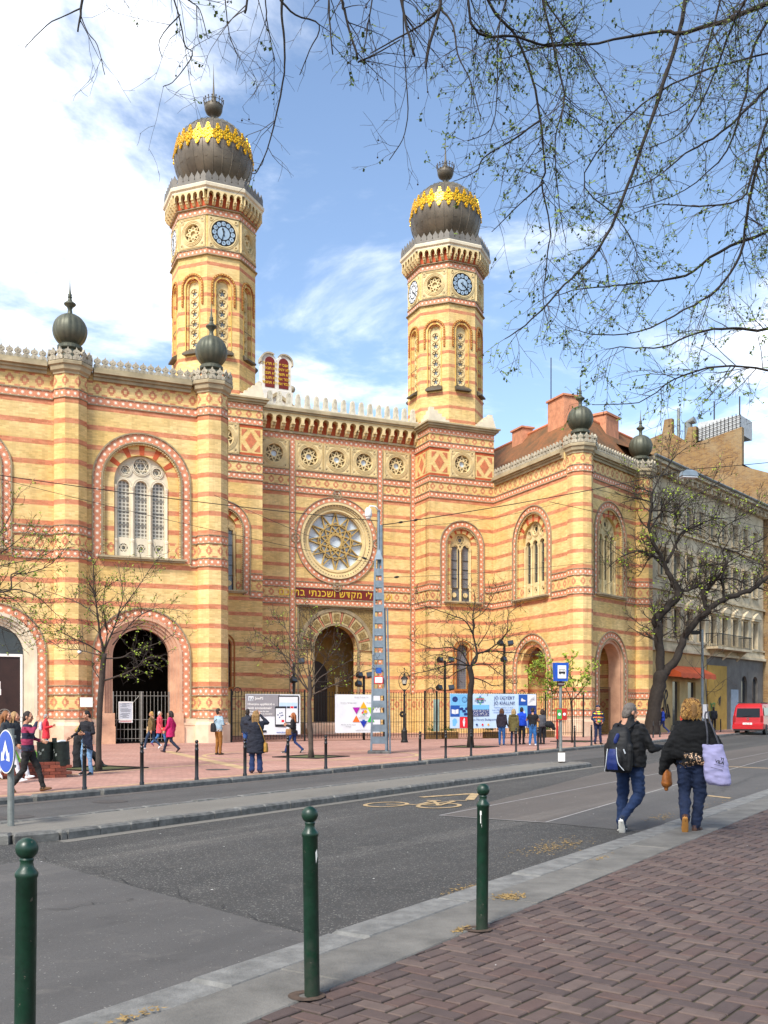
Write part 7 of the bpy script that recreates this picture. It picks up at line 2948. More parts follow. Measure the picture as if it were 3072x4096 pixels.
# ------------------------------------------------------------------ red van
VM = T(23.7, 64.2, 0) @ RZ(R(-32.5)) @ SC(1.12, 1.12, 1.12)          # local +y forward along the street
van = thing('red_van', VM, 'small red van parked by the plaza kerb, rear towards the camera', 'van')
VRED = mat('van_red', 'b00c18', .28, .0, var=.06, spec=.6)
VBLK = mat('van_black_plastic', '1c1c1e', .6, var=.1)
# body: side profile (y, z) lofted across
prof = [(-.02, .42), (-.05, .62), (-.02, .95), (.12, 1.62), (.22, 1.76), (.5, 1.83), (2.0, 1.84), (2.5, 1.72), (3.05, 1.18), (3.85, 1.0), (4.1, .8), (4.15, .45), (4.05, .3), (.1, .3)]
m = MB()
n = len(prof)
rows = []
for x, inset in ((-.84, .10), (-.80, .02), (-.6, 0), (.6, 0), (.80, .02), (.84, .10)):
    pass
secs = ((-.86, .95), (-.86, .95), (-.78, 1.), (.78, 1.), (.86, .95))
def vx(s_, z):
    tum = max(0, z - .95) * .16
    return s_ * (.86 - tum)
ring_ = []
for s_, sh in ((-1, .93), (-.9, 1.0), (.9, 1.0), (1, .93)):
    cy, cz = 2.05, 1.0
    ring_.append([(vx(s_, z), cy + (y - cy) * (.985 if abs(s_) == 1 else 1.), cz + (z - cz) * sh) for y, z in prof])
for r_ in ring_:
    m.v.extend(r_)
for k in range(3):
    for i in range(n):
        a, b_ = k * n + i, k * n + (i + 1) % n
        m.f.append((a, b_, b_ + n, a + n))
        m.m.append(0)
m.f += [tuple(range(n)), tuple(3 * n + i for i in range(n))]
m.m += [0, 0]
m.build('body', [VRED], van, VM, smooth=False)
def vq(name, pts, mt_, thick=None):
    b = MB()
    b.add(pts, [tuple(range(len(pts)))])
    return b.build(name, [mt_], van, VM)
def rear(x0, x1, z0, z1, o=.02):
    def yy(z): return (-.05 + (.15 * max(0, z - .95) / .67 if z > .95 else 0) + (.17 if z > 1.62 else 0) * 0) - o + (.03 if z > .62 else 0)
    return [(x0, yy(z0), z0), (x1, yy(z0), z0), (x1 * (.96 if z1 > 1.3 else 1), yy(z1), z1), (x0 * (.96 if z1 > 1.3 else 1), yy(z1), z1)]
VGL = mat('van_tinted_glass', '0c0e10', .12, var=.1)
rw = vq('rear_window', rear(-.66, .66, 1.02, 1.54), VGL)
vq('tailgate_panel', rear(-.60, .60, .80, .99, .018), VRED)
m = MB(); m.bbox(-.85, .85, -.16, .1, .34, .60, .03); m.build('rear_bumper', [VRED], van, VM)
m = MB(); m.bbox(-.8, .8, -.14, .15, .24, .36, .02); m.build('bumper_valance', [VBLK], van, VM)
for s_ in (-1, 1):
    m = MB(); m.bbox(s_ * .76 - .06, s_ * .76 + .06, -.06, .1, .75, 1.12, .02); m.build('tail_light', [mat('tail_lamp_red', '8a1014', .2)], van, VM)
    for y in (.75, 3.3):
        Mw = VM @ T(s_ * .78, y, .31)
        b = MB(); b.lathe([(.2, -.09), (.31, -.09), (.32, 0), (.31, .09), (.2, .09)], 20); b.v = [(z, x, y_) for x, y_, z in b.v]
        w = b.build('wheel', [VBLK], van, Mw)
        b = MB(); b.lathe([(.02, s_ * .085), (.2, s_ * .08)], 14); b.v = [(z, x, y_) for x, y_, z in b.v]
        b.build('rim', [GALV], w, Mw)
    b = MB(); b.add([(s_ * (.865 - (z - .95) * .16), y, z) for y, z in ((.35, 1.12), (1.75, 1.12), (1.75, 1.58), (.45, 1.58))], [(0, 1, 2, 3)])
    b.build('side_window', [VGL], van, VM)
    b = MB(); b.add([(s_ * (.865 - (z - .95) * .16), y, z) for y, z in ((1.85, 1.12), (2.85, 1.12), (2.35, 1.58), (1.85, 1.58))], [(0, 1, 2, 3)])
    b.build('side_window', [VGL], van, VM)
    b = MB(); b.path([(s_ * .66, .4, 1.87), (s_ * .66, 2.1, 1.87)], .025, 6); b.build('roof_rail', [VBLK], van, VM)
    b = MB(); b.bbox(s_ * .95 - .09, s_ * .95 + .09, 2.75, 2.85, 1.1, 1.28, .02); b.build('mirror', [VBLK], van, VM)
m = MB(); m.box(-.26, .26, -.175, -.158, .60, .71); m.build('number_plate', [WPAINT], van, VM)
text('MGJ 058', .085, INKD, van, VM @ T(0, -.178, .655))
m = MB(); m.ring(0, .93, .055, .07, -.07, -.05, 18); m.path([(-.045, -.065, .965), (-.02, -.065, .89), (0, -.065, .94), (.02, -.065, .89), (.045, -.065, .965)], .008, 4); m.build('emblem', [GALV], van, VM)
m = MB(); m.path([(-.3, -.06, 1.05), (.15, -.03, 1.12)], .012, 4); m.build('wiper', [VBLK], van, VM)
m = MB(); m.path([(.2, .35, 1.83), (.2, .2, 2.1)], .012, 4); m.build('aerial', [VBLK], van, VM)
# ------------------------------------------------------------------ people
def cmat(name, c, var=.25, rough=.85):
    return mat('cloth_' + name, c, rough, var=var, scale=14., bump=.35, bscale=60)


SKIN = mat('skin', 'b8866a', .55, var=.08, scale=20.)
EYE = mat('eye_dark', '2a211d', .3)
LIP = mat('lip', 'b06a5c', .5)


class Prims:
    def __init__(s):
        s.v, s.f, s.t = [], [], []

    def _add(s, vs, fs, tag):
        o = len(s.v)
        s.v += [Vector(v) for v in vs]
        s.f += [tuple(i + o for i in f) for f in fs]
        s.t += [tag] * len(vs)

    def loft(s, rings, tag, n=14):
        """rings: (centre, rx, ry, axis-x, axis-y)"""
        vs, fs = [], []
        for c, rx, ry, ax, ay in rings:
            for k in range(n):
                a = 2 * math.pi * k / n
                vs.append(c + ax * (rx * math.cos(a)) + ay * (ry * math.sin(a)))
        for i in range(len(rings) - 1):
            for k in range(n):
                a, b = i * n + k, i * n + (k + 1) % n
                fs.append((a, b, b + n, a + n))
        fs.append(tuple(range(n - 1, -1, -1)))
        fs.append(tuple((len(rings) - 1) * n + k for k in range(n)))
        s._add(vs, fs, tag)

    def cap(s, p, q, r0, r1, tag, n=12, flat=1.):
        p, q = Vector(p), Vector(q)
        d = q - p
        L = max(d.length, 1e-5)
        d = d / L
        ax = d.orthogonal().normalized() if abs(d.z) < .95 else Vector((1, 0, 0))
        ax = (ax - d * ax.dot(d)).normalized()
        ay = d.cross(ax)
        rg_ = []
        for t in (-1, -.85, -.5):
            rg_.append((p + d * (r0 * t), r0 * math.sqrt(max(.0025, 1 - t * t))))
        m_ = max(2, int(L / .05))
        for i in range(m_ + 1):
            t = i / m_
            rg_.append((p + d * (L * t), r0 + (r1 - r0) * t))
        for t in (.5, .85, 1):
            rg_.append((q + d * (r1 * t), r1 * math.sqrt(max(.0025, 1 - t * t))))
        s.loft([(c, r, r * flat, ax, ay) for c, r in rg_], tag, n)

    def ell(s, c, r, tag, rot=None, n=14, m_=9):
        c = Vector(c)
        rings = []
        for i in range(m_ + 1):
            t = -math.pi / 2 + math.pi * i / m_
            t = max(-1.53, min(1.53, t))
            a, b, z = Vector((1, 0, 0)), Vector((0, 1, 0)), Vector((0, 0, r[2] * math.sin(t)))
            if rot:
                a, b, z = rot @ a, rot @ b, rot @ z
            rings.append((c + z, r[0] * math.cos(t), r[1] * math.cos(t), a, b))
        s.loft(rings, tag, n)

    def torso(s, rings, tag, n=18):
        """rings of (x, y, z, rx, ry)"""
        s.loft([(Vector((x, y, z)), rx, ry, Vector((1, 0, 0)), Vector((0, 1, 0))) for x, y, z, rx, ry in rings], tag, n)

    def surface(s, voxel, fold=0., soft=None, seed=0):
        """voxel union of all pieces -> (verts, faces, tag of each face)"""
        me = bpy.data.meshes.new('raw')
        me.from_pydata([tuple(v) for v in s.v], [], s.f)
        o = bpy.data.objects.new('raw', me)
        md = o.modifiers.new('r', 'REMESH')
        md.mode = 'VOXEL'
        md.voxel_size = voxel
        sm = o.modifiers.new('s', 'SMOOTH')
        sm.iterations = 2
        sm.factor = .5
        me = evaluated(o)
        kd = kdtree.KDTree(len(s.v))
        for i, v in enumerate(s.v):
            kd.insert(v, i)
        kd.balance()
        vs = [v.co.copy() for v in me.vertices]
        fs = [tuple(p.vertices) for p in me.polygons]
        vt = [s.t[kd.find(v)[1]] for v in vs]
        if fold:
            nrm = [v.normal.copy() for v in me.vertices]
            for i, v in enumerate(vs):
                if soft is None or vt[i] in soft:
                    q = noise.noise(Vector((v.x * 7 + seed, v.y * 7, v.z * 9))) + .75 * noise.noise(Vector((v.x * 14 + v.z * 6, v.y * 14 + seed, v.z * 26)))
                    vs[i] = v + nrm[i] * (q * fold)
        ft = [vt[f[0]] for f in fs]
        bpy.data.meshes.remove(me)
        return vs, fs, ft


def head_template():
    p = Prims()
    p.ell((0, -.012, .03), (.076, .094, .093), 'skin')
    p.ell((0, .026, -.04), (.057, .066, .083), 'skin')
    p.ell((0, .066, -.098), (.026, .02, .02), 'skin')
    p.cap((0, .09, .018), (0, .108, -.025), .009, .015, 'skin')
    p.cap((-.042, .078, .03), (.042, .078, .03), .013, .013, 'skin')
    for s_ in (-1, 1):
        p.ell((s_ * .08, -.012, -.008), (.011, .023, .033), 'skin')
        p.ell((s_ * .038, .058, -.024), (.03, .03, .032), 'skin')
        p.ell((s_ * .031, .083, .008), (.014, .009, .008), 'eye')
    p.ell((0, .087, -.062), (.024, .011, .009), 'lip')
    p.cap((0, -.022, -.07), (0, -.035, -.20), .052, .058, 'skin')
    return p.surface(.0085)


def hand_template(curl=.5):
    p = Prims()
    p.cap((0, 0, .03), (0, 0, -.01), .026, .028, 'skin')
    p.ell((0, 0, -.05), (.017, .042, .055), 'skin')
    for y, l in ((.031, .07), (.011, .08), (-.010, .075), (-.030, .058)):
        a = Vector((0, y, -.085))
        d = Vector((-math.sin(curl * .6), y * .6, -math.cos(curl * .6)))
        b = a + d.normalized() * l * .5
        d = Vector((-math.sin(curl * 1.6), y * .3, -math.cos(curl * 1.6)))
        c = b + d.normalized() * l * .5
        p.cap(a, b, .0105, .0095, 'skin', 8)
        p.cap(b, c, .0095, .008, 'skin', 8)
    p.cap((0, .03, -.03), (-.012, .06, -.06), .013, .011, 'skin', 8)
    p.cap((-.012, .06, -.06), (-.022, .066, -.09), .011, .009, 'skin', 8)
    return p.surface(.0065)


HEAD = head_template()
HANDS = {.5: hand_template(.5), 1.1: hand_template(1.1)}
J0 = dict(pel=(0, 0, .95), neck=(0, -.01, 1.45), head=(0, .015, 1.615), shL=(-.175, 0, 1.40), shR=(.175, 0, 1.40), elL=(-.22, -.03, 1.13), elR=(.22, -.03, 1.13),
          wrL=(-.22, .05, .88), wrR=(.22, .05, .88), hipL=(-.085, 0, .90), hipR=(.085, 0, .90), knL=(-.095, .02, .49), knR=(.095, .02, .49), anL=(-.10, -.02, .085), anR=(.10, -.02, .085))
WALK = dict(hipL=(-.08, .02, .90), hipR=(.08, -.02, .90), knL=(-.085, .20, .52), anL=(-.085, .30, .10), knR=(.085, -.06, .49), anR=(.085, -.36, .19), elL=(-.23, -.12, 1.14), wrL=(-.22, -.08, .90), elR=(.23, .02, 1.13), wrR=(.22, .16, .93), pitR=-45, pitL=10)


def mirror(d):
    o = {}
    for k, v in d.items():
        q = k[:-1] + {'L': 'R', 'R': 'L'}[k[-1]] if k[-1] in 'LR' else k
        o[q] = (-v[0], v[1], v[2]) if isinstance(v, tuple) else v
    return o


STYLES = {  # torso rings (z, rx, ry) from neck down to hem
    'shirt': ((1.46, .07, .06), (1.42, .155, .085), (1.33, .185, .115), (1.15, .165, .11), (1.0, .165, .115), (.90, .172, .12)),
    'jacket': ((1.47, .075, .065), (1.425, .17, .10), (1.32, .205, .14), (1.12, .195, .14), (.98, .195, .145), (.86, .195, .145)),
    'coat': ((1.47, .075, .065), (1.42, .165, .10), (1.31, .195, .13), (1.12, .18, .13), (.95, .205, .15), (.78, .225, .165), (.66, .235, .17)),
    'long': ((1.47, .075, .065), (1.42, .17, .10), (1.31, .205, .135), (1.12, .19, .13), (.95, .215, .155), (.75, .23, .165), (.56, .235, .17)),
}


def person(label, pos, face, H=1.7, pose=None, style='jacket', top='333', pants='22324f', shoes='1c1c1c', sole=None, look=(0, 0), lean=0., hair='3a2a1e', cut='short', voxel=.022, girth=1.,
           bare=False, cuff=None, curl=.5, hood=None, extra=None, shoulders=1., topmat=None, flare=0., group=None, name='person'):
    J = {k: Vector(v) for k, v in J0.items()}
    P = dict(pitL=0, pitR=0)
    for k, v in (pose or {}).items():
        if k in J:
            J[k] = Vector(v)
        else:
            P[k] = v
    pel = J['pel']
    tilt = Matrix.Rotation(-lean, 3, 'X')

    def up(v):
        v = Vector(v)
        return pel + tilt @ (v - pel) if v.z > pel.z - .2 else v
    for k in ('neck', 'head', 'shL', 'shR') + (() if P.get('armsfixed') else ('elL', 'elR', 'wrL', 'wrR')):
        J[k] = up(J[k])
    sc = H / 1.75
    p = Prims()
    rings = STYLES[style]
    fr = []
    for z, rx, ry in rings:
        c = up((0, 0, z)) if z >= pel.z else Vector((0, 0, z)) + Vector((0, 0, pel.z - .95))
        k = girth * (shoulders if z > 1.25 else 1)
        fr.append((c, rx * k, ry * girth, Vector((1, 0, 0)), tilt @ Vector((0, 1, 0)) if z > pel.z else Vector((0, 1, 0))))
    # densify rings
    den = []
    for a, b in zip(fr, fr[1:]):
        m_ = max(1, int((a[0] - b[0]).length / .05))
        for i in range(m_):
            t = i / m_
            den.append((a[0].lerp(b[0], t), a[1] + (b[1] - a[1]) * t, a[2] + (b[2] - a[2]) * t, a[3], a[4]))
    den.append(fr[-1])
    p.loft(den, 'top', 20)
    p.ell((pel.x, pel.y, pel.z - .05), (.16 * girth, .115 * girth, .13), 'pants')
    thick = .052 if style == 'shirt' else .060
    for s_ in 'LR':
        p.cap(J['sh' + s_], J['el' + s_], thick * 1.08, thick * .9, 'skin' if bare and False else 'top')
        if bare:
            mid = J['sh' + s_].lerp(J['el' + s_], .75)
            p.cap(mid, J['el' + s_], .043, .040, 'skin')
            p.cap(J['el' + s_], J['wr' + s_], .040, .028, 'skin')
        else:
            p.cap(J['el' + s_], J['wr' + s_], thick * .9, thick * .66, 'top')
        p.cap(J['hip' + s_], J['kn' + s_], .088 * girth, .066 * girth, 'pants')
        p.cap(J['kn' + s_], J['an' + s_] + Vector((0, 0, .02)), .064 * girth, .055 + flare, 'pants')
        # foot
        pit = R(P['pit' + s_])
        yaw = Matrix.Rotation(R(P.get('yaw' + s_, 8 * (-1 if s_ == 'L' else 1)) * -1), 3, 'Z')
        fd = yaw @ Vector((0, math.cos(pit), math.sin(pit)))
        fu = yaw @ Vector((0, -math.sin(pit), math.cos(pit)))
        a = J['an' + s_] - fu * .035
        sx = yaw @ Vector((1, 0, 0))
        rr = []
        for t, w, h_ in ((-.075, .020, .03), (-.06, .036, .045), (0, .04, .05), (.06, .045, .042), (.12, .046, .032), (.165, .034, .024), (.185, .014, .012)):
            rr.append((a + fd * t + fu * (h_ * .5 - .03), w, h_, sx, fu))
        p.loft(rr, 'shoe', 12)
        if sole:
            rr = []
            for t, w in ((-.08, .02), (-.065, .038), (0, .042), (.06, .048), (.12, .049), (.17, .036), (.19, .014)):
                rr.append((a + fd * t + fu * (-.052), w, .016, sx, fu))
            p.loft(rr, 'sole', 12)
    if style in ('jacket', 'coat', 'long'):
        p.cap(J['neck'] + Vector((0, -.01, -.01)), J['neck'].lerp(J['head'], P.get('collar', .28)), .074, .070, 'top')
    if hood:
        hc = up((0, -.10, 1.44))
        p.ell(hc, (.13, .07, .07), 'top')
    if extra:
        extra(p, J, up)
    vs, fs, ft = p.surface(voxel, .017 if voxel < .02 else .012, ('top', 'pants', 'alt'), seed=len(label))
    V, F, Tg = list(vs), list(fs), list(ft)
    # head
    yaw, pitch = look
    hm = Matrix.Translation(J['head']) @ Matrix.Rotation(R(-yaw), 4, 'Z') @ Matrix.Rotation(R(pitch), 4, 'X')

    def join(tpl, M_):
        o = len(V)
        V.extend(M_ @ v for v in tpl[0])
        F.extend(tuple(i + o for i in f) for f in tpl[1])
        Tg.extend(tpl[2])
    join(HEAD, hm)
    for s_ in 'LR':
        d = (J['wr' + s_] - J['el' + s_]).normalized()
        q = Vector((0, 0, -1)).rotation_difference(d).to_matrix().to_4x4()
        mm = Matrix.Diagonal((1 if s_ == 'R' else -1, 1, 1, 1))
        tw = Matrix.Rotation(R(P.get('tw' + s_, 0)), 4, 'Z')
        join(HANDS[curl], Matrix.Translation(J['wr' + s_] + d * .02) @ q @ tw @ mm)
    M_ = T(*pos) @ RZ(R(-face)) @ SC(sc, sc, sc)
    mats = {'skin': SKIN, 'eye': EYE, 'lip': LIP, 'top': topmat or cmat(top, top), 'pants': cmat(pants, pants), 'shoe': cmat('shoe_' + shoes, shoes, .15, .6), 'sole': cmat('sole_' + (sole or 'x'), sole or 'ffffff', .1), 'alt': P.get('alt') or SKIN}
    used = [k for k in mats if k in set(Tg)]
    me = bpy.data.meshes.new('body')
    me.from_pydata([tuple(v) for v in V], [], F)
    for k in used:
        me.materials.append(mats[k])
    idx = {k: i for i, k in enumerate(used)}
    me.polygons.foreach_set('material_index', [idx[t] for t in Tg])
    me.polygons.foreach_set('use_smooth', [True] * len(F))
    root = thing(name, T(*pos), label, 'person', group)
    put(me, 'body', root, M_)
    # hair
    if cut != 'none':
        h_ = Prims()
        if cut == 'short':
            h_.ell((0, -.024, .042), (.084, .094, .09), 'hair')
            h_.ell((0, -.06, -.03), (.074, .056, .085), 'hair')
        elif cut == 'bob':
            h_.ell((0, -.028, .04), (.098, .105, .098), 'hair')
            for s_ in (-1, 1):
                h_.cap((s_ * .08, -.01, .02), (s_ * .088, -.01, -.10), .03, .034, 'hair')
            h_.cap((-.05, -.09, 0), (-.05, -.095, -.11), .05, .05, 'hair')
            h_.cap((.05, -.09, 0), (.05, -.095, -.11), .05, .05, 'hair')
        elif cut == 'long':
            h_.ell((0, -.026, .04), (.092, .1, .096), 'hair')
            for x in (-.06, 0, .06):
                h_.cap((x, -.09, .0), (x * 1.15, -.12, -.26), .05, .035, 'hair')
            for s_ in (-1, 1):
                h_.cap((s_ * .082, .0, .02), (s_ * .085, -.02, -.2), .022, .022, 'hair')
        elif cut == 'cap':
            h_.ell((0, -.02, .06), (.092, .105, .07), 'hair')
            h_.cap((-.05, .10, .045), (.05, .10, .045), .02, .02, 'hair', flat=.5)
        hv, hf, _ = h_.surface(.009 if voxel < .02 else .014, .006, None, 3)
        hm_ = bpy.data.meshes.new('hair')
        hm_.from_pydata([tuple(hm @ v) for v in hv], [], hf)
        hm_.materials.append(mat('hair_' + hair, hair, .65, var=.5, scale=60., bump=.8, bscale=120))
        hm_.polygons.foreach_set('use_smooth', [True] * len(hf))
        if cut in ('short', 'bob', 'long'):      # open the hair over the face
            bm = bmesh.new()
            bm.from_mesh(hm_)
            inv = hm.inverted()
            kill = [f for f in bm.faces if (lambda c: c.y > .052 - .3 * max(0, c.z - .04) and c.z < .085)(inv @ f.calc_center_median())]
            bmesh.ops.delete(bm, geom=kill, context='FACES')
            bm.to_mesh(hm_)
            bm.free()
        put(hm_, 'cap' if cut == 'cap' else 'hair', root, M_)
    return root, M_, J, hm, sc


def blob(prims_fn, voxel, name, m_, parent, M_, label=None, cat=None, fold=.004, group=None):
    p = Prims()
    prims_fn(p)
    vs, fs, _ = p.surface(voxel, fold, None, 2)
    me = bpy.data.meshes.new(name)
    me.from_pydata([tuple(v) for v in vs], [], fs)
    me.materials.append(m_)
    me.polygons.foreach_set('use_smooth', [True] * len(fs))
    return put(me, name, parent, M_, label, cat, group)


def bag(label, M_, c, size, col, strap=None, name='shoulder_bag'):
    """soft bag: body with flap and a strap, hung at c in a person's frame"""
    x, y, z = c
    w, d, h_ = size
    t = thing(name, M_ @ T(x, y, z), label, 'bag')
    cm = cmat('bag_' + col, col, .3, .6)
    Mb = M_
    def f(p):
        p.torso([(x, y, z - h_ / 2, d * .42, w * .42), (x, y, z - h_ * .42, d * .5, w * .5), (x, y, z, d * .5, w * .5), (x, y, z + h_ * .4, d * .4, w * .46), (x, y, z + h_ / 2, d * .2, w * .42)], 'b')
    blob(f, .016, 'bag_body', cm, t, Mb)
    if strap:
        b = MB()
        b.path(catmull([(x, y, z + h_ * .4)] + list(strap), 4), .013, 5)
        b.build('strap', [cm], t, Mb)
    return t


G = GZ
CROSS = dict(elR=(.24, .02, 1.13), wrR=(.02, .22, 1.18), elL=(-.24, .02, 1.13), wrL=(-.02, .23, 1.14))
TEXT = dict(elR=(.22, .0, 1.13), wrR=(.12, .27, 1.22), elL=(-.22, .0, 1.13), wrL=(-.1, .27, 1.18))
STRIPE = MT('rugby_stripe_cloth')
_x, _y, _z = STRIPE.pos()
_b = ((_z + .02).mod(.26)).lt(.13)
STRIPE.color(STRIPE.mix(_b, lin('1c2038'), lin('8a2446'))).set(rough=.85)
STRIPE.bump(STRIPE.noise(60., 3), .3, .01)

person('woman with long reddish hair and white trousers at the left edge', (-8.12, 21.2, G), 95, 1.56, WALK, 'jacket', '2e3338', 'c9c9cc', 'e6e6e6', hair='8a5a34', cut='long')
person('blonde woman half hidden behind the man in the striped shirt', (-8.35, 22.3, G), 95, 1.54, WALK, 'jacket', '23282c', 'c9c9cc', 'e6e6e6', hair='a8865a', cut='long')
r_, M1, J1, _, _ = person('man in navy and wine striped shirt raising a hand to his mouth', (-6.83, 18.9, G), 82, 1.56, dict(WALK, elR=(.27, .16, 1.28), wrR=(.07, .2, 1.50), elL=(-.25, .06, 1.15), wrL=(-.2, .24, 1.1), anR=(.085, -.3, .15), tworld=0), 'shirt', '1c2038', '1e1d1c', '6a4a2c', look=(8, -8), hair='2a211b', topmat=STRIPE.m, girth=1.1, voxel=.018)
person('woman in a bright red coat with a pale backpack behind the waste bins', (-12.1, 35.3, G), 80, 1.42, TEXT, 'coat', 'd9303c', '3a4f7a', '333', look=(0, -10), hair='9a9894', cut='short')
def bp(p):
    p.torso([(0, -.2, 1.02, .12, .06), (0, -.22, 1.1, .14, .09), (0, -.22, 1.3, .13, .08), (0, -.2, 1.4, .09, .05)], 'b')
blob(bp, .02, 'small_backpack', cmat('pale_pack', 'b9c4d4'), None, T(-12.1, 35.3, G) @ RZ(R(-80)) @ SC(.81, .81, .81), 'pale blue and black backpack on the woman in red', 'backpack')
SIT = dict(pel=(0, -.05, .48), neck=(0, .02, .98), head=(0, .10, 1.12), shL=(-.17, .02, .93), shR=(.17, .02, .93), elL=(-.2, .12, .70), elR=(.2, .12, .70), wrL=(-.06, .33, .66), wrR=(.06, .33, .66), hipL=(-.09, 0, .46), hipR=(.09, 0, .46), knL=(-.1, .40, .47), knR=(.1, .44, .42), anL=(-.1, .55, .09), anR=(.1, .68, .09), armsfixed=1)
STYLES['sit'] = ((1.0, .07, .06), (.95, .155, .09), (.86, .19, .13), (.7, .17, .13), (.56, .18, .14), (.44, .18, .14))
person('blonde woman in black sitting on the brick edge of the lawn', (-8.35, 26.9, G), 68, 1.62, SIT, 'sit', '1d1d1f', '1f1f22', '26302e', look=(0, -35), hair='a58a50', cut='bob')
r_, M4, J4, _, _ = person('man in black sweater and light blue jeans talking with open hand', (-7.2, 23.9, G), 205, 1.56, dict(elL=(-.27, .05, 1.13), wrL=(-.16, .26, 1.12), elR=(.30, .02, 1.14), wrR=(.36, .22, 1.02), anL=(-.17, .02, .085), knL=(-.14, .04, .49), anR=(.15, -.06, .085), knR=(.12, .02, .49)), 'shirt', '1a1a20', '6f92b4', '17181a', 'e8e8e8', look=(30, -22), hair='1c1612', voxel=.018)
def jk(p):
    p.cap((-.17, .22, 1.14), (-.21, .2, .80), .07, .09, 'b', flat=.6)
    p.cap((-.24, .18, 1.12), (-.3, .16, .72), .05, .06, 'b', flat=.6)
    p.cap((-.12, .24, 1.1), (-.14, .24, .84), .05, .05, 'b')
blob(jk, .02, 'jacket_over_arm', cmat('navy_jacket', '141a2c'), None, M4, 'dark navy jacket hanging over the arm of the man in jeans', 'jacket', .012)
r_, M5, *_ = person('blonde woman in an olive jacket walking left past the barred gate', (-9.14, 38.8, G), -80, 1.5, WALK, 'jacket', '6a5430', '27384f', 'e9e9e9', look=(0, -12), hair='b08a4a', cut='short', girth=1.05)
LEO = MT('leopard_print')
LEO.color(LEO.mix(LEO.voronoi(34.).lt(.34), lin('c9a679'), lin('3a2a1e'))).set(rough=.7)
t = bag('leopard print shoulder bag of the woman in olive', M5, (.06, .17, .88), (.16, .34, .34), 'a98a62', [(-.05, .16, 1.2), (-.14, .04, 1.43)])
t.children[0].data.materials[0] = LEO.m
person('grey haired woman in a coral coat beside the woman in magenta', (-9.55, 42.0, G), 100, 1.50, WALK, 'coat', 'e8525c', '3f6a9a', '7a3a52', hair='b3b0ab', cut='short')
r_, M7, *_ = person('dark haired woman in a magenta coat striding left', (-7.75, 35.8, G), -82, 1.53, mirror(WALK), 'coat', 'b81a5c', '1c2438', '3a1c1c', hair='2b211c', cut='bob', girth=1.05)
bag('small red handbag of the woman in magenta', M7, (-.12, .2, .98), (.2, .12, .14), 'd0342c', [(-.16, .1, 1.2), (-.1, .0, 1.43)])
TEALS = MT('blue_white_stripe_cloth')
_x, _y, _z = TEALS.pos()
TEALS.color(TEALS.mix(_z.mod(.045).lt(.018), lin('58829a'), lin('c3cfd4'))).set(rough=.85)
r_, M8, *_ = person('man in blue striped shirt and brown trousers with folded arms', (-5.75, 34.3, G), 40, 1.63, dict(CROSS, anL=(-.12, .0, .085)), 'shirt', '58829a', '8a5a24', '3b2f28', look=(20, 8), hair='2a201a', topmat=TEALS.m, girth=1.05)
bag('black sling bag on the back of the man in brown trousers', M8, (-.1, -.19, 1.02), (.13, .26, .34), '17181b', [(.0, -.13, 1.3), (.12, -.02, 1.45), (.1, .1, 1.3)])
PHOTO = dict(elL=(-.30, .18, 1.40), elR=(.33, .15, 1.40), wrL=(-.09, .22, 1.60), wrR=(.12, .24, 1.62), anL=(-.11, 0, .085), anR=(.12, 0, .085))
r_, M9, *_ = person('woman in a long dark coat photographing the building with raised arms', (-3.18, 24.45, G), -6, 1.56, PHOTO, 'long', '1b1e2a', '1c2f57', '3a2420', hair='8a6a3e', cut='long', girth=1.12, voxel=.018, look=(0, 8), flare=.03)
bag('tan shoulder bag of the photographing woman', M9, (.27, .0, .72), (.26, .15, .28), 'a37a34', [(.2, -.12, 1.1), (.08, -.12, 1.38), (-.02, -.06, 1.48)])
b = MB()
b.bbox(-.075, .075, .27, .285, 1.62, 1.70, .006)
b.build('phone', [INKD], None, M9, label='black phone held up by the photographing woman', cat='phone')
person('dark haired man half hidden behind the photographing woman', (-4.62, 33.4, G), 8, 1.60, None, 'jacket', '20242f', '2d4f86', '222', hair='231b16')
r_, M11, *_ = person('long haired woman in dark clothes walking left past the phone banner', (-3.25, 35.3, G), -85, 1.47, dict(WALK, **{k: v for k, v in TEXT.items()}), 'jacket', '1b1a1d', '1f3566', '222', 'dddddd', hair='96552a', cut='long', girth=.92)
bag('brown leather bag carried by the long haired woman', M11, (-.12, .16, .92), (.3, .12, .26), '8a6236', [(-.16, .08, 1.2), (-.1, 0, 1.42)])
bag('plum handbag at the hip of the long haired woman', M11, (.22, -.02, .86), (.3, .1, .26), '4a3348', [(.16, .0, 1.2), (.05, .0, 1.45)])
person('woman in a dark hooded jacket facing the wide blue banner', (5.16, 43.2, G), 20, 1.62, dict(wrR=(.26, .14, .93)), 'jacket', '2b2530', '2c5a92', '1d2a44', 'e0e0e0', hair='5f3d25', cut='bob', hood=True, girth=1.05)
person('woman in an olive hooded coat among the group by the banner', (5.72, 43.5, G), 15, 1.60, None, 'coat', '6b6238', '1f2f4f', '3a3a3a', 'c8433a', hair='b79a6a', cut='bob', hood=True)
person('man in a bright blue jacket among the group by the banner', (6.20, 44.4, G), 35, 1.68, None, 'jacket', '1648c8', '1b1d24', '2a2a28', hair='2c211a', girth=1.05)
person('man in black T-shirt and blue jeans among the group by the banner', (6.47, 42.9, G), 8, 1.66, dict(elL=(-.28, .08, 1.16), wrL=(-.18, .26, 1.2), elR=(.28, .08, 1.16), wrR=(.2, .28, 1.16), anL=(-.13, 0, .085), anR=(.13, .04, .085)), 'shirt', '15161a', '2f66a0', 'e4e4ea', look=(0, -8), hair='2c211a', bare=True, girth=1.15, shoulders=1.08)
person('person in grey top partly hidden behind the man in black T-shirt', (7.15, 44.6, G), -30, 1.60, TEXT, 'jacket', '5c5c60', '20222a', '222', hair='3a2a20', cut='bob')
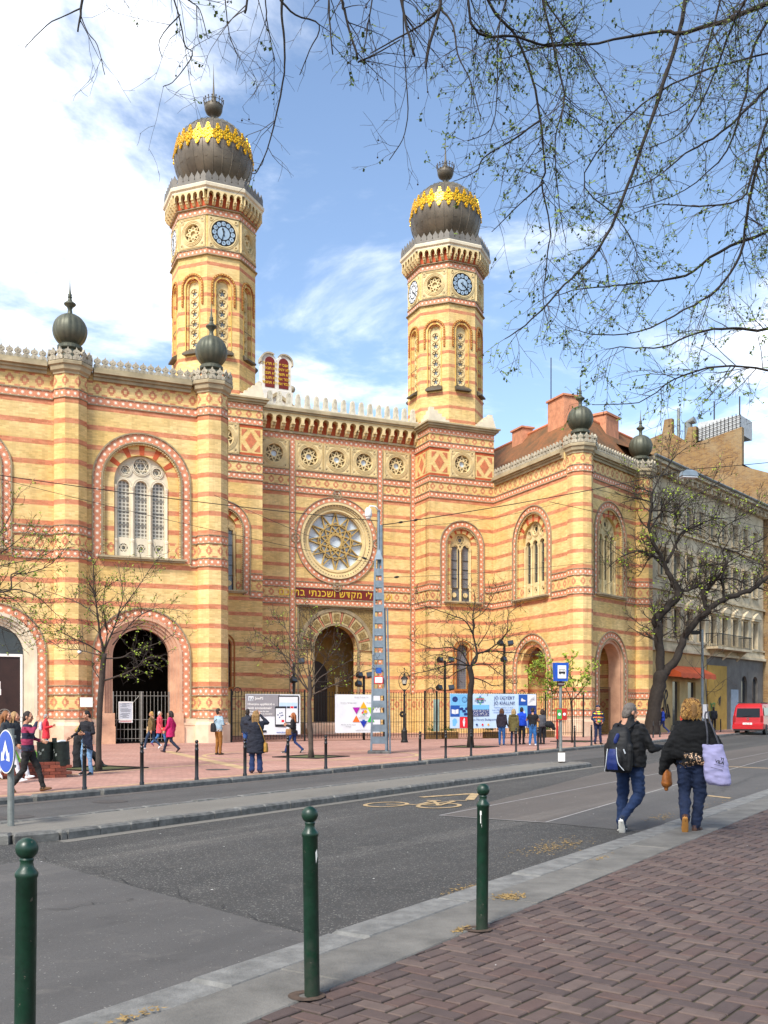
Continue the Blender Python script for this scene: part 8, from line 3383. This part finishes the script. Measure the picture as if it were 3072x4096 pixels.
def jk2(p):
    p.ell((.0, .0, .0), (.2, .14, .16), 'b')
    p.cap((.1, 0, -.02), (.22, 0, -.2), .12, .08, 'b')
blob(jk2, .025, 'rolled_coat', cmat('black_coat', '1d2024'), None, T(7.42, 44.3, 1.0), 'bundled black coat carried at the right of the banner group', 'coat', .015)
# policeman
POLICE = '18203f'
def vest(p, J, up):
    p.torso([(0, 0, 1.45, .13, .11), (0, 0, 1.37, .215, .165), (0, 0, 1.2, .225, .18), (0, 0, 1.06, .225, .18), (0, 0, 1.02, .215, .17)], 'alt')
HIVIS = MT('hi_vis_vest')
_x, _y, _z = HIVIS.pos()
_c = HIVIS.mix((_z - 1.09).abs().lt(.03), lin('d6e62a'), lin('b9bdb6'))
_c = HIVIS.mix((_x.abs() - .12).abs().lt(.035), _c, lin('e8622a'))
_c = HIVIS.mix((_z - 1.21).abs().lt(.03), _c, lin('e8622a'))
HIVIS.color(_c).set(rough=.7)
person('policeman in yellow and orange vest and dark blue cap', (9.63, 44.4, G), 172, 1.78, dict(elL=(-.27, -.0, 1.12), wrL=(-.16, .16, .98), elR=(.27, .0, 1.12), wrR=(.16, .16, .98), alt=HIVIS.m, anL=(-.13, 0, .085), anR=(.13, 0, .085)), 'jacket', POLICE, POLICE, '1a1512', hair=POLICE, cut='cap', look=(-25, 0), extra=vest, girth=1.05)
r_, M20, *_ = person('man in a blue jacket walking in front of the massive old tree', (17.5, 61.9, G), -75, 1.70, dict(WALK, **TEXT), 'jacket', '1a3a9a', '1c2a5a', '555a70', hair='241c18', look=(30, 0))
def bp2(p):
    p.torso([(0, -.2, 1.0, .12, .06), (0, -.22, 1.1, .14, .09), (0, -.22, 1.3, .13, .08), (0, -.2, 1.4, .09, .05)], 'b')
blob(bp2, .025, 'small_backpack', cmat('black_pack', '16171a'), None, M20, 'black backpack on the man in the blue jacket', 'backpack')
person('person in a red jacket beyond the blonde woman with the tote', (18.75, 61.5, G), 40, 1.62, WALK, 'jacket', 'd0242c', '2a2d38', '222', hair='8a8884')
person('person in an olive jacket walking away left of the red van', (22.6, 69.0, G), 20, 1.72, WALK, 'jacket', '3c4028', '1a1a1c', 'ddd', hair='3a2a1e')
person('person in dark clothes walking away between the olive jacket and the red van', (23.9, 71.5, G), 20, 1.75, mirror(WALK), 'jacket', '1f222b', '1c1d22', '222', hair='2a201a')

# the couple in the foreground
MANJ = dict(hipL=(-.09, 0, .90), knL=(-.11, .03, .49), anL=(-.11, -.03, .085), hipR=(.09, 0, .90), knR=(.14, .02, .50), anR=(.03, -.25, .16), pitR=-58, yawR=-18,
            elL=(-.29, .05, 1.14), wrL=(-.16, .28, 1.08), elR=(.30, .06, 1.12), wrR=(.36, .27, 1.13), twR=70, collar=.5, head=(0, .03, 1.60))
BLACKJ = mat('black_bomber_cloth', '0e0e10', .75, var=.3, scale=10., bump=.5, bscale=40)
JEANS = '14284a'
r_, MM, JM, HM, SM = person('man in black bomber jacket and jeans walking away looking at his phone', (3.42, 13.75, .0), 42, 1.80, MANJ, 'jacket', '17171a', JEANS, '1c2433', 'e3ded4', look=(25, -18), hair='6a625b', cut='short', voxel=.0125, girth=1.2, shoulders=1.0, topmat=BLACKJ, curl=1.1)
b = MB(MM @ Matrix.Translation(JM['wrR']) @ T(-.01, .12, .03) @ RX(R(25)))
b.bbox(-.036, .036, -.075, .075, 0, .009, .003)
b.build('phone', [INKD], None, ID, label='dark phone in the hand of the man with the backpack', cat='phone')
b = MB(MM @ HM)
for s_ in (-1, 1):
    b.path([(s_ * .088, -.03, .05), (s_ * .089, .03, .095), (s_ * .075, .06, .118)], .003, 5)
    b.path([(s_ * .075, .06, .118), (s_ * .02, .07, .13)], .006, 6, 1)
b.build('sunglasses', [GALV, INKD], None, ID, label='pale sunglasses pushed up on the head of the man with the backpack', cat='sunglasses')
MP = MM @ T(0, -.03, 0)
pack = thing('backpack', MP @ T(0, -.25, 1.15), 'black and blue backpack with silver piping on the man in the foreground', 'backpack')
def pk(p):
    p.torso([(-.02, -.19, .80, .14, .06), (-.02, -.23, .84, .175, .115), (-.02, -.235, 1.0, .185, .125), (-.02, -.225, 1.2, .175, .115), (-.02, -.205, 1.34, .15, .085), (-.02, -.18, 1.41, .10, .05)], 'b', 22)
    p.ell((-.02, -.34, .98), (.12, .05, .15), 'b')
    p.cap((.13, -.24, .85), (.15, -.23, 1.15), .05, .045, 'b')
    p.cap((-.17, -.24, .85), (-.19, -.23, 1.15), .05, .045, 'b')
    for s_ in (-1, 1):
        p.cap((s_ * .11, -.16, 1.40), (s_ * .12, .02, 1.475), .03, .03, 'b', flat=.5)
        p.cap((s_ * .12, .02, 1.475), (s_ * .14, .15, 1.36), .03, .028, 'b', flat=.5)
blob(pk, .013, 'pack_body', mat('black_nylon', '0d0d0f', .6, var=.25, scale=20., bump=.3, bscale=90), pack, MP, fold=.005)
NBLUE = mat('navy_nylon', '1a2a66', .5, var=.2, scale=20., bump=.3, bscale=90)
def pb(p):
    p.torso([(-.03, -.37, .84, .085, .018), (-.03, -.392, .92, .085, .02), (-.03, -.392, 1.04, .07, .02), (-.03, -.375, 1.12, .05, .016)], 'b')
    p.cap((-.0, -.345, 1.22), (.02, -.325, 1.30), .035, .03, 'b', flat=.4)
blob(pb, .009, 'front_pocket', NBLUE, pack, MP, fold=.003)
PIPE = mat('silver_piping', 'c9cccf', .35, .2)
for s_, pts in ((1, [(-.10, -.385, 1.12), (-.105, -.40, 1.0), (-.12, -.395, .9), (-.15, -.37, .82)]), (2, [(.03, -.38, 1.14), (.045, -.395, 1.02), (.07, -.39, .92), (.13, -.36, .84)])):
    b = MB()
    b.path(catmull(pts, 4), .006, 5)
    b.build('piping', [PIPE], pack, MP)
b = MB()
b.path([(.11, -.335, 1.12), (.13, -.325, 1.06)], .011, 5)
b.build('zip_pull', [PIPE], pack, MP)
b = MB()
b.path([(-.05, -.21, 1.40), (-.04, -.22, 1.45), (.0, -.22, 1.45), (.01, -.21, 1.40)], .011, 5)
b.build('grab_loop', [INKD], pack, MP)

WOMJ = mirror(dict(hipL=(-.09, 0, .90), knL=(-.09, .03, .49), anL=(-.05, -.02, .085), hipR=(.09, 0, .90), knR=(.10, .0, .50), anR=(.03, -.27, .20), pitR=-62, yawR=-14,
            elR=(.27, .02, 1.12), wrR=(.22, .10, .88), elL=(-.34, .0, 1.14), wrL=(-.24, .10, 1.02)))
PONCHO = mat('black_knit', '0b0b0c', .9, var=.3, scale=16., bump=.7, bscale=70)
SEQ = MT('sequinned_cloth')
SEQ.color(SEQ.mix(SEQ.voronoi(75., out='Color').op('MULTIPLY', 1.).gt(.66), lin('241a16'), lin('d9b08a'))).set(rough=.35, metal=.3)
def poncho(p, J, up):
    p.torso([(0, 0, 1.48, .085, .075), (0, 0, 1.435, .17, .11), (-.005, 0, 1.36, .245, .15), (-.02, 0, 1.22, .29, .175), (-.05, 0, 1.08, .30, .18), (-.08, 0, .99, .28, .17), (-.1, 0, .955, .25, .15)], 'top', 24)
    p.torso([(-.22, 0, 1.2, .10, .15), (-.28, -.01, 1.05, .11, .15), (-.33, -.01, .92, .09, .13), (-.37, -.01, .80, .06, .10), (-.385, -.01, .74, .03, .07)], 'top', 16)
    p.cap((.27, -.02, 1.16), (.25, .06, 1.04), .085, .07, 'top')
    p.torso([(.05, -.01, 1.0, .215, .165), (.05, -.01, .90, .21, .165), (.05, -.01, .875, .19, .15)], 'alt', 22)
r_, MWm, JW, HW, SW = person('blonde woman in a black poncho walking away with a lilac tote bag', (4.05, 12.96, .083), 30, 1.76, dict(WOMJ, alt=SEQ.m), 'shirt', '131314', '111f3a', '4a2f22', 'b07a3c', look=(10, -4), hair='7d5a2e', cut='bob', voxel=.0125, girth=1.2, extra=poncho, topmat=PONCHO, flare=.012)
sh_, sh2 = MB(), MB()
rg2 = random.Random(6)
for i in range(420):
    a = rg2.uniform(2.6, 6.9)
    z0 = rg2.uniform(-.02, .12)
    r = math.sqrt(max(.0, 1 - (z0 / .15) ** 2)) * .1 + .004
    x, y = math.cos(a) * r, math.sin(a) * r - .03
    pts = []
    for k in range(6):
        t_ = k / 5
        w_ = .02 * math.sin(t_ * 8 + i)
        pts.append((x * (1 + .22 * t_ - .12 * t_ * t_) + w_, y * (1 + .18 * t_) + w_ * .6, z0 - t_ * rg2.uniform(.10, .16)))
    (sh_ if i % 3 else sh2).path(pts, [.0045, .007, .008, .007, .005, .002], 4)
sh2.build('dark_strands', [mat('hair_6a4522', '6a4522', .6, var=.4, scale=40.)], r_, MWm @ HW, kind='stuff')
sh_.build('hair_strands', [mat('hair_b58a4c', 'b58a4c', .55, var=.5, scale=40.)], r_, MWm @ HW, kind='stuff')
MWm0 = MWm
MWm = MWm @ T(0, 0, .09)
tote = thing('tote_bag', MWm @ T(.27, -.1, .82), 'lilac white cotton tote bag on the shoulder of the blonde woman', 'bag')
TOTE = mat('lilac_cotton', '9c98bd', .9, var=.1, scale=5., bump=.5, bscale=14)
def tb_(p):
    c = Vector((.28, -.12, 0))
    for_r = [(1.06, .125, .05), (1.0, .135, .06), (.85, .15, .085), (.72, .165, .1), (.64, .165, .095), (.57, .16, .09), (.54, .13, .06)]
    p.torso([(c.x + (1.06 - z) * .16, c.y, z, w, d) for z, w, d in for_r], 'b', 20)
blob(tb_, .012, 'tote_body', TOTE, tote, MWm, fold=.012)
b = MB()
for dx in (-.06, .09):
    b.path(catmull([(.28 + dx, -.14, 1.05), (.26 + dx * .6, -.16, 1.22), (.2 + dx * .3, -.1, 1.42), (.19 + dx * .2, 0, 1.475)], 4), .012, 5)
b.build('tote_strap', [cmat('grey_strap', '4a4a50')], tote, MWm)
Mtx = MWm @ T(.39, -.222, .84) @ RZ(R(14)) @ RY(R(14))
text('YI', .05, INKD, tote, Mtx @ T(.02, -.006, .045), bold=.002)
text('VILA', .055, INKD, tote, Mtx, bold=.002)
b = MB()
b.box(-.06, .06, -.004, 0, -.045, -.04)
b.box(-.09, .06, -.004, 0, -.092, -.086)
b.build('printed_line', [INKD], tote, Mtx)
MWm = MWm0
def bb(p):
    p.torso([(-.33, .02, .58, .06, .10), (-.33, .02, .62, .07, .12), (-.33, .02, .76, .055, .105), (-.33, .02, .82, .02, .08)], 'b')
    p.ell((-.33, -.02, .55), (.03, .03, .03), 'b')
blob(bb, .012, 'leather_bag', mat('tan_leather', '9a5a22', .55, var=.35, scale=18., bump=.4, bscale=40), None, MWm, 'tan leather bag hanging below the black poncho', 'bag', .006)
bpy.data.scenes.remove(TMP)
